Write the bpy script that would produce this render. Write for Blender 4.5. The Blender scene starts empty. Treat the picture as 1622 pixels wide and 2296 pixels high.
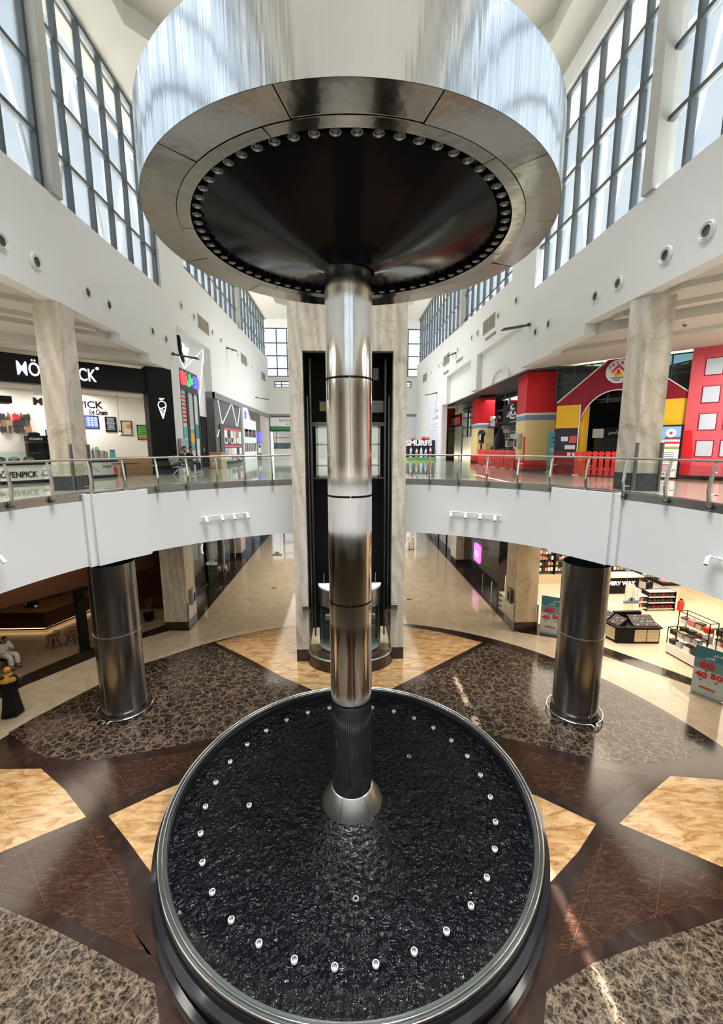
import bpy, bmesh, math, random, unicodedata
from mathutils import Vector, Matrix, noise
random.seed(7)
SC = bpy.context.scene
COL = SC.collection
PI = math.pi
R_ = math.radians

# ------------------------------------------------------------------ camera, world, sun, exposure
FPX, PITCH, YAW, ROLL, EYE = 924.5, 0.1604, -0.0421, -0.003, 8.2
cam_data = bpy.data.cameras.new('camera')
cam_data.sensor_fit = 'VERTICAL'
cam_data.sensor_height = 36.0
cam_data.lens = 36.0 * FPX / 2296.0
cam_data.clip_start = 0.05
cam_data.clip_end = 400
cam = bpy.data.objects.new('camera', cam_data)
COL.objects.link(cam)
_F = Vector((0, math.cos(PITCH), -math.sin(PITCH)))
_U = Vector((0, math.sin(PITCH), math.cos(PITCH)))
_X = Vector((1, 0, 0))
_X, _U = _X * math.cos(ROLL) + _U * math.sin(ROLL), _U * math.cos(ROLL) - _X * math.sin(ROLL)
_Z = Matrix.Rotation(YAW, 3, 'Z')
_X, _U, _F = _Z @ _X, _Z @ _U, _Z @ _F
cam.matrix_world = Matrix(((_X.x, _U.x, -_F.x, 0), (_X.y, _U.y, -_F.y, 0), (_X.z, _U.z, -_F.z, EYE), (0, 0, 0, 1)))
SC.camera = cam

SC.view_settings.view_transform = 'Standard'
SC.view_settings.look = 'None'
SC.view_settings.gamma = 1.0
SC.view_settings.use_curve_mapping = False
SC.view_settings.exposure = 0.22
SC.cycles.use_denoising = True
SC.cycles.max_bounces = 10
SC.cycles.diffuse_bounces = 5
SC.cycles.glossy_bounces = 6
SC.cycles.transmission_bounces = 6
SC.cycles.transparent_max_bounces = 24
SC.cycles.caustics_reflective = False
SC.cycles.caustics_refractive = False
SC.cycles.sample_clamp_indirect = 6.0

SKY = 1.42
world = bpy.data.worlds.new('sky')
SC.world = world
world.use_nodes = True
wn = world.node_tree
wn.nodes.clear()
wo = wn.nodes.new('ShaderNodeOutputWorld')
wb = wn.nodes.new('ShaderNodeBackground')
tc = wn.nodes.new('ShaderNodeTexCoord')
sx = wn.nodes.new('ShaderNodeSeparateXYZ')
rp = wn.nodes.new('ShaderNodeValToRGB')
rp.color_ramp.elements[0].position = 0.0
rp.color_ramp.elements[0].color = (0.95, 0.97, 1.0, 1)
rp.color_ramp.elements[1].position = 0.9
rp.color_ramp.elements[1].color = (0.76, 0.89, 1.0, 1)
wn.links.new(tc.outputs['Generated'], sx.inputs[0])
wn.links.new(sx.outputs['Z'], rp.inputs[0])
wn.links.new(rp.outputs[0], wb.inputs['Color'])
wb.inputs['Strength'].default_value = SKY
wn.links.new(wb.outputs[0], wo.inputs[0])

sun_d = bpy.data.lights.new('sun', 'SUN')
sun_d.energy = 115.0
sun_d.angle = R_(0.5)
sun_d.color = (1.0, 0.93, 0.82)
sun = bpy.data.objects.new('sun', sun_d)
COL.objects.link(sun)
sun.location = (30, 8, 60)
sun.rotation_euler = Vector((-1, 0, -3.62)).to_track_quat('-Z', 'Y').to_euler()


def area(name, loc, sx_, sy_, power, color=(1, 0.93, 0.82), aim=(0, 0, -1), spread=180):
    d = bpy.data.lights.new(name, 'AREA')
    d.shape = 'RECTANGLE'
    d.size, d.size_y = sx_, sy_
    d.energy = power
    d.color = color
    d.spread = R_(spread)
    o = bpy.data.objects.new(name, d)
    COL.objects.link(o)
    o.location = loc
    o.rotation_euler = Vector(aim).to_track_quat('-Z', 'Y').to_euler()
    return o


# unseen area lamps added under the ceilings to light the hall, walkways and shops
LIGHTS = [
    ('cosmetics_ceiling_light', (14.0, 18.0, 4.72), 9, 9, 900, (1, .86, .68)),
    ('cafe_ceiling_light', (-13.0, 16.5, 4.7), 5, 4, 30, (1, .72, .42)),
    ('corridor_ceiling_light', (0, 28, 4.74), 9, 14, 900, (1, .9, .76)),
    ('walkway_left_light', (-10.2, 13.0, 4.74), 2, 6, 130, (1, .88, .7)),
    ('walkway_right_light', (10.0, 13.0, 4.74), 2, 6, 120, (1, .88, .7)),
    ('ice_cream_shop_light', (-11.1, 18.2, 10.44), .8, .8, 130, (1, .96, .9)),
    ('ice_cream_shop_light', (-13.4, 15.9, 10.44), .8, .8, 130, (1, .96, .9)),
    ('upper_left_fill_light', (-12.4, 11.2, 12.1), 1.5, 1.5, 420, (1, .97, .92)),  # added out of view to brighten the left upper shop
    ('upper_right_fill_light', (12.4, 11.3, 11.7), 1.5, 1.5, 620, (1, .97, .92)),  # added out of view to brighten the toy shop fronts
    ('mall_rear_fill_light', (0, -9.5, 21.75), 9, 1.0, 900, (.97, .985, 1), (0, 0, -1), 60),  # added behind the camera so the steel reflects a brighter hall
    ('upper_left_fill_light', (-13, 6, 12.0), 5, 5, 700, (1, .96, .9)),  # wider fill added out of view, left upper walkway
    ('upper_right_fill_light', (13, 6, 12.0), 5, 5, 700, (1, .96, .9)),  # wider fill added out of view, right upper walkway
    ('play_shop_light', (11.5, 26, 11.3), 3, 7, 420, (.9, .95, 1)),
    ('mall_fill_light', (0, 5, 21.75), 9, 14, 3800, (.96, .985, 1), (0, 0, -1), 62),  # added fill for the whole hall, narrow beam towards floor and slab edge
    ('mall_far_fill_light', (0, 33, 21.75), 8, 14, 2000, (.97, .985, 1), (0, 0, -1), 100),  # added fill for the far half of the hall
]
for l in LIGHTS:
    area(*l)

# ------------------------------------------------------------------ materials
MATS = {}


def nmat(name):
    m = bpy.data.materials.new(name)
    m.use_nodes = True
    nt = m.node_tree
    b = nt.nodes['Principled BSDF']
    MATS[name] = m
    return m, nt, b


def plain(name, col, rough=0.6, metal=0.0, spec=0.5, emit=None, es=1.0, coat=0.0, bump=0.0, bscale=40.0):
    m, nt, b = nmat(name)
    b.inputs['Base Color'].default_value = (*col, 1)
    b.inputs['Roughness'].default_value = rough
    b.inputs['Metallic'].default_value = metal
    b.inputs['Specular IOR Level'].default_value = spec
    if coat:
        b.inputs['Coat Weight'].default_value = coat
        b.inputs['Coat Roughness'].default_value = 0.05
    if emit:
        b.inputs['Emission Color'].default_value = (*emit, 1)
        b.inputs['Emission Strength'].default_value = es
    if bump:
        g = nt.nodes.new('ShaderNodeNewGeometry')
        n = nt.nodes.new('ShaderNodeTexNoise')
        n.inputs['Scale'].default_value = bscale
        bp = nt.nodes.new('ShaderNodeBump')
        bp.inputs['Strength'].default_value = bump
        bp.inputs['Distance'].default_value = 0.01
        nt.links.new(g.outputs['Position'], n.inputs['Vector'])
        nt.links.new(n.outputs[0], bp.inputs['Height'])
        nt.links.new(bp.outputs[0], b.inputs['Normal'])
    return m


def N(nt, t, **kw):
    n = nt.nodes.new(t)
    for k, v in kw.items():
        if hasattr(n, k):
            setattr(n, k, v)
        else:
            n.inputs[k].default_value = v
    return n


def ramp(nt, stops):
    r = nt.nodes.new('ShaderNodeValToRGB')
    e = r.color_ramp.elements
    while len(e) < len(stops):
        e.new(0.5)
    for i, (p, c) in enumerate(stops):
        e[i].position = p
        e[i].color = (*c, 1)
    return r


def pos(nt, scale=(1, 1, 1), rot=(0, 0, 0)):
    g = nt.nodes.new('ShaderNodeNewGeometry')
    mp = nt.nodes.new('ShaderNodeMapping')
    mp.inputs['Scale'].default_value = scale
    mp.inputs['Rotation'].default_value = rot
    nt.links.new(g.outputs['Position'], mp.inputs['Vector'])
    return mp.outputs[0]


def mix(nt, fac, a, b, mode='MIX'):
    m = nt.nodes.new('ShaderNodeMix')
    m.data_type = 'RGBA'
    m.blend_type = mode
    for s, v in ((m.inputs[0], fac), (m.inputs[6], a), (m.inputs[7], b)):
        if isinstance(v, (int, float)):
            s.default_value = v
        elif isinstance(v, tuple):
            s.default_value = (*v, 1)
        else:
            nt.links.new(v, s)
    return m.outputs[2]


def onyx(name='onyx', base=(.57, .52, .44), rot=0.0):
    m, nt, b = nmat(name)
    p = pos(nt, (1, 1, .8), (0.2, 0.1, rot))
    n1 = N(nt, 'ShaderNodeTexNoise', Scale=.9, Detail=7.0, Roughness=.62, Distortion=1.2)
    nt.links.new(p, n1.inputs['Vector'])
    r1 = ramp(nt, [(.28, tuple(c * .72 for c in base)), (.43, base), (.55, tuple(min(1, c * 1.13) for c in base)), (.68, (base[0] * .98, base[1] * 1.06, base[2] * 1.18)), (.8, base)])
    nt.links.new(n1.outputs[0], r1.inputs[0])
    w = N(nt, 'ShaderNodeTexWave', wave_type='BANDS', bands_direction='X', Scale=.55, Distortion=7.0, Detail=4.0)
    w.inputs['Detail Scale'].default_value = 1.2
    nt.links.new(pos(nt, (1.0, 1.0, .35), (0, .25, .5 + rot)), w.inputs['Vector'])
    rw_ = ramp(nt, [(.0, (.80, .77, .72)), (.3, (1, 1, 1)), (.7, (1.0, 1, 1)), (1.0, (.86, .82, .76))])
    nt.links.new(w.outputs['Fac'], rw_.inputs[0])
    c = mix(nt, 1.0, r1.outputs[0], rw_.outputs[0], 'MULTIPLY')
    n2 = N(nt, 'ShaderNodeTexNoise', Scale=.55, Detail=6.0, Roughness=.6, Distortion=2.0)
    nt.links.new(p, n2.inputs['Vector'])
    r2 = ramp(nt, [(.475, (0, 0, 0)), (.5, (.45, .45, .45)), (.508, (0, 0, 0))])
    nt.links.new(n2.outputs[0], r2.inputs[0])
    c = mix(nt, r2.outputs[0], c, (.30, .22, .14))
    sep = nt.nodes.new('ShaderNodeSeparateXYZ')
    g = nt.nodes.new('ShaderNodeNewGeometry')
    nt.links.new(g.outputs['Position'], sep.inputs[0])
    md = N(nt, 'ShaderNodeMath', operation='PINGPONG')
    nt.links.new(sep.outputs['Z'], md.inputs[0])
    md.inputs[1].default_value = 0.62
    lt = N(nt, 'ShaderNodeMath', operation='LESS_THAN')
    nt.links.new(md.outputs[0], lt.inputs[0])
    lt.inputs[1].default_value = 0.004
    c = mix(nt, lt.outputs[0], c, (.40, .34, .26))
    nt.links.new(c, b.inputs['Base Color'])
    b.inputs['Roughness'].default_value = .22
    return m


def joints(nt, size=0.9, w=0.006, rot=0.0):
    br = N(nt, 'ShaderNodeTexBrick')
    br.offset = 0.0
    br.inputs['Scale'].default_value = 1.0
    br.inputs['Brick Width'].default_value = size
    br.inputs['Row Height'].default_value = size
    br.inputs['Mortar Size'].default_value = w
    br.inputs['Mortar Smooth'].default_value = 0.0
    nt.links.new(pos(nt, (1, 1, 1), (0, 0, rot)), br.inputs['Vector'])
    return br.outputs['Fac']


def floor_mat(name, stops, scale, rough=.12, stretch=(1, 1, 1), rot=0.0, dist=1.0, detail=5.0, joint=(.1, .08, .06), jsize=.9, spec=.5, kind='noise'):
    m, nt, b = nmat(name)
    p = pos(nt, stretch, (0, 0, rot))
    if kind == 'noise':
        n = N(nt, 'ShaderNodeTexNoise', Scale=scale, Detail=detail, Roughness=.62, Distortion=dist)
        nt.links.new(p, n.inputs['Vector'])
        out = n.outputs[0]
    else:
        w = N(nt, 'ShaderNodeTexNoise', Scale=scale * .8, Detail=3.0)
        nt.links.new(p, w.inputs['Vector'])
        vm = N(nt, 'ShaderNodeVectorMath', operation='ADD')
        nt.links.new(p, vm.inputs[0])
        nt.links.new(w.outputs['Color'], vm.inputs[1])
        v = N(nt, 'ShaderNodeTexVoronoi', feature='DISTANCE_TO_EDGE', Scale=scale)
        nt.links.new(vm.outputs[0], v.inputs['Vector'])
        out = v.outputs['Distance']
        n2 = N(nt, 'ShaderNodeTexNoise', Scale=scale * 1.7, Detail=6.0, Roughness=.7)
        nt.links.new(p, n2.inputs['Vector'])
        ml = N(nt, 'ShaderNodeMath', operation='MULTIPLY')
        nt.links.new(out, ml.inputs[0])
        nt.links.new(n2.outputs[0], ml.inputs[1])
        ml2 = N(nt, 'ShaderNodeMath', operation='MULTIPLY')
        nt.links.new(ml.outputs[0], ml2.inputs[0])
        ml2.inputs[1].default_value = 4.0
        out = ml2.outputs[0]
    r = ramp(nt, stops)
    nt.links.new(out, r.inputs[0])
    c = r.outputs[0]
    if joint:
        c = mix(nt, joints(nt, jsize, .004, rot), c, joint)
    nt.links.new(c, b.inputs['Base Color'])
    b.inputs['Roughness'].default_value = rough
    b.inputs['Specular IOR Level'].default_value = spec
    return m


def brushed(name, col, rough, streak_scale=(14, 14, .35), bump=.02, dist=.02, metal=1.0, dark=.82, zfine=.03):
    m, nt, b = nmat(name)
    p = pos(nt, streak_scale)
    n = N(nt, 'ShaderNodeTexNoise', Scale=1.0, Detail=4.0, Roughness=.6)
    nt.links.new(p, n.inputs['Vector'])
    bp = N(nt, 'ShaderNodeBump', Strength=bump, Distance=dist)
    nt.links.new(n.outputs[0], bp.inputs['Height'])
    nt.links.new(bp.outputs[0], b.inputs['Normal'])
    n2 = N(nt, 'ShaderNodeTexNoise', Scale=60.0, Detail=2.0)
    nt.links.new(pos(nt, (1, 1, zfine)), n2.inputs['Vector'])
    r = ramp(nt, [(.3, tuple(c * dark for c in col)), (.7, col)])
    nt.links.new(n2.outputs[0], r.inputs[0])
    nt.links.new(r.outputs[0], b.inputs['Base Color'])
    b.inputs['Metallic'].default_value = metal
    b.inputs['Roughness'].default_value = rough
    return m


def glass(name, tint=(.9, .96, .95), refl=.07, rough=0.0, gain=.6):
    m = bpy.data.materials.new(name)
    m.use_nodes = True
    nt = m.node_tree
    nt.nodes.clear()
    o = nt.nodes.new('ShaderNodeOutputMaterial')
    t = nt.nodes.new('ShaderNodeBsdfTransparent')
    t.inputs[0].default_value = (*tint, 1)
    g = nt.nodes.new('ShaderNodeBsdfGlossy')
    g.inputs['Roughness'].default_value = rough
    lw = nt.nodes.new('ShaderNodeLayerWeight')
    lw.inputs[0].default_value = .25
    ml = N(nt, 'ShaderNodeMath', operation='MULTIPLY_ADD')
    nt.links.new(lw.outputs['Fresnel'], ml.inputs[0])
    ml.inputs[1].default_value = gain
    ml.inputs[2].default_value = refl * .3
    mx = nt.nodes.new('ShaderNodeMixShader')
    nt.links.new(ml.outputs[0], mx.inputs[0])
    nt.links.new(t.outputs[0], mx.inputs[1])
    nt.links.new(g.outputs[0], mx.inputs[2])
    nt.links.new(mx.outputs[0], o.inputs[0])
    MATS[name] = m
    return m


plain('white', (.765, .775, .775), .75, bump=.08, bscale=60)
plain('ceiling_paint', (.56, .545, .50), .8, bump=.05, bscale=50)
plain('white_gloss', (.82, .82, .80), .3)
plain('cream_wall', (.76, .735, .68), .7)
plain('peach_wall', (.80, .64, .46), .7)
plain('black', (.004, .004, .0045), .6, spec=.25)
plain('black_gloss', (.006, .006, .008), .08)
plain('dish_black', (.004, .004, .006), .14, spec=.12)
plain('black_stone', (.012, .012, .014), .1)
plain('navy', (.012, .012, .05), .4)
plain('frame_grey', (.055, .07, .085), .4, metal=.3)
plain('post_grey', (.42, .43, .41), .55)
plain('dark_grey', (.07, .075, .08), .6)
plain('mid_grey', (.22, .235, .24), .6)
plain('light_grey', (.5, .51, .52), .6)
plain('lilac_white', (.72, .72, .80), .6)
plain('window_square_grey', (.42, .46, .52), .5)
plain('red', (.56, .008, .016), .5, spec=.3)
plain('red_pink', (.56, .07, .095), .5)
plain('bright_red', (.75, .03, .02), .4)
plain('maroon', (.22, .003, .016), .4, spec=.35)
plain('yellow', (.72, .42, .015), .45)
plain('butter', (.76, .60, .28), .55)
plain('blue_band', (.16, .27, .42), .5)
plain('teal', (.03, .16, .18), .5)
plain('wood', (.36, .19, .08), .45)
plain('wood_dark', (.06, .022, .009), .5, spec=.3)
plain('wood_top', (.20, .10, .045), .35)
plain('wicker', (.22, .10, .04), .6)
plain('plate_white', (.85, .85, .83), .4)
plain('paper', (.75, .74, .70), .7)
plain('red_print', (.62, .02, .03), .5)
plain('green', (.10, .42, .08), .5)
plain('kitchen_green', (.03, .22, .10), .5)
plain('skin', (.42, .25, .16), .6)
plain('hair', (.008, .006, .005), .5)
plain('cloth_white', (.80, .80, .78), .85)
plain('cloth_black', (.006, .006, .007), .85)
plain('cloth_charcoal', (.02, .02, .024), .85)
plain('denim', (.035, .06, .12), .85)
plain('mustard', (.55, .30, .03), .85)
plain('bag_brown', (.14, .06, .04), .6)
plain('bag_red', (.6, .03, .03), .5)
plain('bag_tan', (.5, .33, .17), .6)
plain('kraft', (.42, .30, .16), .8)
plain('screen_blue', (.05, .08, .3), .3, emit=(.16, .24, .8), es=.5)
plain('screen_violet', (.05, .05, .3), .3, emit=(.3, .3, 1.0), es=.9)
plain('sign_white', (.9, .9, .9), .5, emit=(1, 1, 1), es=1.1)
plain('letter_white', (.86, .86, .86), .5)
plain('sign_pink', (.8, .1, .6), .4, emit=(1, .18, .72), es=1.3)
plain('tube_white', (.9, .9, .95), .4, emit=(.95, .97, 1), es=.6)
plain('lamp_warm', (.9, .8, .6), .4, emit=(1, .72, .4), es=5.0)
plain('lamp_white', (.9, .9, .9), .4, emit=(1, .95, .88), es=2.5)
plain('led_warm', (.9, .7, .4), .4, emit=(1, .62, .28), es=5.0)
plain('sign_red', (.8, .06, .08), .4, emit=(1, .12, .16), es=.6)
plain('sign_green', (.05, .6, .2), .4, emit=(.1, .8, .3), es=.5)
plain('sign_blue', (.12, .1, .7), .4, emit=(.2, .16, 1.0), es=.6)
plain('poster_white', (.78, .81, .84), .4)
plain('poster_blue', (.2, .42, .66), .4)
plain('poster_brown', (.36, .2, .1), .5)
plain('poster_tan', (.6, .45, .27), .5)
plain('poster_cyan', (.10, .42, .45), .5)
plain('poster_teal', (.05, .2, .26), .45)
plain('poster_light', (.55, .66, .68), .5)
plain('grass_green', (.2, .38, .09), .6)
plain('glass_bottle', (.1, .25, .26), .1)
plain('product_pale', (.62, .52, .38), .5)
plain('product_dark', (.03, .028, .03), .45)
plain('product_pink', (.75, .25, .25), .5)
plain('product_gold', (.5, .32, .12), .35)
plain('leaf', (.03, .09, .02), .6)
plain('drawer_cream', (.60, .50, .34), .5)
plain('chrome', (.78, .78, .78), .12, metal=1.0)
plain('steel_satin', (.55, .56, .55), .3, metal=1.0)
plain('steel_dark', (.20, .205, .21), .35, metal=1.0)
plain('rim_steel', (.16, .165, .17), .32, metal=1.0)
plain('lens_grey', (.10, .105, .11), .2)
plain('dirty_grille', (.30, .26, .19), .7)
plain('white_truss', (.82, .84, .88), .5)
plain('parapet', (.82, .79, .74), .8)
plain('grey_stone', (.11, .115, .115), .6, bump=.2, bscale=6)
plain('dark_stripe_wall', (.45, .45, .45), .5)
plain('wire', (.05, .05, .05), .5)
onyx('onyx')
onyx('onyx_warm', (.52, .42, .29), .7)
floor_mat('beige_floor', [(.3, (.44, .37, .27)), (.5, (.50, .43, .32)), (.7, (.56, .49, .37))], 2.2, .08, joint=(.30, .25, .18), jsize=1.2)
floor_mat('upper_floor', [(.3, (.46, .42, .35)), (.5, (.50, .46, .38)), (.7, (.56, .51, .43))], 2.0, .05, joint=(.33, .3, .25), jsize=1.2)
floor_mat('shop_floor', [(.3, (.70, .60, .46)), (.7, (.78, .68, .53))], 1.5, .2, joint=(.5, .42, .32), jsize=.6)
floor_mat('cafe_floor', [(.3, (.22, .155, .11)), (.7, (.30, .22, .16))], 2.5, .3, joint=None)
floor_mat('tan_marble', [(.30, (.165, .072, .024)), (.44, (.29, .157, .062)), (.55, (.37, .23, .107)), (.72, (.46, .315, .17))], 1.9, .12, (1, 3.2, 1), .62, 1.0, 9.0, joint=(.22, .125, .05), jsize=.8)


def emperador(name, base, mid, vein, scale, fine, amount):
    m, nt, b = nmat(name)
    p = pos(nt, (1, 1, 1))
    nz = N(nt, 'ShaderNodeTexNoise', Scale=scale * .9, Detail=4.0, Roughness=.6)
    nt.links.new(p, nz.inputs['Vector'])
    sc = N(nt, 'ShaderNodeVectorMath', operation='SCALE')
    nt.links.new(nz.outputs['Color'], sc.inputs[0])
    sc.inputs['Scale'].default_value = 1.1 / scale * 1.6
    vm = N(nt, 'ShaderNodeVectorMath', operation='ADD')
    nt.links.new(p, vm.inputs[0])
    nt.links.new(sc.outputs[0], vm.inputs[1])
    c = base
    n3 = N(nt, 'ShaderNodeTexNoise', Scale=scale * 2.2, Detail=6.0, Roughness=.7)
    nt.links.new(p, n3.inputs['Vector'])
    r3 = ramp(nt, [(.42 - amount, (0, 0, 0)), (.66 - amount, (1, 1, 1))])
    nt.links.new(n3.outputs[0], r3.inputs[0])
    c = mix(nt, r3.outputs[0], c, mid)
    for s_, w_, k in ((scale, .045, .9), (fine, .05, .55)):
        v = N(nt, 'ShaderNodeTexVoronoi', feature='DISTANCE_TO_EDGE', Scale=s_)
        nt.links.new(vm.outputs[0], v.inputs['Vector'])
        r = ramp(nt, [(0, (k, k, k)), (w_, (k * .35, k * .35, k * .35)), (w_ * 2.4, (0, 0, 0))])
        nt.links.new(v.outputs['Distance'], r.inputs[0])
        mk = N(nt, 'ShaderNodeMath', operation='MULTIPLY')
        nt.links.new(r.outputs[0], mk.inputs[0])
        nt.links.new(n3.outputs[0], mk.inputs[1])
        ml = N(nt, 'ShaderNodeMath', operation='MULTIPLY')
        nt.links.new(mk.outputs[0], ml.inputs[0])
        ml.inputs[1].default_value = 1.9
        c = mix(nt, ml.outputs[0], c, vein)
    nt.links.new(c, b.inputs['Base Color'])
    b.inputs['Roughness'].default_value = .12
    b.inputs['Specular IOR Level'].default_value = .36
    return m


emperador('emperador', (.007, .004, .003), (.020, .012, .009), (.135, .098, .07), 3.6, 8.0, 0.0)
emperador('emperador_light', (.009, .006, .0045), (.085, .062, .042), (.15, .115, .08), 4.6, 10.5, -.02)
floor_mat('brown_stone', [(.35, (.014, .006, .004)), (.55, (.030, .0135, .008)), (.7, (.075, .038, .022))], 5.0, .16, (1, 4.5, 1), .75, 1.2, 6.0, joint=(.07, .042, .028), jsize=1.0, spec=.36)
floor_mat('dark_band', [(.35, (.010, .005, .004)), (.6, (.022, .011, .008)), (.75, (.045, .022, .016))], 3.0, .16, joint=None)
floor_mat('dark_granite', [(.4, (.018, .014, .012)), (.62, (.04, .028, .02)), (.75, (.12, .08, .05))], 9.0, .12, joint=None)
floor_mat('plinth_stone', [(.4, (.03, .032, .034)), (.6, (.05, .052, .055)), (.75, (.12, .12, .12))], 14.0, .2, joint=None)
brushed('column_steel', (.76, .74, .71), .11, (3, 3, .5), .03, .02, dark=.9)
brushed('drum_steel', (.69, .70, .72), .12, (2.4, 2.4, 0), .34, .05, dark=.95, zfine=0)
brushed('soffit_steel', (.33, .31, .28), .13, (.8, .8, .8), .16, .08)
brushed('dark_column_steel', (.25, .25, .255), .24, (3, 3, .3), .006, .02, dark=.93)
brushed('band_steel', (.42, .42, .39), .28, (1.5, 1.5, 1), .2, .03)
glass('glass_window', (.93, .97, 1.0), .05)
glass('glass_rail', (.86, .91, .89), .06, gain=.3)
glass('glass_guard', (.96, .98, .97), .02, gain=.12)
glass('glass_tint', (.35, .50, .52), .15)
glass('glass_cab', (.55, .72, .72), .15)
glass('glass_shop', (.88, .92, .9), .06)

# water: almost black pool with small ripples
m, nt, b = nmat('water')
b.inputs['Base Color'].default_value = (.0012, .0014, .003, 1)
b.inputs['Roughness'].default_value = .05
b.inputs['Specular IOR Level'].default_value = .17
p = pos(nt, (1, 1, 1))
n1 = N(nt, 'ShaderNodeTexNoise', Scale=8.0, Detail=3.0, Roughness=.5, Distortion=1.0)
n2 = N(nt, 'ShaderNodeTexNoise', Scale=2.2, Detail=2.0, Roughness=.5)
nt.links.new(p, n1.inputs['Vector'])
nt.links.new(p, n2.inputs['Vector'])
ad = N(nt, 'ShaderNodeMath', operation='ADD')
nt.links.new(n1.outputs[0], ad.inputs[0])
nt.links.new(n2.outputs[0], ad.inputs[1])
bp = N(nt, 'ShaderNodeBump', Strength=1.0, Distance=.10)
nt.links.new(ad.outputs[0], bp.inputs['Height'])
nt.links.new(bp.outputs[0], b.inputs['Normal'])

# striped awning-like signage for drawers
MS = MATS
# ------------------------------------------------------------------ mesh helpers


class Frame:
    """A vertical plane: u runs to the right as seen from the hall, n points at the viewer."""

    def __init__(s, ox, oy, ang):
        s.o = (ox, oy)
        s.u = (math.cos(ang), math.sin(ang))
        s.n = (math.sin(ang), -math.cos(ang))

    def at(s, u, d, z):
        return (s.o[0] + s.u[0] * u + s.n[0] * d, s.o[1] + s.u[1] * u + s.n[1] * d, z)


LW = Frame(-8, 0, PI / 2)       # left hall wall, u = Y
RW = Frame(8, 0, -PI / 2)       # right hall wall, u = -Y
LD = Frame(-8, 20, PI / 4)      # left diagonal shop front
RD = Frame(8, 20, -PI / 4)      # right diagonal shop front
FZ = 6.9                        # upper floor level
FCX, FCY = 0.12, 8.0            # fountain axis
OCX, OCY, OR_ = 0.05, 8.0, 8.2  # opening in the upper floor


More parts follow.
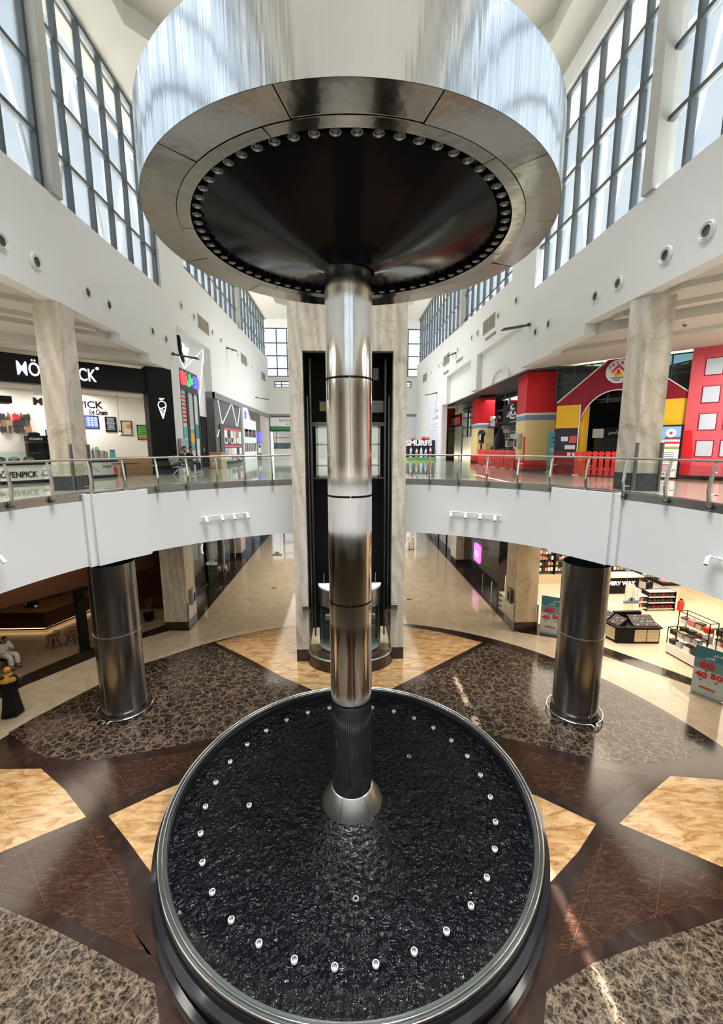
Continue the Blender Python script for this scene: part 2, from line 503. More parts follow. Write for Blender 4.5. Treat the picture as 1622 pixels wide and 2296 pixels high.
class MB:
    def __init__(s):
        s.v, s.f, s.m = [], [], []

    def add(s, vs, fs, mi=0):
        k = len(s.v)
        s.v += [tuple(p) for p in vs]
        s.f += [tuple(i + k for i in f) for f in fs]
        s.m += [mi] * len(fs)
        return s

    def box(s, x0, x1, y0, y1, z0, z1, mi=0):
        v = [(x, y, z) for z in (z0, z1) for y in (y0, y1) for x in (x0, x1)]
        return s.add(v, [(0, 2, 3, 1), (4, 5, 7, 6), (0, 1, 5, 4), (1, 3, 7, 5), (3, 2, 6, 7), (2, 0, 4, 6)], mi)

    def fbox(s, fr, u0, u1, d0, d1, z0, z1, mi=0):
        v = [fr.at(u, d, z) for z in (z0, z1) for d in (d1, d0) for u in (u0, u1)]
        return s.add(v, [(0, 2, 3, 1), (4, 5, 7, 6), (0, 1, 5, 4), (1, 3, 7, 5), (3, 2, 6, 7), (2, 0, 4, 6)], mi)

    def prism(s, pts, z0, z1, mi=0):
        n = len(pts)
        a = sum(pts[i][0] * pts[(i + 1) % n][1] - pts[(i + 1) % n][0] * pts[i][1] for i in range(n))
        if a < 0:
            pts = pts[::-1]
        v = [(p[0], p[1], z0) for p in pts] + [(p[0], p[1], z1) for p in pts]
        return s.add(v, [tuple(range(n))[::-1], tuple(range(n, 2 * n))] + [(i, (i + 1) % n, n + (i + 1) % n, n + i) for i in range(n)], mi)

    def fprism(s, fr, pts, d0, d1, mi=0):
        n = len(pts)
        a = sum(pts[i][0] * pts[(i + 1) % n][1] - pts[(i + 1) % n][0] * pts[i][1] for i in range(n))
        if a < 0:
            pts = pts[::-1]
        v = [fr.at(p[0], d1, p[1]) for p in pts] + [fr.at(p[0], d0, p[1]) for p in pts]
        return s.add(v, [tuple(range(n)), tuple(range(n, 2 * n))[::-1]] + [(i, n + i, n + (i + 1) % n, (i + 1) % n) for i in range(n)], mi)

    def poly(s, pts, z, mi=0):
        n = len(pts)
        a = sum(pts[i][0] * pts[(i + 1) % n][1] - pts[(i + 1) % n][0] * pts[i][1] for i in range(n))
        if a < 0:
            pts = pts[::-1]
        return s.add([(p[0], p[1], z) for p in pts], [tuple(range(n))], mi)

    def lathe(s, prof, cx, cy, n=48, a0=0.0, a1=2 * PI, mi=0, close=False):
        full = abs(a1 - a0 - 2 * PI) < 1e-6
        m = n if full else n + 1
        v = []
        for i in range(m):
            a = a0 + (a1 - a0) * i / n
            for r, z in prof:
                v.append((cx + r * math.cos(a), cy + r * math.sin(a), z))
        k = len(prof)
        f = []
        for i in range(n):
            j = (i + 1) % m
            for q in range(k - 1 if not close else k):
                q2 = (q + 1) % k
                f.append((i * k + q, j * k + q, j * k + q2, i * k + q2))
        return s.add(v, f, mi)

    def tube(s, path, r, n=8, closed=False, mi=0, cap=True):
        P = [Vector(p) for p in path]
        m = len(P)
        v, f = [], []
        up = Vector((0, 0, 1))
        prev = None
        for i, p in enumerate(P):
            if closed:
                t = P[(i + 1) % m] - P[i - 1]
            else:
                t = P[min(i + 1, m - 1)] - P[max(i - 1, 0)]
            t.normalize()
            if prev is None:
                a = t.cross(up if abs(t.z) < .95 else Vector((1, 0, 0)))
            else:
                a = prev - t * prev.dot(t)
            a.normalize()
            prev = a
            b_ = t.cross(a)
            rr = r[i] if isinstance(r, (list, tuple)) else r
            for k in range(n):
                w = 2 * PI * k / n
                v.append(p + a * (rr * math.cos(w)) + b_ * (rr * math.sin(w)))
        for i in range(m if closed else m - 1):
            j = (i + 1) % m
            for k in range(n):
                f.append((i * n + k, i * n + (k + 1) % n, j * n + (k + 1) % n, j * n + k))
        if cap and not closed:
            f.append(tuple(range(n))[::-1])
            f.append(tuple((m - 1) * n + k for k in range(n)))
        return s.add(v, f, mi)

    def cyl(s, p0, p1, r0, r1=None, n=16, mi=0):
        return s.tube([p0, p1], [r0, r0 if r1 is None else r1], n, mi=mi)

    def ball(s, c, rx, ry=None, rz=None, nu=14, nv=10, mi=0):
        ry = rx if ry is None else ry
        rz = rx if rz is None else rz
        v, f = [], []
        for j in range(1, nv):
            t = PI * j / nv
            for i in range(nu):
                a = 2 * PI * i / nu
                v.append((c[0] + rx * math.sin(t) * math.cos(a), c[1] + ry * math.sin(t) * math.sin(a), c[2] + rz * math.cos(t)))
        top, bot = len(v), len(v) + 1
        v += [(c[0], c[1], c[2] + rz), (c[0], c[1], c[2] - rz)]
        for j in range(nv - 2):
            for i in range(nu):
                k = (i + 1) % nu
                f.append((j * nu + i, (j + 1) * nu + i, (j + 1) * nu + k, j * nu + k))
        for i in range(nu):
            k = (i + 1) % nu
            f.append((top, i, k))
            f.append((bot, (nv - 2) * nu + k, (nv - 2) * nu + i))
        return s.add(v, f, mi)

    def build(s, name, mat, parent=None, smooth=None, bevel=0.0):
        me = bpy.data.meshes.new(name)
        off = Vector((0, 0, 0))
        p = parent
        while p is not None:
            off += p.location
            p = p.parent
        me.from_pydata([(a[0] - off.x, a[1] - off.y, a[2] - off.z) for a in s.v], [], s.f)
        mats = mat if isinstance(mat, (list, tuple)) else [mat]
        for q in mats:
            me.materials.append(MS[q] if isinstance(q, str) else q)
        if len(mats) > 1:
            me.polygons.foreach_set('material_index', s.m)
        if smooth:
            me.polygons.foreach_set('use_smooth', [True] * len(me.polygons))
            me.set_sharp_from_angle(angle=R_(smooth))
        me.update()
        o = bpy.data.objects.new(name, me)
        COL.objects.link(o)
        if parent is not None:
            o.parent = parent
        if bevel:
            md = o.modifiers.new('bevel', 'BEVEL')
            md.width = bevel
            md.segments = 2
            md.limit_method = 'ANGLE'
        return o


def tag(o, label, cat, group=None):
    o['label'] = label
    o['category'] = cat
    if group:
        o['group'] = group
    return o


def thing(name, label, cat, loc=(0, 0, 0), group=None):
    o = bpy.data.objects.new(name, None)
    o.empty_display_size = .1
    COL.objects.link(o)
    o.location = loc
    return tag(o, label, cat, group)


def struct(o):
    o['kind'] = 'structure'
    return o


def S(name, mb, mat, smooth=None):
    return struct(mb.build(name, mat, None, smooth))


def dup(root, loc=None, rotz=None, label=None, group=None):
    r = root.copy()
    COL.objects.link(r)
    if loc is not None:
        r.location = loc
    if rotz is not None:
        r.rotation_euler = (0, 0, rotz)
    if label:
        r['label'] = label
    if group:
        r['group'] = group
    for ch in list(root.children):
        c = ch.copy()
        COL.objects.link(c)
        c.parent = r
        for g in list(ch.children):
            d = g.copy()
            COL.objects.link(d)
            d.parent = c
    return r


# Arabic: presentation forms, laid out right to left
_AR = {}
for _c in range(0xFE70, 0xFEFD):
    _d = unicodedata.decomposition(chr(_c))
    if _d and _d.startswith('<'):
        _k, *_b = _d.split()
        if len(_b) == 1:
            _AR.setdefault(chr(int(_b[0], 16)), {})[_k[1:-1]] = chr(_c)


def arabic(s):
    out = []
    joins = lambda c: c in _AR and 'initial' in _AR[c]
    for i, c in enumerate(s):
        if c not in _AR:
            out.append(c)
            continue
        pv = i > 0 and joins(s[i - 1])
        nx = i + 1 < len(s) and s[i + 1] in _AR and 'final' in _AR[s[i + 1]] and joins(c)
        k = 'medial' if pv and nx else 'final' if pv else 'initial' if nx else 'isolated'
        out.append(_AR[c].get(k) or _AR[c].get('isolated') or c)
    return ''.join(out[::-1])


def text_mesh(body, bold=0.0, ext=0.01, shear=0.0, res=3):
    cu = bpy.data.curves.new('lettering', 'FONT')
    cu.body = body
    cu.size = 1.0
    cu.extrude = ext
    cu.offset = bold
    cu.shear = shear
    cu.resolution_u = res
    cu.align_x = 'LEFT'
    o = bpy.data.objects.new('lettering', cu)
    COL.objects.link(o)
    dg = bpy.context.evaluated_depsgraph_get()
    me = bpy.data.meshes.new_from_object(o.evaluated_get(dg))
    V = [tuple(v.co) for v in me.vertices]
    F_ = [tuple(p.vertices) for p in me.polygons]
    bpy.data.objects.remove(o)
    bpy.data.curves.remove(cu)
    bpy.data.meshes.remove(me)
    return V, F_


def text(name, body, fr, u0, u1, z0, z1, d, mat, parent=None, bold=0.0, thick=.02, shear=0.0, keep=False, mb=None):
    """Lettering fitted into the rectangle u0..u1, z0..z1 on plane fr at depth d."""
    V, F_ = text_mesh(body, bold, .5, shear)
    if not V:
        return None
    x0, x1 = min(v[0] for v in V), max(v[0] for v in V)
    y0, y1 = min(v[1] for v in V), max(v[1] for v in V)
    kx, kz = (u1 - u0) / max(x1 - x0, 1e-6), (z1 - z0) / max(y1 - y0, 1e-6)
    if keep:
        kx = kz = min(kx, kz)
    b_ = mb or MB()
    b_.add([fr.at(u0 + (v[0] - x0) * kx, d + (v[2] + .5) * thick, z0 + (v[1] - y0) * kz) for v in V], F_)
    if mb is None:
        return b_.build(name, mat, parent)
    return b_


def ring_pts(cx, cy, r, z, a0=0, a1=360, n=64):
    """angles in degrees from +Y towards +X"""
    return [(cx + r * math.sin(R_(a0 + (a1 - a0) * i / n)), cy + r * math.cos(R_(a0 + (a1 - a0) * i / n)), z) for i in range(n + 1)]


def oc(a, r, z):
    return (OCX + r * math.sin(R_(a)), OCY + r * math.cos(R_(a)), z)


def tframe(a, r):
    """frame tangent to the opening at angle a, its normal facing the fountain"""
    x, y, _ = oc(a, r, 0)
    return Frame(x, y, -R_(a))


def window(name, fr, mull, trans, u0, u1, z0, z1, w=.11, dep=.16, d=-.2, pane='glass_window'):
    """glazing wall: grid of bars plus one sheet of glass"""
    g = MB()
    for u in mull:
        g.fbox(fr, u - w / 2, u + w / 2, d - dep / 2, d + dep / 2, z0, z1)
    for z in trans:
        g.fbox(fr, u0, u1, d - dep / 2 + .01, d + dep / 2 - .01, z - w / 2, z + w / 2)
    o = struct(g.build(name, 'frame_grey'))
    struct(MB().fbox(fr, u0, u1, d - .012, d + .012, z0, z1).build('window_pane', pane, o))
    return o
# ------------------------------------------------------------------ ground floor with its inlaid pattern
fl = MB()
fl.poly([(-22, -15), (22, -15), (22, 48), (-22, 48)], 0.0, 0)


def circ(r, n=96):
    return [(FCX + r * math.cos(2 * PI * i / n), FCY + r * math.sin(2 * PI * i / n)) for i in range(n)]


fl.poly(circ(10.35, 128), .002, 1)
# tan sector towards the lift
fl.poly([(-5.5, 16.55), (-3.74, 15.1), (-2.25, 13.75), (-1.1, 12.9), (-.5, 11.0), (.8, 11.0), (1.35, 12.7), (2.35, 13.45), (3.8, 14.55), (5.75, 16.0),
         (4.2, 17.05), (2.73, 17.75), (.2, 18.15), (-2.47, 17.98), (-4.2, 17.4)], .004, 2)
# dark marble sectors under the steel columns
fl.poly([(-5.72, 16.5), (-7.7, 14.95), (-8.75, 13.3), (-9.55, 11.85), (-9.8, 11.2), (-8.6, 10.45), (-7.9, 10.1), (-6.6, 10.0), (-5.5, 10.25), (-3.9, 10.66),
         (-2.2, 11.2), (-1.3, 12.75), (-2.3, 13.5), (-3.86, 14.88)], .004, 3)
fl.poly([(5.95, 15.9), (7.95, 14.3), (9.2, 12.4), (9.95, 10.7), (10.1, 9.95), (9.3, 9.4), (8.35, 9.25), (7.34, 9.2), (6.16, 9.6), (4.8, 10.2),
         (2.4, 11.1), (1.5, 12.6), (2.5, 13.3), (4.0, 14.4)], .004, 3)
# brown sectors
fl.poly([(-7.25, 9.7), (-6.55, 9.72), (-5.5, 9.98), (-3.8, 10.3), (-3.2, 9.8), (-4.2, 9.45), (-4.9, 8.98), (-5.45, 8.55), (-6.3, 9.05)], .004, 4)
fl.poly([(7.55, 8.85), (6.9, 9.0), (6.1, 9.25), (4.7, 9.9), (3.6, 9.6), (4.35, 8.85), (5.0, 8.4), (5.65, 7.9), (6.6, 8.4)], .004, 4)
fl.poly([(-8.6, 6.6), (-6.95, 7.35), (-6.2, 7.82), (-5.6, 8.18), (-4.85, 7.5), (-4.2, 6.85), (-3.7, 6.0), (-3.0, 5.4), (-3.2, 5.62), (-4.4, 6.02), (-5.4, 6.42), (-6.4, 6.74)], .004, 4)
fl.poly([(9.0, 5.9), (7.2, 6.3), (6.2, 6.9), (5.6, 7.4), (4.95, 6.9), (4.2, 6.3), (3.6, 5.6), (3.1, 5.0), (3.3, 5.22), (3.98, 5.46), (5.1, 5.72), (6.75, 6.02)], .004, 4)
# tan kites
fl.poly([(-9.9, 9.9), (-8.89, 9.8), (-7.87, 9.77), (-6.8, 9.05), (-5.85, 8.28), (-7.1, 7.52), (-8.6, 6.95), (-10.0, 8.0)], .004, 2)
fl.poly([(-5.36, 8.28), (-4.4, 8.95), (-3.6, 9.4), (-3.4, 8.0), (-3.75, 6.9), (-4.55, 7.6)], .004, 2)
fl.poly([(10.2, 8.8), (9.29, 8.62), (8.1, 8.8), (7.0, 8.2), (5.96, 7.58), (7.36, 6.57), (9.0, 6.15), (10.2, 7.2)], .004, 2)
fl.poly([(4.49, 8.37), (3.6, 8.8), (3.4, 7.2), (3.85, 6.45), (4.7, 7.0), (5.45, 7.6)], .004, 2)
# light marble sectors nearest the viewer
fl.poly([(-7.8, 6.9), (-6.35, 6.5), (-5.26, 6.14), (-4.15, 5.72), (-3.0, 5.25), (-2.0, 3.6), (-2.4, .5), (-4.5, -1.0), (-8.0, 1.5)], .004, 5)
fl.poly([(8.3, 6.0), (6.56, 5.72), (4.96, 5.42), (3.91, 5.2), (3.0, 4.9), (2.1, 3.4), (2.6, .5), (4.7, -1.0), (8.4, 1.5)], .004, 5)
# dark granite strips along the shop fronts, shop floors
fl.poly([(-12.9, 11.2), (-12.3, 13.2), (-10.71, 16.02), (-10.19, 16.57), (-8.98, 17.72), (-8.3, 18.5), (-8.1, 46), (-6.95, 46), (-6.98, 17.75), (-7.9, 17.8), (-8.71, 17.14), (-9.74, 15.76), (-11.17, 13.61), (-11.9, 11.2)], .004, 6)
fl.poly([(12.9, 10.6), (12.31, 12.91), (11.88, 13.57), (11.48, 14.16), (10.56, 15.41), (9.68, 16.9), (8.4, 18.3), (8.3, 46), (7.45, 46), (7.45, 17.1), (7.69, 16.86), (8.99, 16.25), (10.09, 14.74), (11.9, 12.52), (12.3, 10.6)], .004, 6)
fl.poly([(-12.9, 11.2), (-12.3, 13.2), (-10.71, 16.02), (-10.19, 16.57), (-8.98, 17.72), (-8.3, 18.5), (-8.2, 27), (-22, 27), (-22, 11.2)], .003, 7)
fl.poly([(12.9, 10.6), (12.31, 12.91), (11.88, 13.57), (11.48, 14.16), (10.56, 15.41), (9.68, 16.9), (8.5, 18.2), (8.5, 24), (22, 24), (22, 10.6)], .003, 8)
S('floor', fl, ['beige_floor', 'dark_band', 'tan_marble', 'emperador', 'brown_stone', 'emperador_light', 'dark_granite', 'cafe_floor', 'shop_floor'])

# ------------------------------------------------------------------ upper floor slab with its round opening


def slab_ring(mb, z, up, mi=0, n=144):
    inn, out = [], []
    for i in range(n):
        a = 360.0 * i / n
        x, y, _ = oc(a, OR_, 0)
        if abs(x - .15) < 1.75 and y > 8:
            y = 16.95
        inn.append((x, y))
        dx, dy = math.sin(R_(a)), math.cos(R_(a))
        t = min([(21 - OCX) / dx if dx > 1e-6 else 1e9, (-21 - OCX) / dx if dx < -1e-6 else 1e9,
                 (47 - OCY) / dy if dy > 1e-6 else 1e9, (-14 - OCY) / dy if dy < -1e-6 else 1e9])
        out.append((OCX + dx * t, OCY + dy * t))
    for i in range(n):
        j = (i + 1) % n
        q = [(*inn[i], z), (*inn[j], z), (*out[j], z), (*out[i], z)]
        mb.add(q if not up else q[::-1], [(0, 1, 2, 3)], mi)


sl = MB()
slab_ring(sl, FZ, True, 0)
# coral floor along the toy shops
sl.poly([(9.6, 16.6), (8.6, 18.3), (8.45, 40), (10.5, 40), (10.5, 17.7), (14.5, 13.7), (14.5, 11.5)], FZ + .003, 2)
slab_ring(sl, 4.82, False, 1)
plain('coral_floor', (.42, .17, .10), .07)
S('floor_upper', sl, ['upper_floor', 'ceiling_paint', 'coral_floor'])

A0, A1 = -14.2, 14.6  # gap in the parapet behind the lift tower
fs = MB()
fs.lathe([(OR_ + .25, 4.82), (OR_, 4.82), (OR_, 6.69), (OR_ + .25, 6.69)], OCX, OCY, 150, R_(90 - A0), R_(90 - A1 + 360))
S('trim_1', fs, 'white', 40)
bs = MB()
bs.lathe([(OR_ + .2, 6.69), (OR_ + .015, 6.69), (OR_ + .015, 6.92), (OR_ + .2, 6.92)], OCX, OCY, 150, R_(90 - A0), R_(90 - A1 + 360))
S('trim_2', bs, 'band_steel', 40)
# pilasters on the fascia above the steel columns
for k, (a0, a1) in enumerate(((-63.4, -50.3), (53.8, 68.8))):
    p = MB()
    for (b0, b1, r) in ((a0, a1, OR_ - .1), (a0 + 1.3 * (k == 0) + .5 * (k == 1), a1 - .6 * (k == 0) - 1.4 * (k == 1), OR_ - .2)):
        rb = OR_ + .02
        p.lathe([(rb, 4.80), (r, 4.80), (r, 6.87), (rb, 6.87)], OCX, OCY, 10, R_(90 - b1), R_(90 - b0), close=True)
        for bb in (b0, b1):
            p.add([oc(bb, rb, 4.8), oc(bb, r, 4.8), oc(bb, r, 6.87), oc(bb, rb, 6.87)], [(0, 1, 2, 3)])
    S('trim_%d' % (3 + k), p, 'white')

# ------------------------------------------------------------------ hall walls
TOP = 21.25
wl = MB()
wl.fprism(LW, [(-14, 15.08), (-14, 12.2), (16, 12.2), (16, 11.96), (18.2, 11.96), (18.2, 11.65), (20.2, 11.65), (20.2, FZ), (21.3, FZ), (21.3, 13.92),
               (26.45, 13.92), (26.45, FZ), (40.6, FZ), (40.6, 11.1), (44.2, 11.1), (44.2, FZ), (46.2, FZ), (46.2, 17.35), (22.9, 17.1), (22.9, TOP), (19.98, TOP), (19.98, 15.08)], -.4, 0)
wl.fprism(LW, [(21.3, FZ), (26.45, FZ), (26.45, 13.98), (21.3, 13.98)], -.6, -.42)
wl.fprism(LW, [(40.6, FZ), (44.2, FZ), (44.2, 11.1), (40.6, 11.1)], -2.2, -2.0)
wl.fprism(LW, [(40.2, FZ), (40.6, FZ), (40.6, 11.3), (40.2, 11.3)], -2.2, -.4)
wl.fprism(LW, [(44.2, FZ), (44.6, FZ), (44.6, 11.3), (44.2, 11.3)], -2.2, -.4)
S('wall_left', wl, 'white')
wr = MB()


def rw(pts):
    return [(-y, z) for y, z in pts]


wr.fprism(RW, rw([(-14, 14.62), (-14, 12.15), (14.1, 12.15), (14.1, 11.8), (16.2, 11.75), (16.2, 11.65), (19.1, 11.62), (19.1, 13.55), (25.4, 13.5), (25.4, 11.5), (26.6, 11.48), (26.6, 13.5),
               (32.7, 13.42), (32.7, 11.4), (33.9, 11.38), (33.9, FZ), (46.2, FZ), (46.2, 16.7), (20.6, 15.85), (20.6, TOP), (18.1, TOP), (18.1, 14.62)]), -.4, 0)
wr.fprism(RW, rw([(19.0, 11.6), (25.5, 11.5), (25.5, 13.6), (19.0, 13.6)]), -.45, -.3)
wr.fprism(RW, rw([(26.5, 11.48), (32.8, 11.4), (32.8, 13.55), (26.5, 13.55)]), -.45, -.3)
wr.fprism(RW, rw([(-14, 20.55), (18.3, 20.55), (18.3, TOP), (-14, TOP)]), -.4, 0)
# shallow arched moulding above the toy shop pillars
arch = [(22.2 + 1.25 * math.cos(PI * i / 16), 11.55 + .72 * math.sin(PI * i / 16)) for i in range(17)]
arch += [(22.2 + 1.05 * math.cos(PI * i / 16), 11.55 + .55 * math.sin(PI * i / 16)) for i in range(16, -1, -1)]
wr.fprism(RW, rw(arch), -.31, -.2)
S('wall_right', wr, 'white')

# glazing: left 1 (near), left 2 (far), right 1, right 2, end wall, rear wall
LM = [-13.3 + 1.185 * i for i in range(22)] + [12.86, 13.36, 14.2, 15.38, 16.57, 17.77, 18.92, 19.93]
window('window_1', LW, LM, [15.12, 16.5, 18.1, 19.7, 21.2], -14, 19.98, 15.08, TOP)
window('window_2', RW, [-y for y in ([-13.5 + 1.05 * i for i in range(24)] + [11.72, 12.49, 13.5, 14.58, 15.63, 16.66, 17.62])], [14.66, 16.17, 17.7, 19.2, 20.5], -18.1, 14, 14.62, 20.55)
window('window_3', LW, [23.0 + 1.18 * i for i in range(20)], [17.3, 18.4, 20.0, 21.2], 22.9, 46, 17.05, TOP, .1)
window('window_4', RW, [-(20.7 + 1.12 * i) for i in range(23)], [16.4, 17.9, 19.5, 21.2], -46, -20.6, 15.8, TOP, .1)
for k, (fr, u, z0, z1, nm) in enumerate(((LW, 13.11, 15.08, TOP, 'trim_5'), (RW, -11.52, 14.62, 20.6, 'trim_6'), (LW, 34.0, 17.1, TOP, 'trim_7'), (RW, -29.0, 16.1, TOP, 'trim_8'))):
    S(nm, MB().fbox(fr, u - .19, u + .19, -.4, .12, z0, z1).fbox(fr, u - .2, u + .2, -.4, .13, z0 + 3.1, z0 + 3.13), 'post_grey')

# end wall of the hall
EWF = Frame(0, 46, 0)
we = MB()
we.fbox(EWF, -8.4, 8.4, -.4, 0, 11.3, 14.35)
we.fbox(EWF, -8.4, 8.4, -.4, 0, 15.0, 15.45)
we.fbox(EWF, -8.4, 8.4, -.4, 0, 20.4, TOP)
we.fbox(EWF, -8.4, -7.35, -.4, 0, 14.35, 15.0)
we.fbox(EWF, 7.4, 8.4, -.4, 0, 14.35, 15.0)
we.fbox(EWF, 6.2, 8.4, -.4, 0, FZ, 11.3)
we.fbox(EWF, -8.4, -8.0, -.4, 0, FZ, 11.3)
we.fbox(EWF, -4.0, 6.2, -.4, 0, FZ, 11.3)
S('wall_end', we, 'white')
S('trim_9', MB().fbox(EWF, -8.0, 8.0, 0, .05, 11.3, 11.55), 'mid_grey')
S('trim_10', MB().fbox(EWF, 6.2, 8.2, 0, .02, FZ, 11.28), 'lilac_white')
window('window_5', EWF, [-8.3, -7.0, -5.9, -4.8, -3.6, -2.4, -1.2, 0, 1.2, 2.4, 3.6, 4.8, 5.9, 7.0, 8.3], [15.5, 16.3, 17.6, 18.9, 20.35], -8.4, 8.4, 15.45, 20.4, .1)
window('window_6', EWF, [-7.3, -6.6, -5.5, -4.4, -3.3, -2.2, -1.1, 0, 1.1, 2.2, 3.3, 4.4, 5.5, 6.6, 7.35], [14.4, 14.65, 14.95], -7.35, 7.4, 14.35, 15.0, .08)
# tall glazing at the end of the ground floor corridor
window('window_7', EWF, [-6.9 + 1.15 * i for i in range(13)], [.1, 1.4, 2.7, 4.0, 4.75], -7, 7.1, 0, 4.82, .16)

# ceiling with its sunken panels
ce = MB()
for x0, x1, y0, y1, ch in ((-6.75, 6.95, -10, 16.4, .9), (-6.2, 6.6, 21.5, 42.4, 1.3)):
    for sx_ in (0, 1):
        for sy_ in (0, 1):
            cx_, cy_ = (x0, x1)[sx_], (y0, y1)[sy_]
            dx_, dy_ = (ch, -ch)[sx_], (ch, -ch)[sy_]
            ce.prism([(cx_, cy_), (cx_ + dx_, cy_), (cx_, cy_ + dy_)], TOP, TOP + .65)
    ce.box(x0 - .05, x1 + .05, y0 - .05, y1 + .05, TOP + .62, TOP + .8)
    ce.box(-8.5, x0, y0, y1, TOP, TOP + .65)
    ce.box(x1, 8.5, y0, y1, TOP, TOP + .65)
ce.box(-8.5, 8.5, -14.4, -10, TOP, TOP + .65)
ce.box(-8.5, 8.5, 16.4, 21.5, TOP, TOP + .65)
ce.box(-8.5, 8.5, 42.4, 46.5, TOP, TOP + .65)
# roof overhangs added outside the glazing; right one sized to trim the sun strip
ce.box(8.4, 9.62, -14.4, 46.5, TOP, TOP + .5)
ce.box(-9.0, -8.4, -14.4, 46.5, TOP, TOP + .5)
S('ceiling', ce, 'ceiling_paint')

# stepped ceilings over the side walkways
cl = MB()
for k0, k1, z in ((None, 24.0, 12.2), (24.0, 26.2, 11.96), (26.2, 28.05, 11.65)):
    lo = [(-8.4, -14), (-21, -14)] if k0 is None else [(-8.4, k0 - 8.4), (-21, k0 - 21)]
    cl.prism([lo[0], (-8.4, k1 - 8.4), (-21, k1 - 21), lo[1]], z, 12.6)
for kk, z in ((21.0, 12.2), (23.2, 12.2)):
    cl.prism([(-8.42, kk - 8.4), (-8.42, kk - 7.9), (-20, kk - 19.5), (-20, kk - 20)], z - .14, z + .02)
S('ceiling_left', cl, 'ceiling_paint')
cr = MB()
for k0, k1, z in ((None, 22.1, 12.15), (22.1, 24.2, 11.78), (24.2, 28.05, 11.63)):
    lo = [(8.4, -14), (21, -14)] if k0 is None else [(8.4, k0 - 8.4), (21, k0 - 21)]
    cr.prism([lo[0], (8.4, k1 - 8.4), (21, k1 - 21), lo[1]], z, 12.6)
for kk, z in ((19.0, 12.15), (21.2, 12.15)):
    cr.prism([(8.42, kk - 8.4), (8.42, kk - 7.9), (20, kk - 19.5), (20, kk - 20)], z - .14, z + .02)
S('ceiling_right', cr, 'ceiling_paint')

# outer envelope beside and behind the hall
ow = MB()
ow.box(-21.3, -21, -14.4, 47, 0, 13)
ow.box(-21.3, 21.3, -14.4, -14, 0, 13.2)
ow.box(-8.4, 8.4, -14.4, -14, 19.5, TOP)
ow.box(-21.3, -8.65, -14.4, 30, 12.6, 12.75)
S('wall_outer_left', ow, 'cream_wall')
ow = MB()
ow.box(21, 21.3, -14.4, 47, 0, 13)
ow.box(8.46, 21.3, -14.4, 17.6, 12.6, 12.75)
ow.box(8.4, 21.3, 46.6, 47, 0, 13)
ow.box(-21.3, -8.4, 46.6, 47, 0, 13)
S('wall_outer_right', ow, 'cream_wall')
window('window_8', Frame(0, -14, PI), [-8 + 1.23 * i for i in range(14)], [13.2, 15.2, 17.4, 19.5], -8.4, 8.4, 13.2, 19.5)

# ground floor walls beside the corridor
bl = MB()
bl.box(-8.6, -8.2, 27, 46, 0, 4.82)
S('wall_corridor_left', bl, 'dark_grey')
br_ = MB()
br_.box(8.3, 8.7, 21.2, 46, 0, 4.82)
S('wall_corridor_right', br_, 'black_gloss')
S('wall_shop_right', MB().box(8.7, 21, 23.6, 24, 0, 4.82).box(19.4, 19.7, 8, 24, 0, 4.82), 'peach_wall')
S('wall_cafe_back', MB().box(-21, -8.2, 26.6, 27, 0, 4.82).box(-20.6, -20.3, 8, 27, 0, 4.82), 'wood_dark')

# white tubular trusses standing outside the glazing
for nm, fr, us, z0, z1, dd, lab in (
    ('roof_truss', LW, [-4, 0, 4, 8, 12, 16, 20, 24, 28], 14.5, 22.2, -2.0, 'white tubular roof truss outside the left upper windows'),
    ('roof_truss', RW, [-28, -24, -20, -16, -12, -8, -4, 0, 4], 14.0, 22.2, -3.6, 'white tubular roof truss outside the right upper windows'),
):
    t = MB()
    for i, u in enumerate(us):
        t.cyl(fr.at(u, dd, z0), fr.at(u, dd, z1), .09, n=8)
        if i < len(us) - 1:
            u2 = us[i + 1]
            um = (u + u2) / 2
            t.cyl(fr.at(u, dd, z0), fr.at(um, dd, z1 - .3), .07, n=8)
            t.cyl(fr.at(um, dd, z1 - .3), fr.at(u2, dd, z0), .07, n=8)
            t.cyl(fr.at(u, dd, z1 - .3), fr.at(u2, dd, z1 - .3), .08, n=8)
    tag(t.build(nm, 'white_truss', None, 40), lab, 'roof truss')
# pale parapet wall beyond the glazing and side roofs
S('wall_parapet_left', MB().fbox(LW, 20, 46, -9.5, -9.2, 13, 22).fbox(LW, -14, 46, -9.3, -.5, 13.0, 13.1), 'parapet')
S('wall_parapet_right', MB().fbox(RW, -46, -20, -9.9, -9.6, 13, 21).fbox(RW, -46, 14, -9.6, -.5, 13.0, 13.1), 'parapet')
# ------------------------------------------------------------------ fountain
ft = thing('fountain', 'large round black fountain pool with a steel rim and white nozzles', 'fountain', (FCX, FCY, 0))
w = MB()
w.lathe([(4.02, 0), (4.02, .10), (3.93, .13), (3.93, .40), (3.99, .43), (3.99, .52), (3.9, .56), (3.88, .66), (3.70, .66), (3.66, .30), (0, .30)], FCX, FCY, 128)
w.build('basin', 'black_stone', ft, 30)
w = MB()
w.lathe([(3.72, .655), (3.87, .655), (3.87, .73), (3.72, .73)], FCX, FCY, 128, close=True)
w.build('rim', 'rim_steel', ft, 30)
w = MB()
w.tube([(FCX + 3.86 * math.cos(2 * PI * i / 128), FCY + 3.86 * math.sin(2 * PI * i / 128), .745) for i in range(128)], .022, 8, True)
w.tube([(FCX + 3.79 * math.cos(2 * PI * i / 128), FCY + 3.79 * math.sin(2 * PI * i / 128), .745) for i in range(128)], .014, 8, True)
w.build('rim_rail', 'chrome', ft, 60)
w = MB()
w.lathe([(3.685, .5), (3.0, .5), (2.0, .5), (1.2, .5), (.4, .5)], FCX, FCY, 96)
w.build('water', 'water', ft)
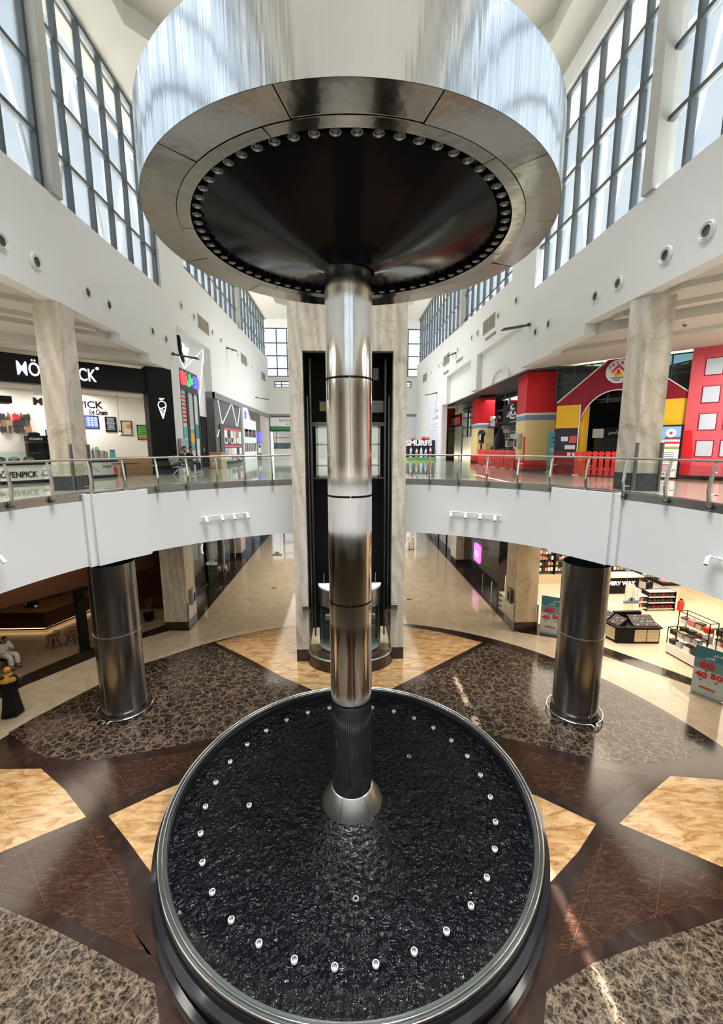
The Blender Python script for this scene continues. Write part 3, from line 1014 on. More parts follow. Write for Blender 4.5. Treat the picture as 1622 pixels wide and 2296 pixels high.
for i in range(16):
    a0 = R_(11.25 + 22.5 * i + .25)
    a1 = R_(11.25 + 22.5 * (i + 1) - .25)
    g = MB()
    g.lathe([(3.805, .735), (3.82, .735), (3.82, 1.36), (3.805, 1.36)], FCX, FCY, 8, a0, a1, close=True)
    for a in (a0, a1):
        c, s_ = math.cos(a), math.sin(a)
        g.add([(FCX + r * c, FCY + r * s_, z) for r, z in ((3.805, .735), (3.82, .735), (3.82, 1.36), (3.805, 1.36))], [(0, 1, 2, 3)])
    g.build('glass_panel', 'glass_guard', ft, 40)


def nozzle(x, y):
    g = MB()
    g.cyl((x, y, .36), (x, y, .535), .022, n=10)
    g.cyl((x, y, .535), (x, y, .575), .052, n=16)
    n = g.build('nozzle', 'plate_white', ft, 40)
    g = MB()
    g.lathe([(.026, .576), (.038, .582), (.028, .586), (.016, .576)], x, y, 12, close=True)
    g.cyl((x, y, .57), (x, y, .585), .012, n=8)
    g.build('jet', 'steel_dark', n, 40)


for i in range(31):
    a = R_(78 + 11.61 * i)
    rr = 3.1 + .09 * math.cos(a - R_(135))
    nozzle(FCX + rr * math.cos(a), FCY + rr * math.sin(a))
nozzle(-2.11, 7.85)
w = MB()
w.lathe([(.03, .51), (.055, .51), (.055, .56), (.03, .56)], 1.55, 9.1, 12, close=True)
w.lathe([(.03, .51), (.055, .51), (.055, .56), (.03, .56)], .13, 5.9, 12, close=True)
w.build('suction_ring', 'steel_satin', ft, 40)

# ------------------------------------------------------------------ central steel column
cx, cy = .11, 8.0
col = thing('fountain_column', 'tall round brushed steel column rising from the middle of the fountain', 'column', (cx, cy, .5))
w = MB()
for z0, z1 in ((.5, 2.95), (2.99, 5.10), (5.14, 7.23), (7.27, 9.38), (9.42, 11.32)):
    w.lathe([(.43, z0), (.43, z1)], cx, cy, 64)
w.build('shaft', 'column_steel', col, 30)
w = MB()
for z in (2.97, 5.12, 7.25, 9.40):
    w.lathe([(.418, z - .02), (.418, z + .02)], cx, cy, 48)
w.build('shadow_joint', 'black', col, 60)
w = MB()
for aa in (-88.5, 31.5, 151.5):
    x, y = cx + .431 * math.cos(R_(aa)), cy + .431 * math.sin(R_(aa))
    w.cyl((x, y, .5), (x, y, 11.3), .009, n=6)
w.build('seam_strip', 'chrome', col, 60)
w = MB()
w.lathe([(.66, .42), (.66, .5), (.64, .53), (.455, .86), (.43, .88)], cx, cy, 64)
for aa in (-115, -55, 5, 65, 125, 185):
    c, s_ = math.cos(R_(aa)), math.sin(R_(aa))
    w.cyl((cx + .645 * c, cy + .645 * s_, .53), (cx + .46 * c, cy + .46 * s_, .86), .005, n=6)
w.build('base_cone', 'steel_satin', col, 25)

# ------------------------------------------------------------------ canopy drum on top of the column
sxc, syc, RS, ZB = .19, 7.97, 3.34, 11.74
can = thing('canopy', 'huge round mirror steel canopy drum with a black underside above the column', 'canopy', (sxc, syc, ZB))
w = MB()
w.lathe([(RS, ZB), (RS, 12.78), (RS - .12, 12.8), (.0, 12.82)], sxc, syc, 160)
w.build('drum', 'drum_steel', can, 30)
for i in range(12):
    a0, a1 = R_(15 + 30 * i + .12), R_(15 + 30 * (i + 1) - .12)
    g = MB()
    dz = .006 * ((i * 7) % 3 - 1)
    g.lathe([(RS - .004, ZB - .002), (2.86, ZB + .012 + dz), (2.86, ZB + .1), (RS - .004, ZB + .06)], sxc, syc, 12, a0, a1, close=True)
    g.build('soffit_panel', 'soffit_steel', can, 30)
for i in range(6):
    a0, a1 = R_(60 * i + 8), R_(60 * (i + 1) + 7.7)
    g = MB()
    g.lathe([(2.85, ZB + .005), (2.66, ZB + .018), (2.66, ZB + .1), (2.85, ZB + .08)], sxc, syc, 20, a0, a1, close=True)
    g.build('soffit_ring', 'soffit_steel', can, 30)
w = MB()
w.lathe([(2.66, ZB + .02), (2.66, ZB + .26), (2.48, ZB + .26)], sxc, syc, 128)
w.build('light_trough', 'black', can, 40)
w = MB()
w.lathe([(2.5, ZB + .16), (2.48, ZB + .11), (1.6, ZB - .09), (.8, ZB - .32), (.46, ZB - .46), (.43, ZB - .5)], sxc - .04, syc + .02, 96)
w.build('underside_dish', 'dish_black', can, 35)
for i in range(64):
    a = 2 * PI * i / 64
    x, y = sxc + 2.565 * math.cos(a), syc + 2.565 * math.sin(a)
    g = MB()
    g.lathe([(.03, ZB + .16), (.062, ZB + .06), (.072, ZB + .035), (.06, ZB + .03), (.05, ZB + .05)], x, y, 14)
    sp = g.build('spotlight', 'steel_dark', can, 40)
    g = MB()
    g.ball((x, y, ZB + .06), .047, .047, .022, 10, 6)
    g.build('lens', 'lens_grey', sp, 60)
w = MB()
for a in range(0, 360, 60):
    c, s_ = math.cos(R_(a + 20)), math.sin(R_(a + 20))
    w.cyl((sxc + 2.4 * c, syc + 2.4 * s_, 12.75), (sxc + 2.4 * c, syc + 2.4 * s_, TOP + .65), .025, n=6)
w.build('hanger_rod', 'steel_satin', can)

# ------------------------------------------------------------------ lift tower
TX = .18
tw = thing('lift_tower', 'cream onyx marble lift tower behind the steel column', 'lift tower', (TX, 15.5, 0))
w = MB()
TF = Frame(TX, 14.85, 0)
w.fprism(TF, [(-2.05, .48), (-1.57, .48), (-1.57, 11.4), (1.57, 11.4), (1.57, .48), (2.05, .48), (2.05, 13.9), (-2.05, 13.9)], -.3, 0)
w.box(TX - 2.05, TX - 1.75, 15.15, 17.3, .48, 13.9)
w.box(TX + 1.75, TX + 2.05, 15.15, 17.3, .48, 13.9)
w.box(TX - 2.05, TX + 2.05, 17.0, 17.3, 9.2, 13.9)
w.box(TX - 1.75, TX + 1.75, 15.15, 17.0, 13.6, 13.9)
w.build('marble_shell', 'onyx', tw)
w = MB()
w.fbox(TF, -2.05, -1.57, -.3, .02, 0, .48)
w.fbox(TF, 1.57, 2.05, -.3, .02, 0, .48)
w.box(TX - 2.06, TX - 1.75, 15.15, 17.3, 0, 1.3)
w.box(TX + 1.75, TX + 2.06, 15.15, 17.3, 0, 1.3)
pts = [(TX + 1.62 * math.sin(R_(a)), 14.86 - 1.05 * math.cos(R_(a))) for a in range(-90, 91, 6)]
w.prism(pts, 0, .40)
w.build('plinth', 'dark_granite', tw)
w = MB()
pr = [(1.60, .40), (1.60, .47), (1.52, .47), (1.52, .40)]
for i in range(30):
    pass
path = [(TX + 1.57 * math.sin(R_(a)), 14.86 - 1.0 * math.cos(R_(a)), .44) for a in range(-90, 91, 5)]
w.tube(path, .045, 8)
w.build('plinth_trim', 'steel_satin', tw, 50)
w = MB()
w.box(TX - 1.75, TX - 1.57, 15.15, 16.95, .4, 11.5)
w.box(TX + 1.57, TX + 1.75, 15.15, 16.95, .4, 11.5)
w.box(TX - 1.6, TX + 1.6, 15.15, 16.95, 11.42, 11.6)
w.box(TX - 1.6, TX + 1.6, 16.93, 17.0, .4, 6.9)
w.box(TX - 1.6, TX + 1.6, 16.93, 17.0, 9.1, 11.5)
w.box(TX - 1.6, TX - 1.3, 16.93, 17.0, 6.9, 9.1)
w.box(TX + 1.3, TX + 1.6, 16.93, 17.0, 6.9, 9.1)
w.box(TX - .32, TX + .32, 16.93, 17.0, 6.9, 9.1)
w.build('shaft_lining', 'black', tw)
for s_ in (-1, 1):
    g = MB()
    g.box(TX + s_ * 1.42 - .03, TX + s_ * 1.42 + .03, 16.1, 16.2, .4, 11.4)
    g.build('guide_rail', 'steel_dark', tw)
    g = MB()
    g.cyl((TX + s_ * 1.44, 14.98, 1.2), (TX + s_ * 1.44, 14.98, 9.9), .02, n=8)
    g.build('corner_post', 'steel_dark', tw, 60)
    # framed glass landing door on the upper floor
    d = MB()
    x0, x1 = TX + s_ * .35, TX + s_ * 1.28
    if x0 > x1:
        x0, x1 = x1, x0
    for (a, b) in ((x0, x0 + .07), (x1 - .07, x1), ((x0 + x1) / 2 - .02, (x0 + x1) / 2 + .02)):
        d.box(a, b, 16.9, 17.02, 6.92, 8.95)
    for z in (6.92, 7.35, 8.2, 8.88):
        d.box(x0, x1, 16.9, 17.02, z, z + .07)
    dd = d.build('landing_door', 'steel_satin', tw)
    MB().box(x0, x1, 16.95, 16.96, 6.95, 8.9).build('door_glass', 'glass_shop', dd)
w = MB()
w.box(TX - 1.5, TX + 1.5, 16.86, 16.93, 8.95, 9.12)
w.box(TX - 1.5, TX + 1.5, 16.86, 16.93, 6.84, 6.92)
w.build('landing_trim', 'steel_dark', tw)
# curved glass guard at the foot of the tower
for a0, a1 in ((-90, -30), (-30, 30), (30, 90)):
    g = MB()
    pts = [(TX + 1.6 * math.sin(R_(a)), 14.84 - 1.02 * math.cos(R_(a))) for a in range(a0 + 1, a1, 2)]
    q = pts + [(TX + (x - TX) * .99, 14.84 + (y - 14.84) * .99) for x, y in pts[::-1]]
    n = len(pts)
    for i in range(n - 1):
        g.add([(*q[i], .44), (*q[i + 1], .44), (*q[2 * n - 2 - i], .44), (*q[2 * n - 1 - i], .44), (*q[i], 2.28), (*q[i + 1], 2.28), (*q[2 * n - 2 - i], 2.28), (*q[2 * n - 1 - i], 2.28)],
              [(0, 1, 5, 4), (2, 3, 7, 6), (4, 5, 6, 7)])
    g.build('curved_glass', 'glass_guard', tw, 30)
for s_ in (-1, 1):
    for u, dpt in ((1.68, .06), (.78, .94)):
        g = MB()
        g.fbox(TF, s_ * u - .11, s_ * u + .11, dpt - .08, dpt + .04, 2.08, 2.26)
        g.build('glass_clamp', 'steel_satin', tw, bevel=.01)
# lift car
lc = thing('lift_car', 'glass bubble lift car with a white half-round roof parked at ground level', 'lift', (TX, 15.2, .46))


def dshape(r, yb, k=.8, n=24):
    return [(TX + r * math.sin(R_(-90 + 180 * i / n)), yb - k * r * math.cos(R_(-90 + 180 * i / n))) for i in range(n + 1)]


MB().prism(dshape(1.22, 15.4), 2.86, 2.92).build('car_roof', 'plate_white', lc)
for i in range(8):
    a = R_(-70 + 20 * i)
    x, y = TX + .95 * math.sin(a), 15.32 - .72 * math.cos(a)
    MB().cyl((x, y, 2.92), (x, y, 2.935), .07, n=14).build('roof_lamp', 'lamp_white', lc, 40)
w = MB()
for i in range(24):
    p, q = dshape(1.22, 15.4)[i], dshape(1.22, 15.4)[i + 1]
    w.add([(*p, 2.2), (*q, 2.2), (*q, 2.86), (*p, 2.86)], [(0, 1, 2, 3)])
w.build('roof_skirt', 'steel_satin', lc, 40)
w = MB()
for i in range(24):
    p, q = dshape(1.2, 15.4)[i], dshape(1.2, 15.4)[i + 1]
    w.add([(*p, .6), (*q, .6), (*q, 2.2), (*p, 2.2)], [(0, 1, 2, 3)])
w.build('car_glass', 'glass_cab', lc, 40)
MB().prism(dshape(1.2, 15.4), .46, .6).build('car_floor', 'light_grey', lc)
w = MB()
for z in (1.32, 1.42):
    w.tube([(x, y, z) for x, y in dshape(1.1, 15.4)], .02, 6)
for i in (3, 8, 12, 16, 21):
    x, y = dshape(1.18, 15.4)[i]
    w.cyl((x, y, .6), (x, y, 2.2), .025, n=6)
w.build('handrail', 'chrome', lc, 60)
MB().box(TX - 1.2, TX + 1.2, 15.4, 15.5, .5, 2.86).build('car_back', 'steel_dark', lc)
for s_ in (-1, 1):
    MB().cyl((TX + s_ * 1.0, 15.3, 2.92), (TX + s_ * 1.0, 15.3, 3.35), .02, n=6).build('roof_bracket', 'steel_dark', lc)
# notices inside the shaft
for nm, lab, x0, x1, z0, z1, m in (
    ('notice_plate', 'small cream notice plate on the black lift shaft wall, left of the column', -1.12, -.82, 9.55, 9.92, 'poster_tan'),
    ('notice_plate', 'white printed notice on the black lift shaft wall, right of the column', .95, 1.42, 9.5, 9.95, 'paper'),
    ('notice_plate', 'dim grey plate high on the black lift shaft wall, right of the column', 1.0, 1.22, 10.75, 11.2, 'light_grey'),
):
    n = MB().box(TX + x0, TX + x1, 16.90, 16.926, z0, z1).build(nm, m)
    tag(n, lab, 'notice')
    if m == 'paper':
        g = MB()
        for i in range(8):
            g.box(TX + x0 + .03, TX + x1 - .03 - .05 * (i % 3), 16.897, 16.90, z1 - .06 - .047 * i, z1 - .045 - .047 * i)
        g.build('print_line', 'mid_grey', n)

# ------------------------------------------------------------------ steel columns of the ground floor
for (x, y, side) in ((-6.95, 12.15, 'left'), (7.05, 11.35, 'right')):
    c_ = thing('steel_column', 'thick dark steel clad column on the %s with a chrome bumper rail' % side, 'column', (x, y, 0), 'steel clad columns under the upper floor')
    w = MB()
    w.lathe([(.63, .1), (.63, 2.66)], x, y, 56)
    w.lathe([(.63, 2.69), (.63, 4.82)], x, y, 56)
    w.build('cladding', 'dark_column_steel', c_, 40)
    w = MB()
    w.lathe([(.625, 2.66), (.642, 2.66), (.642, 2.69), (.625, 2.69)], x, y, 56, close=True)
    w.build('joint_ring', 'steel_satin', c_, 40)
    w = MB()
    for a in ((-112 if side == 'left' else -75), 10, 130):
        for da in (-1.2, 1.2):
            c, s_ = math.cos(R_(a + da)), math.sin(R_(a + da))
            w.cyl((x + .633 * c, y + .633 * s_, .1), (x + .633 * c, y + .633 * s_, 4.82), .008, n=6)
    w.build('seam_strip', 'steel_satin', c_, 60)
    w = MB()
    w.lathe([(.67, 0), (.67, .10), (.63, .12)], x, y, 56)
    w.build('skirting', 'black', c_, 30)
    am = -100 if side == 'left' else -78
    for b0, b1 in ((am + 5, am + 175), (am + 185, am + 355)):
        P = [(x + .78 * math.cos(R_(b0 + (b1 - b0) * i / 30)), y + .78 * math.sin(R_(b0 + (b1 - b0) * i / 30)), .14) for i in range(31)]
        e0 = (P[0][0] + (P[0][0] - x) * .12, P[0][1] + (P[0][1] - y) * .12, .13)
        e1 = (P[-1][0] + (P[-1][0] - x) * .12, P[-1][1] + (P[-1][1] - y) * .12, .13)
        g = MB()
        g.tube([(e0[0], e0[1], .0), e0] + P + [e1, (e1[0], e1[1], 0)], .022, 8)
        for i in (8, 22):
            g.cyl((P[i][0], P[i][1], 0), (P[i][0], P[i][1], .14), .018, n=8)
        g.build('bumper_rail', 'chrome', c_, 50)


# ------------------------------------------------------------------ marble columns
def marble_column(fp, z0, z1, zp, label, group, mat='onyx'):
    cx_ = sum(p[0] for p in fp) / 4
    cy_ = sum(p[1] for p in fp) / 4
    c_ = thing('marble_column', label, 'column', (cx_, cy_, z0), group)
    MB().prism(fp, zp, z1).build('shaft', mat, c_)
    o_ = [(cx_ + (p[0] - cx_) * 1.015, cy_ + (p[1] - cy_) * 1.015) for p in fp]
    MB().prism(o_, z0, zp).build('plinth', 'plinth_stone' if z0 > 1 else 'dark_granite', c_)
    return c_


g_ = 'onyx columns beside the upper walkways'
m1 = marble_column([(-8.56, 12.5), (-7.95, 12.59), (-7.96, 13.32), (-8.6, 13.32)], FZ, 12.2, FZ + .42, 'square cream onyx column on the upper floor beside the ice cream shop', g_)
m2 = marble_column([(8.0, 11.9), (8.2, 11.37), (8.75, 11.17), (8.95, 12.0)], FZ, 12.15, FZ + .5, 'square cream onyx column on the upper floor in front of the red toy shop', g_, 'onyx')
for c_, fr in ((m1, [(-8.0, 12.56), (-7.92, 13.3)]), (m2, [(8.2, 11.33), (8.77, 11.13)])):
    for (x, y) in fr:
        MB().box(x - .03, x + .03, y - .035, y + .035, FZ, FZ + 1.35).build('corner_guard', 'steel_dark', c_)
g_ = 'onyx columns of the ground floor'
m3 = marble_column([(-8.12, 17.87), (-7.07, 17.87), (-7.07, 18.95), (-8.12, 18.95)], 0, 4.82, .38, 'onyx column on the ground floor beside the dark cafe', g_)
m4 = marble_column([(7.47, 16.98), (8.47, 16.98), (8.47, 18.1), (7.47, 18.1)], 0, 4.82, .42, 'brownish onyx column on the ground floor beside the cosmetics shop', g_, 'onyx_warm')
m5 = marble_column([(-8.3, 30.2), (-7.7, 30.2), (-7.7, 31.5), (-8.3, 31.5)], 0, 4.82, .3, 'far onyx column along the left side of the ground floor corridor', g_)
m6 = marble_column([(7.75, 27.6), (8.35, 27.6), (8.35, 29.0), (7.75, 29.0)], 0, 4.82, .3, 'far onyx column along the right side of the ground floor corridor', g_)
for c_, x, y in ((m3, -7.04, 17.84), (m4, 7.44, 16.94), (m4, 8.5, 16.94)):
    MB().box(x - .025, x + .025, y - .025, y + .025, 0, 1.25).build('corner_guard', 'steel_dark', c_)
for nm, lab, p in (('hand_dryer', 'grey metal box fixed to the left ground floor onyx column', (-7.06, -6.92, 18.2, 18.6, 1.05, 1.75)),
                   ('hand_dryer', 'dark metal box fixed to the right ground floor onyx column', (7.33, 7.47, 17.2, 17.6, 1.2, 1.85))):
    nm = 'wall_dispenser'
    b_ = thing(nm, lab, 'dispenser', ((p[0] + p[1]) / 2, (p[2] + p[3]) / 2, p[4]))
    MB().box(*p).build('housing', 'light_grey' if 'left' in lab else 'steel_dark', b_, bevel=.02)
    MB().box(p[0] - .005, p[1] + .005, p[2] + .1, p[3] - .1, p[4] + .1, p[4] + .5).build('front_window', 'black', b_)
# ------------------------------------------------------------------ balustrades around the opening
for side, angs, a0, a1 in (('left', [-90.4, -83.2, -76, -69, -61.8, -55, -47.9, -41, -33.9, -26.8, -19.8], -100, -14.4),
                           ('right', [23, 30.6, 38.1, 45.7, 53.4, 61.3, 69, 77, 84.5, 92], 16.6, 100)):
    b_ = thing('balustrade', 'curved glass balustrade with steel posts on the %s of the opening' % side, 'balustrade', oc((a0 + a1) / 2, OR_, 6.9), 'glass balustrades of the upper floor')
    w = MB()
    w.tube(ring_pts(OCX, OCY, OR_ - .04, 7.83, a0, a1, 60), .032, 10)
    w.build('handrail', 'steel_satin', b_, 60)
    ends = [a0] + angs + [a1]
    ends.sort()
    for i in range(len(ends) - 1):
        p0, p1 = ends[i] + .35, ends[i + 1] - .35
        if p1 - p0 < 1:
            continue
        g = MB()
        g.lathe([(OR_ + .05, 6.95), (OR_ + .065, 6.95), (OR_ + .065, 7.72), (OR_ + .05, 7.72)], OCX, OCY, 6, R_(90 - p1), R_(90 - p0), close=True)
        g.build('glass_panel', 'glass_rail', b_, 40)
    for a in angs:
        fr = tframe(a, OR_)
        g = MB()
        # a bent flat blade: fixed to the band, leaning outward in the middle
        prof = [(.03, 6.72), (.09, 6.72), (.16, 7.2), (.10, 7.62), (.03, 7.80), (-.0, 7.80), (.03, 7.60), (.09, 7.2), (.05, 6.95), (.03, 6.9)]
        v = [fr.at(-.022, d, z) for d, z in prof] + [fr.at(.022, d, z) for d, z in prof]
        n = len(prof)
        g.add(v, [tuple(range(n)), tuple(range(n, 2 * n))[::-1]] + [(i, n + i, n + (i + 1) % n, (i + 1) % n) for i in range(n)])
        po = g.build('post', 'steel_satin', b_)
        for z in (7.08, 7.58):
            g = MB()
            g.cyl(fr.at(-.09, -.03, z), fr.at(.09, -.03, z), .014, n=8)
            g.cyl(fr.at(0, -.04, z), fr.at(0, .1, z), .014, n=8)
            g.build('glass_clamp', 'steel_satin', po, 60)
        g = MB()
        g.cyl(fr.at(0, .02, 6.8), fr.at(0, .12, 6.8), .04, n=10)
        g.build('anchor_bolt', 'steel_dark', po, 60)

# ------------------------------------------------------------------ round air nozzles along the bulkheads
ORD = ['first', 'second', 'third', 'fourth', 'fifth', 'sixth', 'seventh', 'eighth', 'ninth', 'tenth', 'eleventh', 'twelfth', 'thirteenth', 'fourteenth']


def air_nozzle(fr, u, z, label, group, r=.22):
    o = thing('air_nozzle', label, 'air vent', fr.at(u, 0, z), group)
    for nm, prof, m in (('collar', [(r, 0), (r, .025), (r * .86, .06), (r * .74, .03), (r * .72, .025)], 'white_gloss'),
                        ('inner_ring', [(r * .72, .02), (r * .66, .07), (r * .56, .05), (r * .54, -.02)], 'white'),
                        ('throat', [(r * .56, .035), (r * .45, .01), (.0, .005)], 'dark_grey')):
        g = MB()
        n = 22
        vs, fsx = [], []
        k = len(prof)
        for i in range(n):
            a = 2 * PI * i / n
            for q, d in prof:
                vs.append(fr.at(u + q * math.cos(a), d, z + q * math.sin(a)))
        for i in range(n):
            j = (i + 1) % n
            for q in range(k - 1):
                fsx.append((i * k + q, j * k + q, j * k + q + 1, i * k + q + 1))
        g.add(vs, fsx)
        g.build(nm, m, o, 40)
    return o


for i, y in enumerate((10.9, 12.02, 14.2, 15.38, 18.62, 19.95)):
    air_nozzle(LW, y, 12.95, '%s round white air nozzle in the lower left row, counted from the near end' % ORD[i], 'air nozzles on the left bulkhead')
for i, y in enumerate((22.1, 23.85, 27.0, 28.8, 31.6, 33.2, 36.45, 37.9, 40.2, 41.7, 44.75, 45.6)):
    air_nozzle(LW, y, 15.03, '%s round air nozzle in the upper left row with grilles, counting from the near end' % ORD[i], 'air nozzles on the left bulkhead')
for i, y in enumerate((9.55, 10.72, 12.5, 13.58, 16.58, 17.66)):
    air_nozzle(RW, -y, 12.8, '%s round white air nozzle in the lower right row, counted from the near end' % ORD[i], 'air nozzles on the right bulkhead')
for i, y in enumerate((19.85, 22.1, 25.4, 26.5, 29.7, 31.0, 34.3, 35.4, 38.6, 39.8, 42.85, 43.8)):
    air_nozzle(RW, -y, 14.72, '%s round air nozzle in the upper right row with grilles, counting from the near end' % ORD[i], 'air nozzles on the right bulkhead')


def grille(fr, u0, u1, z0, z1, label, group):
    o = thing('air_grille', label, 'air grille', fr.at((u0 + u1) / 2, 0, z0), group)
    g = MB()
    g.fbox(fr, u0, u1, 0, .03, z0, z0 + .03).fbox(fr, u0, u1, 0, .03, z1 - .03, z1).fbox(fr, u0, u0 + .03, 0, .03, z0, z1).fbox(fr, u1 - .03, u1, 0, .03, z0, z1)
    g.fbox(fr, (u0 + u1) / 2 - .02, (u0 + u1) / 2 + .02, 0, .03, z0, z1)
    g.build('frame', 'light_grey', o)
    g = MB()
    n = 14
    for i in range(n):
        z = z0 + .03 + (z1 - z0 - .06) * (i + .5) / n
        g.fbox(fr, u0 + .03, u1 - .03, .004, .02, z - .014, z + .014)
    g.fbox(fr, u0 + .02, u1 - .02, .001, .004, z0 + .02, z1 - .02)
    g.build('louvres', 'dirty_grille', o)


for i, y in enumerate((24.5, 34.2, 42.4)):
    grille(LW, y, y + 1.9, 14.66, 15.42, '%s tan air grille on the left bulkhead, counted from the near end' % ORD[i], 'air grilles on the left bulkhead')
for i, y in enumerate((22.6, 32.0, 40.6)):
    grille(RW, -y - 1.9, -y, 14.32, 15.08, '%s tan air grille on the right bulkhead, counted from the near end' % ORD[i], 'air grilles on the right bulkhead')


# dark wall floodlights on brackets
def flood(fr, u, z, label, L=1.3, lift=.12):
    o = thing('wall_floodlight', label, 'wall light', fr.at(u, 0, z), 'black wall floodlights of the hall')
    g = MB()
    g.fbox(fr, u - .05, u + .05, 0, .12, z - .06, z + .06)
    g.build('bracket', 'dark_grey', o)
    g = MB()
    v = [fr.at(u - .09, .1, z - .05), fr.at(u + .09, .1, z - .05), fr.at(u + .16, L, z - .12 - lift), fr.at(u - .16, L, z - .12 - lift)]
    v += [(p[0], p[1], p[2] + .06) for p in v]
    g.add(v, [(0, 3, 2, 1), (4, 5, 6, 7), (0, 1, 5, 4), (1, 2, 6, 5), (2, 3, 7, 6), (3, 0, 4, 7)])
    g.build('lamp_body', 'dark_grey', o)


flood(LW, 20.6, 12.45, 'long black wall floodlight beside the recessed white sign bay on the left', 1.2)
flood(LW, 39.2, 12.55, 'far black wall floodlight on the left white wall above the grey cladding', 1.2)
flood(LW, 30.2, 14.85, 'small black wall floodlight among the upper left air nozzles', .7)
flood(RW, -18.3, 13.25, 'long black wall floodlight on the right bulkhead above the red pillar', 1.2)
flood(RW, -30.2, 14.6, 'small black wall floodlight among the upper right air nozzles', .6)
flood(RW, -36.0, 12.6, 'far black wall floodlight on the white hoarding at the right', 1.0)
for i, (u, z) in enumerate(((-23.2, 13.95), (-29.2, 13.9), (-33.0, 13.7))):
    o = MB().fbox(RW, u - .75, u + .75, 0, .06, z, z + .12).build('strip_light', 'mid_grey')
    tag(o, '%s slim grey linear light on the right bulkhead, counted from the near end' % ORD[i], 'strip light', 'linear lights on the right bulkhead')


# white spotlight tracks on the slab edge
def track(a0, a1, spots, label):
    am = (a0 + a1) / 2
    o = thing('track_light', label, 'track light', oc(am, OR_ - .1, 5.72), 'white track lights on the slab edge')
    g = MB()
    g.tube(ring_pts(OCX, OCY, OR_ - .09, 5.74, a0, a1, 12), .018, 6)
    for a in (a0 + 1, a1 - 1):
        g.cyl(oc(a, OR_ - .09, 5.74), oc(a, OR_ + .02, 5.74), .014, n=6)
    g.build('rail', 'white_gloss', o, 50)
    for a in spots:
        p = Vector(oc(a, OR_ - .13, 5.73))
        q = Vector(oc(a + .25, OR_ - .22, 5.56))
        g = MB()
        g.cyl(p, q, .052, n=14)
        g.cyl(oc(a, OR_ - .09, 5.76), p, .02, n=6)
        h = g.build('spot_head', 'white_gloss', o, 50)
        d = (q - p).normalized()
        MB().cyl(q, q + d * .006, .042, n=12).build('spot_aperture', 'black', h)


track(-38.6, -26.2, (-37.4, -33.5, -30.4, -26.9), 'white four spot track light on the left slab edge beside the lift tower')
track(28.8, 42.2, (29.1, 33.0, 36.8, 40.6), 'white four spot track light on the right slab edge beside the lift tower')
track(86.0, 98, (86.0, 90, 94), 'white spot on the slab edge at the right border of the photo')
track(-92, -79.3, (-79.5, -84, -88), 'white spot on the slab edge at the left border of the photo')

# ------------------------------------------------------------------ ice cream shop on the left diagonal
sg = thing('shop_sign', 'black shop fascia with large white ice cream shop lettering', 'shop sign', LD.at(-4, .1, 10.5))
MB().fbox(LD, -9.5, -1.0, -.25, .12, 10.5, 11.5).build('board', 'black', sg)
text('lettering', 'MÖVENPICK', LD, -5.47, -1.35 - 1.62, 10.76, 11.36, .12, 'sign_white', sg, bold=.004, thick=.05)
MB().cyl(LD.at(-2.9, .12, 11.3), LD.at(-2.9, .15, 11.3), .06, n=14).build('mark', 'sign_white', sg)
p_ = thing('shop_pillar', 'tall black shop pillar with a white ice cream cone emblem', 'pillar', LD.at(-.5, 0, FZ))
MB().fbox(LD, -1.05, .05, -.3, .2, FZ, 11.62).build('shaft', 'black', p_)
g = MB()
c0 = (-.47, 10.02)
g.tube([LD.at(c0[0] + .17 * math.cos(R_(a)), .22, c0[1] + .17 * math.sin(R_(a))) for a in range(-20, 201, 12)], .022, 6)
for (a, b) in (((-.64, 9.98), (-.47, 9.42)), ((-.30, 9.98), (-.47, 9.42)), ((-.62, 9.92), (-.36, 9.72)), ((-.60, 9.8), (-.40, 9.62)), ((-.56, 9.68), (-.43, 9.55)), ((-.32, 9.96), (-.56, 9.84))):
    g.cyl(LD.at(a[0], .22, a[1]), LD.at(b[0], .22, b[1]), .02, n=6)
g.fprism(LD, [(-.60, 10.28), (-.50, 10.24), (-.40, 10.27), (-.34, 10.34), (-.44, 10.31), (-.54, 10.33)], .21, .24)
g.build('emblem', 'sign_white', p_, 60)
LDB = Frame(-8, 22.5, PI / 4)   # back wall of the ice cream shop
iw = MB()
D0 = 0.004
iw.fbox(LDB, -14, -2.04, -.15, 0, FZ, 10.52)
iw.prism([LD.at(-12.5, -.26, 0)[:2], LD.at(-1.0, -.26, 0)[:2], LDB.at(-2.04, -.15, 0)[:2], LDB.at(-14, -.15, 0)[:2]], 10.46, 10.6)
iw.prism([LD.at(-1.0, -.31, 0)[:2], LD.at(-.8, -.31, 0)[:2], LDB.at(-1.9, -.15, 0)[:2], LDB.at(-2.06, -.15, 0)[:2]], FZ, 10.6)
iw.fbox(LD, -12.6, -12.4, -3, 3, FZ, 10.5)
S('wall_ice_cream_shop', iw, 'cream_wall')
o = thing('wall_lettering', 'black wall lettering with a script line on the cream shop wall', 'lettering', LDB.at(-4.3, D0, 9.6))
text('lettering', 'MÖVENPICK', LDB, -6.55, -4.05, 9.86, 10.24, D0, 'black', o, bold=.02, thick=.02)
text('script_line', 'Ice Cream', LDB, -4.62, -3.90, 9.58, 9.82, D0, 'black', o, bold=.015, thick=.015, shear=.35)


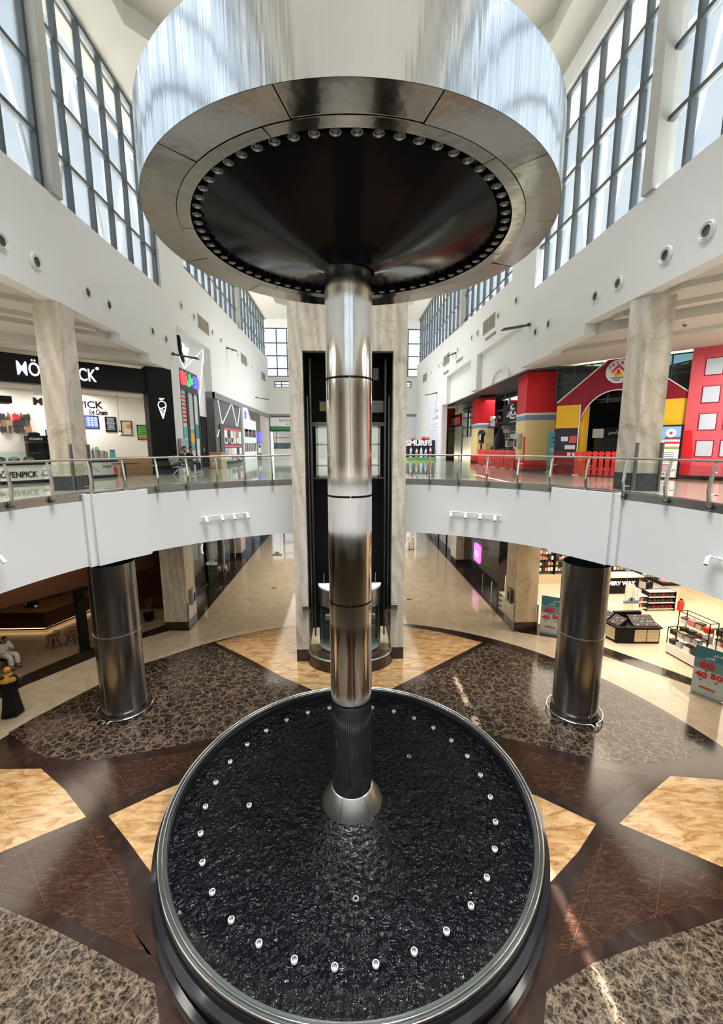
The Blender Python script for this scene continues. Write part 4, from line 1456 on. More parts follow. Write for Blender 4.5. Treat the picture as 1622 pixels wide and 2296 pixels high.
def framed(name, label, cat, fr, u0, u1, z0, z1, d, face, frame='black', group=None, fw=.035, extra=None):
    o = thing(name, label, cat, fr.at((u0 + u1) / 2, d, z0), group)
    g = MB()
    g.fbox(fr, u0, u1, d, d + .03, z0, z0 + fw).fbox(fr, u0, u1, d, d + .03, z1 - fw, z1).fbox(fr, u0, u0 + fw, d, d + .03, z0 + fw, z1 - fw).fbox(fr, u1 - fw, u1, d, d + .03, z0 + fw, z1 - fw)
    g.build('frame', frame, o)
    MB().fbox(fr, u0 + fw, u1 - fw, d, d + .015, z0 + fw, z1 - fw).build('print' if 'screen' not in name else 'screen', face, o)
    if extra:
        extra(o)
    return o


def lines(fr, u0, u1, zt, n, gap, d, h, name, mat, o, jit=.25):
    g = MB()
    for i in range(n):
        k = (math.sin(i * 7.3) * .5 + .5) * jit * (u1 - u0)
        g.fbox(fr, u0 + k / 2, u1 - k / 2, d, d + .004, zt - i * gap - h, zt - i * gap)
    return g.build(name, mat, o)


def ex(o):
    g = MB()
    for i in range(3):
        for j in range(4):
            g.fbox(LDB, -4.72 + .14 * i, -4.63 + .14 * i, D0 + .015, D0 + .02, 9.1 + .1 * j, 9.16 + .1 * j)
    g.build('menu_item', 'poster_light', o)


framed('menu_screen', 'glowing blue menu screen on the cream ice cream shop wall', 'screen', LDB, -4.85, -4.28, 8.98, 9.54, D0, 'screen_blue', extra=ex)
framed('menu_board', 'black framed menu board with fine white print on the cream shop wall', 'poster', LDB, -4.03, -3.57, 8.84, 9.52, D0, 'black',
       extra=lambda o: lines(LDB, -3.98, -3.62, 9.46, 12, .045, D0 + .015, .014, 'print_line', 'poster_light', o))


def ex(o):
    g = MB()
    for (u, z, r, m_) in ((-3.12, 8.86, .16, 0), (-3.06, 9.06, .14, 1)):
        g.cyl(LDB.at(u, D0 + .014, z), LDB.at(u, D0 + .02 - .003 * m_, z), r, n=20)
    g.build('scoop_picture', 'product_pale', o)
    g = MB()
    g.fprism(LDB, [(-3.2, 9.0), (-2.95, 8.98), (-2.95, 9.2), (-3.1, 9.22)], D0 + .015, D0 + .018)
    g.build('chocolate_picture', 'poster_brown', o)


framed('dessert_poster', 'tan framed poster of an ice cream scoop on the cream shop wall', 'poster', LDB, -3.39, -2.91, 8.69, 9.37, D0, 'poster_tan', extra=ex)


def ex(o):
    lines(LDB, -2.62, -2.28, 9.12, 5, .09, D0 + .015, .03, 'print_line', 'hair', o)
    MB().fprism(LDB, [(-2.66, 8.53), (-2.25, 8.53), (-2.3, 8.6), (-2.45, 8.66), (-2.6, 8.6)], D0 + .015, D0 + .019).build('fruit_picture', 'red_print', o)


framed('dessert_poster', 'bright green framed poster on the cream shop wall, nearest the black pillar', 'poster', LDB, -2.7, -2.2, 8.48, 9.2, D0, 'green', extra=ex)
pl = thing('pendant_lamp', 'small glass pendant lamp on a long cord in the ice cream shop', 'pendant lamp', LD.at(-1.95, -.9, 8.65))
MB().cyl(LD.at(-1.95, -.9, 8.82), LD.at(-1.95, -.9, 10.47), .008, n=6).build('cord', 'wire', pl)
MB().ball(LD.at(-1.95, -.9, 8.72), .09).build('globe', 'white_gloss', pl, 60)
MB().cyl(LD.at(-1.95, -.9, 8.8), LD.at(-1.95, -.9, 8.88), .03, n=8).build('cap', 'black', pl)
# rack of chocolate boxes on the back wall
rk = thing('display_rack', 'wooden wall rack holding small dark product boxes at the left of the cream shop wall', 'wall rack', LDB.at(-7.2, D0, 8.7))
g = MB()
for u in (-7.66, -7.42, -7.2, -7.0, -6.78):
    g.fbox(LDB, u - .025, u + .025, D0, D0 + .05, 8.72, 9.52)
g.build('upright', 'wicker', rk)
k = 0
for j, (row, z) in enumerate((((-7.62, -7.2, -6.84), 9.24), ((-7.42, -7.2, -7.0), 9.0), ((-7.62, -7.2, -6.84), 8.75))):
    for i, u in enumerate(row):
        o = MB().fbox(LDB, u - .1, u + .1, D0 + .054, D0 + .13, z, z + .22).build('product_box', ['product_dark', 'poster_brown', 'product_dark'][(i + j) % 3] if (i, j) != (1, 0) else 'red_print')
        tag(o, ['small dark product box', 'small brown product box', 'small black product box', 'small red product box'][(i + j) % 3 if (i, j) != (1, 0) else 3] + ' on the %s row of the wooden wall rack, %s from left' % (['top', 'middle', 'bottom'][j], ORD[i]), 'box', 'product boxes on the wall rack')
# fridges
for i, u in enumerate((-5.25, -4.66)):
    f_ = thing('display_fridge', '%s black topped glass door fridge behind the onyx column' % ['left hand', 'right hand'][i], 'fridge', LD.at(u + .28, -1.2, FZ), 'black topped display fridges')
    MB().fbox(LD, u, u + .56, -1.7, -1.15, FZ, 8.35).build('cabinet', 'black', f_)
    MB().fbox(LD, u + .04, u + .52, -1.15, -1.12, FZ + .3, 8.3).build('door', 'glass_tint', f_)
    hd = MB().fbox(LD, u, u + .56, -1.7, -1.08, 8.38, 8.62).build('header', 'black', f_)
    text('lettering', 'MÖVENPICK', LD, u + .07, u + .49, 8.44, 8.55, -1.08, 'letter_white', hd, thick=.01)
    g = MB()
    for z in (7.4, 7.75, 8.05):
        g.fbox(LD, u + .06, u + .5, -1.5, -1.16, z, z + .02)
    g.build('shelf', 'light_grey', f_)
framed('payment_screen', 'small violet screen on top of the display fridges', 'screen', LD, -4.6, -4.22, 8.62, 8.86, -1.3, 'screen_violet')
o = thing('printer', 'small black printer on top of the left display fridge', 'printer', LD.at(-4.98, -1.3, 8.62))
MB().fbox(LD, -5.14, -4.8, -1.5, -1.2, 8.62, 8.73).build('housing', 'black', o, bevel=.015)
MB().fbox(LD, -5.08, -4.86, -1.45, -1.25, 8.73, 8.76).build('lid', 'dark_grey', o)
# main counter
ct = thing('ice_cream_counter', 'long white ice cream counter with black trim and large lettering', 'counter', LD.at(-7.5, 2.0, FZ))
MB().fbox(LD, -10.5, -4.97, .6, 1.3, FZ + .12, 7.55).build('body', 'white_gloss', ct)
MB().fbox(LD, -10.5, -5.0, .65, 1.25, FZ, FZ + .12).build('kick', 'black', ct)
MB().fbox(LD, -10.55, -4.92, .5, 1.38, 7.55, 7.62).build('worktop', 'black', ct)
text('lettering', 'MÖVENPICK', LD, -6.62, -5.45, 7.12, 7.38, 1.3, 'black', ct, bold=.015, thick=.02)
text('script_line', arabic('موفنبيك'), LD, -5.36, -5.02, 7.1, 7.3, 1.3, 'dark_grey', ct, thick=.01)
g = MB()
g.fbox(LD, -10.4, -5.0, 1.2, 1.22, 7.62, 8.0)
g.fbox(LD, -10.4, -5.0, .7, 1.22, 8.0, 8.015)
g.build('sneeze_guard', 'glass_rail', ct)
for i, (u, r) in enumerate(((-6.4, .17), (-6.0, .15), (-5.6, .14))):
    o = thing('ice_cream_tub', '%s round tub on the ice cream counter, counted from the left' % ORD[i], 'tub', LD.at(u, .95, 7.622), 'tubs on the ice cream counter')
    MB().cyl(LD.at(u, .95, 7.622), LD.at(u, .95, 7.77), r, r * 1.1, 18).build('pot', 'steel_satin', o, 40)
    MB().ball(LD.at(u, .95, 7.77), r, r, r * .5).build('dome_lid', ['dark_grey', 'poster_cyan', 'dark_grey'][i], o, 60)
# round white counter and wood partition
rc = thing('round_counter', 'white rounded counter with printed mountains and a red figure at the ice cream shop', 'counter', LD.at(-3.6, .2, FZ))
pts = [(-3.3 + .88 * math.cos(R_(a)), .62 * math.sin(R_(a)) - .15) for a in range(0, 181, 12)]
pw = [LD.at(u, d, 0)[:2] for u, d in pts]
MB().prism(pw, FZ + .12, 7.55).build('body', 'white_gloss', rc, 40)
MB().prism([LD.at(-3.3 + (u + 3.3) * .97, d * .96, 0)[:2] for u, d in pts], FZ, FZ + .12).build('kick', 'black', rc)
MB().prism([LD.at(-3.3 + (u + 3.3) * 1.03, d * 1.04 + .02, 0)[:2] for u, d in pts], 7.55, 7.60).build('worktop', 'black', rc)


def on_curve(u):
    k = max(0.0, 1 - ((u + 3.3) / .88) ** 2)
    return .62 * math.sqrt(k) - .15 + .012


def curve_line(mb, P, r=.01):
    mb.tube([LD.at(u, on_curve(u), z) for u, z in P], r, 5)


g = MB()
curve_line(g, [(-3.85, 7.12), (-3.7, 7.34), (-3.6, 7.22), (-3.5, 7.38), (-3.38, 7.22), (-3.28, 7.15)])
curve_line(g, [(-2.85, 7.3), (-2.78, 7.45), (-2.7, 7.4), (-2.62, 7.42)])
g.build('mountain_print', 'dark_grey', rc)
text('lettering', arabic('فولمتيك'), LD, -3.3, -2.88, 7.3, 7.46, .45, 'black', rc, thick=.01)
g = MB()
g.fprism(LD, [(-2.72, 7.05), (-2.58, 7.05), (-2.56, 7.2), (-2.61, 7.36), (-2.68, 7.36), (-2.74, 7.2)], .1, .3)
g.build('red_print', 'bright_red', rc)
g = MB().fbox(LD, -2.35, -1.02, -.35, .1, FZ, 7.72)
o = tag(g.build('wood_partition', 'wood'), 'low plain wooden partition between the white counter and the black pillar', 'partition')
o = thing('cafe_table', 'small black topped table standing behind the glass balustrade', 'table', LD.at(-2.6, 1.0, FZ))
MB().fbox(LD, -2.9, -2.05, .8, 1.3, 7.47, 7.5).build('tabletop', 'black', o)
MB().cyl(LD.at(-2.5, 1.05, FZ), LD.at(-2.5, 1.05, 7.47), .03).build('leg', 'black', o)
# machines on the round counter
cm = thing('coffee_machine', 'polished steel coffee machine on the white rounded counter', 'coffee machine', LD.at(-3.6, -.35, 7.6))
g = MB()
for i, (u, r) in enumerate(((-3.2, .15), (-2.98, .13), (-2.84, .09))):
    g.cyl(LD.at(u, -.1, 7.6), LD.at(u, -.1, 8.05 - .04 * i), r, r, 18)
g.build('boiler', 'steel_satin', cm, 40)
MB().ball(LD.at(-3.2, -.1, 8.08), .12, .12, .1).build('lid', 'chrome', cm, 60)
MB().fbox(LD, -3.85, -3.45, -.3, .05, 7.6, 8.0).build('hood', 'steel_satin', cm)
o = thing('water_jug', 'tall teal glass jug on the white rounded counter', 'jug', LD.at(-3.1, -.12, 7.6))
MB().cyl(LD.at(-2.58, -.1, 7.6), LD.at(-2.58, -.1, 7.98), .12, .10, 16).build('vessel', 'poster_cyan', o, 40)
MB().cyl(LD.at(-2.58, -.1, 7.98), LD.at(-2.58, -.1, 8.04), .105, .09, 16).build('lid', 'dark_grey', o, 40)
ac = thing('ceiling_cassette', 'black ceiling projector unit hanging at the left edge of the ice cream shop', 'projector', LD.at(-6.1, -.6, 9.9))
MB().fbox(LD, -6.7, -5.66, -1.1, -.3, 9.78, 10.03).build('housing', 'black', ac, bevel=.02)
MB().cyl(LD.at(-6.2, -.7, 10.03), LD.at(-6.2, -.7, 10.46), .03).build('ceiling_rod', 'black', ac)
o = MB().fbox(LD, -4.9, -4.45, -.9, -.88, 10.18, 10.46).build('exit_sign', 'paper')
tag(o, 'pale green exit sign hanging from the ice cream shop ceiling', 'exit sign')
tg = MB()
tg.fprism(LD, [(-4.83, 10.24), (-4.53, 10.24), (-4.53, 10.4), (-4.83, 10.4)], -.88, -.875)
tg.build('sign_face', 'poster_light', o)

# ------------------------------------------------------------------ recessed bay with the toy letters
BX = -.412
tb = thing('light_tube_frame', 'white zigzag light tubes on the back of the recessed white bay', 'light tubes', LW.at(23, BX, 12))
for a, b in (((22.3, 12.8), (23.03, 12.22)), ((23.03, 12.22), (26.2, 13.85)), ((26.3, 13.85), (24.95, 10.5))):
    MB().cyl(LW.at(a[0], BX + .06, a[1]), LW.at(b[0], BX + .06, b[1]), .026, n=8).build('light_tube', 'tube_white', tb, 60)
sgn = thing('shop_emblem', 'black and white leaping abstract emblem in the recessed white bay', 'sign', LW.at(23, BX, 12.9))
g = MB()
g.fprism(LW, [(22.45, 13.75), (22.6, 13.7), (22.75, 13.3), (22.7, 13.05), (23.0, 12.75), (22.95, 12.5), (22.75, 12.55), (22.6, 12.9), (22.5, 13.3)], BX, BX + .12)
g.build('black_shape', 'black', sgn)
g = MB()
g.fprism(LW, [(22.75, 13.45), (23.0, 13.4), (23.2, 13.25), (23.6, 13.4), (23.7, 13.25), (23.4, 13.05), (23.55, 12.85), (23.35, 12.7), (23.1, 12.95), (22.85, 12.85), (22.8, 13.1)], BX, BX + .14)
g.build('white_shape', 'sign_white', sgn)
cs = thing('letter_sign', 'sign of thick red, green and blue letters over the glazed shop entrance', 'sign', LW.at(23.4, BX, 11.2))
MB().fbox(LW, 22.2, 24.85, BX, BX + .08, 11.15, 12.15).build('board', 'dark_grey', cs)
for s_, u0, u1, m_ in ((arabic('فا'), 22.28, 22.98, 'sign_red'), (arabic('عل'), 23.1, 23.85, 'sign_green'), ('50', 24.0, 24.75, 'sign_blue')):
    text('letter', s_, LW, u0, u1, 11.32, 12.0, BX + .08, m_, cs, bold=.04, thick=.12)
sf = thing('shop_window', 'narrow shop window with red striped and coloured decal panels in the recessed bay', 'shop window', LW.at(23.4, BX, FZ))
MB().fbox(LW, 22.2, 24.85, BX, BX + .04, FZ, 11.15).build('backing', 'poster_light', sf)
g = MB()
for u in (22.2, 23.0, 23.18, 24.0, 24.8):
    g.fbox(LW, u - .05, u + .05, BX + .04, BX + .1, FZ, 11.15)
g.fbox(LW, 22.2, 24.8, BX + .04, BX + .1, 11.05, 11.15)
g.build('mullion', 'dark_grey', sf)
for nm, u0, u1, zz, m_ in (('red_stripe', 22.25, 22.95, [10.9 - .2 * i for i in range(8)], 'red_print'),):
    g = MB()
    for z in zz:
        g.fbox(LW, u0, u1, BX + .04, BX + .05, z - .1, z)
    g.build(nm, m_, sf)
for u0, u1, z0, z1, m_ in ((22.25, 22.95, 8.6, 9.2, 'poster_cyan'), (22.25, 22.95, 8.0, 8.5, 'poster_blue'), (22.25, 22.95, FZ, 7.7, 'poster_tan'), (23.25, 23.95, 9.2, 10.9, 'light_grey'),
                           (23.25, 23.95, 8.4, 9.1, 'poster_cyan'), (24.05, 24.75, 8.6, 9.4, 'poster_teal'), (23.3, 23.9, 7.95, 8.35, 'poster_cyan'), (24.05, 24.6, 7.6, 7.95, 'plate_white')):
    MB().fbox(LW, u0, u1, BX + .04, BX + .052, z0, z1).build('decal_panel', m_, sf)
MB().cyl(LW.at(23.6, BX + .05, 8.6), LW.at(23.6, BX + .065, 8.6), .32, n=20).build('yellow_decal', 'yellow', sf)
o = tag(MB().fbox(LW, 25.15, 26.2, BX, BX + .05, FZ, 9.92).build('service_door', 'black'), 'plain tall black service door in the recessed bay beside the grey cladding', 'door')
MB().fbox(LW, 25.22, 25.28, BX + .05, BX + .1, 7.8, 8.1).build('handle', 'steel_satin', o)
o = thing('wall_dispenser', 'grey metal wall box on the white pier beside the black pillar', 'dispenser', LW.at(20.9, 0, 7.75))
MB().fbox(LW, 20.55, 21.2, 0, .16, 7.75, 8.55).build('housing', 'light_grey', o, bevel=.02)
MB().fbox(LW, 20.8, 21.1, .16, .17, 7.85, 8.2).build('front_window', 'dark_grey', o)
# grey cladding of the cinema front
gc = MB()
gc.fbox(LW, 26.47, 40.5, 0, .06, FZ, 11.1).fbox(LW, 26.4, 26.47, -.42, .06, FZ, 11.1)
S('trim_11', gc, 'grey_stone')
S('trim_12', MB().fbox(LW, 26.38, 46, 0, .12, 11.1, 11.45).fbox(LW, 26.38, 26.47, -.42, .12, 11.1, 11.45), 'mid_grey')
tb = thing('light_tube_frame', 'white zigzag light tubes on the grey stone cladding', 'light tubes', LW.at(29, .06, 9.6))
for a, b in (((27.15, 11.05), (27.75, 9.62)), ((27.9, 9.62), (30.2, 11.05)), ((30.5, 11.05), (31.5, 9.62)), ((31.75, 9.62), (32.75, 11.05)), ((26.6, 8.75), (27.1, 9.2)), ((28.0, 7.05), (28.3, 6.95))):
    MB().cyl(LW.at(a[0], .1, a[1]), LW.at(b[0], .1, b[1]), .026, n=8).build('light_tube', 'tube_white', tb, 60)
pb = thing('poster_board', 'large board of small film posters in two rows on the grey cladding', 'poster board', LW.at(29.9, .06, 7.1))
MB().fbox(LW, 27.2, 32.6, .06, .14, 7.1, 9.56).build('board', 'frame_grey', pb)
for z in (9.38, 8.24):
    MB().fbox(LW, 27.95, 32.5, .14, .15, z - .14, z).build('header_strip', 'red_pink', pb)
pm = ['poster_white', 'product_dark', 'poster_light', 'light_grey', 'poster_brown', 'poster_white', 'poster_light', 'product_dark', 'poster_blue', 'poster_tan', 'poster_light', 'poster_white', 'product_dark', 'poster_white']
for r in range(2):
    for i in range(6):
        u = 27.98 + .755 * i
        z0 = 8.34 if r == 0 else 7.16
        f_ = MB().fbox(LW, u, u + .68, .14, .155, z0, z0 + .88).build('film_poster', pm[r * 7 + i + r], pb)
        MB().fbox(LW, u + .1, u + .58, .155, .16, z0 + .08, z0 + .4).build('poster_image', pm[(r * 5 + i * 3 + 1) % 14], f_)
tk = thing('ticket_storefront', 'white and glass ticket counter front with black windows on the grey cladding', 'shop front', LW.at(35.5, .06, FZ))
g = MB()
g.fprism(LW, [(33.2, FZ), (37.85, FZ), (37.85, 10.3), (35.8, 10.35), (34.75, 11.2), (33.2, 11.15)], .06, .2)
g.build('panel', 'poster_white', tk)
for i in range(3):
    MB().fbox(LW, 33.45 + 1.42 * i, 34.7 + 1.42 * i, .2, .215, 8.9, 9.52).build('upper_screen', 'black_gloss', tk)
for i in range(7):
    MB().fbox(LW, 33.4 + .62 * i, 33.8 + .62 * i, .2, .215, 7.72, 8.42).build('ticket_slot', 'dark_grey', tk)
MB().fbox(LW, 35.1, 37.8, .06, .12, 10.35, 11.1).build('glass_strip', 'dark_grey', tk)
g = MB().fprism(LW, [(33.6, 10.35), (34.2, 10.3), (34.3, 10.8), (33.9, 11.0), (33.6, 10.8)], .2, .23)
g.build('blue_badge', 'sign_blue', tk)
o = tag(MB().fbox(LW, 38.75, 40.0, .06, .3, 8.5, 9.45).build('blue_sign', 'sign_blue'), 'glowing blue sign at the far end of the grey cladding', 'sign')
o = tag(MB().fbox(LW, 38.9, 40.2, .06, .12, 7.5, 8.4).build('notice_board', 'poster_white'), 'white notice with dark blots under the blue sign', 'notice')
MB().fbox(LW, 39.1, 39.9, .12, .13, 8.0, 8.25).build('blot', 'black', o)
o = tag(MB().fbox(LW, 26.42, 26.45, -.3, -.02, 8.85, 9.25).build('info_sign', 'sign_red'), 'square red sign on the corner of the grey cladding', 'sign')
o = thing('alcove_door', 'dark framed door in the white alcove near the end wall', 'door', LW.at(42, -2, FZ))
MB().fbox(LW, 41.0, 43.4, -1.995, -1.94, FZ, 9.6).build('leaf', 'poster_brown', o)
MB().fbox(LW, 41.1, 43.3, -1.94, -1.93, 8.6, 9.5).build('upper_pane', 'black', o)
o = thing('waste_bin', 'square tan waste bin beside the black service door', 'bin', LW.at(25.0, .7, FZ))
MB().fbox(LW, 24.2, 25.3, .3, .95, FZ, 7.75).build('body', 'poster_tan', o, bevel=.02)
MB().fbox(LW, 24.15, 25.35, .25, 1.0, 7.75, 7.82).build('lid', 'wood', o)
# kitchen shop in the end wall
ks = thing('kitchen_shop', 'small food shop with a white sign over a green band in the end wall', 'shop front', EWF.at(-6, 0, FZ))
MB().fbox(EWF, -8.0, -4.0, -.2, .1, 9.75, 11.3).build('fascia', 'black', ks)
sb = MB().fbox(EWF, -7.9, -4.05, .1, .14, 10.25, 11.2).build('sign_panel', 'plate_white', ks)
text('lettering', 'KITCHEN', EWF, -6.9, -4.9, 10.75, 10.98, .14, 'black', sb, thick=.02)
text('small_lettering', '& DELI', EWF, -6.2, -5.3, 10.4, 10.55, .14, 'black', sb, thick=.02)
MB().fbox(EWF, -7.9, -4.05, .1, .16, 9.82, 10.25).build('green_band', 'kitchen_green', ks)
MB().fbox(EWF, -8.0, -4.0, -2.2, -2.0, FZ, 9.75).build('back_wall', 'light_grey', ks)
MB().fbox(EWF, -8.0, -4.0, -2.0, -.2, 9.7, 9.75).build('soffit', 'light_grey', ks)
MB().fbox(EWF, -7.6, -4.1, -.5, .1, FZ, 7.85).build('counter', 'white_gloss', ks)
MB().fbox(EWF, -7.6, -4.1, -.4, .02, 7.85, 8.5).build('display_case', 'glass_tint', ks)
g = MB()
for u in (-7.6, -7.35, -5.7, -4.1):
    g.fbox(EWF, u - .03, u + .03, -.1, 0, 7.8, 9.75)
g.fbox(EWF, -7.6, -4.1, -.1, 0, 9.0, 9.08)
g.build('shutter_frame', 'dark_grey', ks)
# ------------------------------------------------------------------ red and yellow pillars of the toy shops
def toy_pillar(fp, label, zt):
    cx_ = sum(p[0] for p in fp) / 4
    cy_ = sum(p[1] for p in fp) / 4
    o = thing('toy_shop_pillar', label, 'pillar', (cx_, cy_, FZ), 'painted pillars of the toy shops')
    k = 1.0
    for nm, z0, z1, m_, gk in (('red_top', 9.72, zt, 'red', 1), ('white_band', 9.62, 9.72, 'white_gloss', 1.012), ('blue_band', 9.38, 9.62, 'blue_band', 1.008),
                               ('cream_shaft', 7.45, 9.38, 'butter', 1), ('red_base', FZ + .12, 7.45, 'red', 1.01), ('skirting', FZ, FZ + .12, 'black_stone', 1.02)):
        MB().prism([(cx_ + (p[0] - cx_) * gk, cy_ + (p[1] - cy_) * gk) for p in fp], z0, z1).build(nm, m_, o)
    return o


tp = toy_pillar([(8.84, 20.15), (10.12, 19.7), (10.5, 21.0), (9.0, 21.6)], 'nearest and largest red, blue and cream pillar of the toy shop', 11.62)
MB().box(8.8, 8.86, 20.08, 20.14, FZ + .5, FZ + 1.7).build('corner_guard', 'red', tp)
tp = toy_pillar([(9.55, 29.6), (10.6, 29.2), (10.8, 31.0), (9.75, 31.6)], 'middle red, blue and cream pillar behind the red picket fence', 11.46)
tp = toy_pillar([(9.0, 37.3), (9.9, 37.0), (10.1, 38.2), (9.2, 38.6)], 'farthest red, blue and cream pillar beside the white hoarding', 11.4)
o = thing('wall_dispenser', 'grey metal wall box on the nearest toy shop pillar', 'dispenser', (8.78, 20.9, 7.95))
MB().box(8.66, 8.88, 20.5, 21.0, 8.0, 8.75).build('housing', 'light_grey', o, bevel=.02)
MB().box(8.65, 8.66, 20.6, 20.9, 8.1, 8.5).build('front_window', 'dark_grey', o)

# dark teal glazed play shop behind the pillars
gw = MB()
gw.box(14.6, 14.9, 17, 46, FZ, 11.7)
S('wall_play_shop', gw, 'teal')
S('ceiling_play_shop', MB().box(8.4, 14.9, 19.5, 46, 11.66, 11.8), 'dark_grey')
window('window_9', Frame(11.2, 0, -PI / 2), [-y for y in (21.6, 23.2, 24.8, 26.4, 28.2, 31.0, 32.6, 34.2, 35.8, 37.4)], [9.75, 10.6, 11.4], -39, -21, 8.9, 11.6, .14, .16, 0, 'glass_tint')
for i, (y, h) in enumerate(((22.2, .8), (25.5, .7), (29.0, .8), (33.0, .6))):
    o = thing('teal_column', '%s dark teal structural column inside the glazed play shop, counted from the near end' % ORD[i], 'column', (12.6, y, FZ), 'teal columns of the play shop')
    MB().box(12.6, 13.2, y, y + h, FZ, 11.66).build('shaft', 'teal', o)
    MB().box(12.55, 13.25, y - .05, y + h + .05, FZ, FZ + .3).build('base', 'black', o)
window('window_10', Frame(14.5, 0, -PI / 2), [-(18 + 1.4 * i) for i in range(20)], [8.0, 9.2, 10.4, 11.5], -45, -17.5, FZ, 11.6, .12, .16, 0)

# toy shop front on the right diagonal
tf = thing('toy_storefront', 'maroon gabled toy shop front with an arched doorway and yellow side panels', 'shop front', RD.at(4.4, 0, FZ))
cxu = 4.43
AR = [(cxu + 1.32 * math.sin(R_(a)), 8.9 + 1.5 * math.cos(R_(a))) for a in range(-80, 81, 8)]
g = MB()
g.fprism(RD, [(2.14, 9.9)] + [(3.1, 9.9)] + AR + [(5.75, 9.9), (6.74, 9.9), (6.74, 10.14), (4.9, 11.61), (4.0, 11.61), (2.14, 10.03)], -.15, 0)
g.build('gable', 'maroon', tf)
for u0, u1 in ((2.14, 3.1), (5.76, 6.74)):
    MB().fbox(RD, u0, u1, -.15, 0, 8.92, 9.9).build('yellow_panel', 'yellow', tf)
    MB().fbox(RD, u0, u1, -.15, -.01, FZ, 8.92).build('navy_panel', 'navy', tf)
    MB().fbox(RD, u0 + .02, u1 - .02, -.02, 0, FZ, 7.9).build('lower_panel', 'maroon', tf)
g = MB()
pts = [(3.1, FZ)] + [(3.1, 9.9)] + AR + [(5.76, 9.9), (5.76, FZ)]
g.tube([RD.at(u, .01, z) for u, z in pts], .025, 6)
g.tube([RD.at(u, .01, z) for u, z in ((2.14, 10.03), (4.0, 11.60))], .025, 6)
g.tube([RD.at(u, .01, z) for u, z in ((4.9, 11.60), (6.73, 10.14))], .025, 6)
g.build('white_piping', 'white_gloss', tf, 60)
MB().fbox(RD, 3.1, 3.25, -.9, -.15, FZ, 9.9).build('door_reveal', 'yellow', tf)
lg = thing('round_sign', 'round cream toy shop sign with a small house and ribbon on the maroon gable', 'sign', RD.at(cxu, .03, 10.7))
MB().cyl(RD.at(cxu, .005, 11.11), RD.at(cxu, .08, 11.11), .46, n=40).build('disc', 'poster_white', lg, 40)
g = MB()
g.fprism(RD, [(cxu - .28, 11.1), (cxu + .0, 11.38), (cxu + .28, 11.1), (cxu + .2, 11.08), (cxu, 11.26), (cxu - .2, 11.08)], .08, .1)
g.fprism(RD, [(cxu - .05, 11.18), (cxu + .05, 11.18), (cxu + .05, 11.0), (cxu - .05, 11.0)], .08, .1)
g.build('house_roof', 'red_print', lg)
MB().fbox(RD, cxu - .16, cxu + .16, .08, .095, 10.9, 11.08).build('house_wall', 'yellow', lg)
MB().fprism(RD, [(cxu - .3, 10.88), (cxu + .3, 10.88), (cxu + .2, 10.82), (cxu - .2, 10.82)], .08, .095).build('ribbon', 'blue_band', lg)
# TOYS along the upper rim of the disc
for k, ch in enumerate('TOYS'):
    a = R_(-60 + 26 * k)
    uu, zz = cxu + .37 * math.sin(a), 11.11 + .33 * math.cos(a)
    text('letter', ch, RD, uu - .045, uu + .045, zz - .06, zz + .06, .085, 'navy', lg, bold=.03, thick=.01)
text('arabic_line', arabic('دار العاب'), RD, cxu - .3, cxu + .3, 10.7, 10.82, .085, 'navy', lg, thick=.01)
# dark glass behind the gable
window('window_11', RD, [1.9, 2.6, 3.3, 4.0, 4.7, 5.4, 6.1, 6.75], [10.1, 10.9, 11.6], 1.9, 6.8, 9.95, 11.62, .05, .06, -.5, 'glass_tint')
S('wall_toy_shop', MB().fbox(RD, 1.6, 14, -4.2, -4.0, FZ, 11.7).fbox(RD, 1.3, 1.6, -4.0, -1.4, FZ, 11.7), 'black')
o = thing('inner_sign', 'black banner with white script above a dark counter inside the arched doorway', 'sign', RD.at(4.4, -1.5, 8.5))
MB().fbox(RD, 3.75, 5.3, -1.5, -1.46, 8.5, 8.95).build('panel', 'black', o)
text('lettering', arabic('مرحبا بكم في العالم السحري'), RD, 3.95, 5.1, 8.6, 8.82, -1.46, 'letter_white', o, thick=.01)
MB().fbox(RD, 3.3, 3.75, -1.5, -1.46, 8.5, 8.9).build('grey_card', 'light_grey', o)
MB().fbox(RD, 5.3, 5.7, -1.5, -1.46, 8.5, 8.9).build('grey_card', 'light_grey', o)
o = MB().fbox(RD, 3.3, 5.7, -2.2, -1.2, FZ, 7.95).build('dark_counter', 'black')
tag(o, 'dark sales counter inside the arched toy shop doorway', 'counter')
MB().fbox(RD, 3.3, 5.7, -1.48, -1.47, 7.95, 8.5).build('glass_front', 'glass_tint', o)
o = MB().fbox(RD, 5.1, 5.6, -.9, -.5, FZ, 7.95).build('yellow_box', 'yellow')
tag(o, 'yellow cabinet behind the nearer red picket fence', 'cabinet')
for i, (u, z, w_, h_, m_) in enumerate(((2.55, 8.35, .28, .2, 'paper'), (2.9, 8.28, .3, .3, 'red_pink'), (2.8, 8.0, .42, .18, 'paper'), (2.78, 7.72, .14, .14, 'paper'), (2.98, 7.72, .14, .14, 'paper'))):
    tag(MB().fbox(RD, u - w_ / 2, u + w_ / 2, .0, .012, z, z + h_).build('wall_notice', m_), ['small white notice at the upper left', 'pink and white notice at the upper right', 'wide white notice below the upper pair', 'small square sticker at lower left', 'small square sticker at lower right'][i] + ' of the navy panel beside the arched doorway', 'notice')
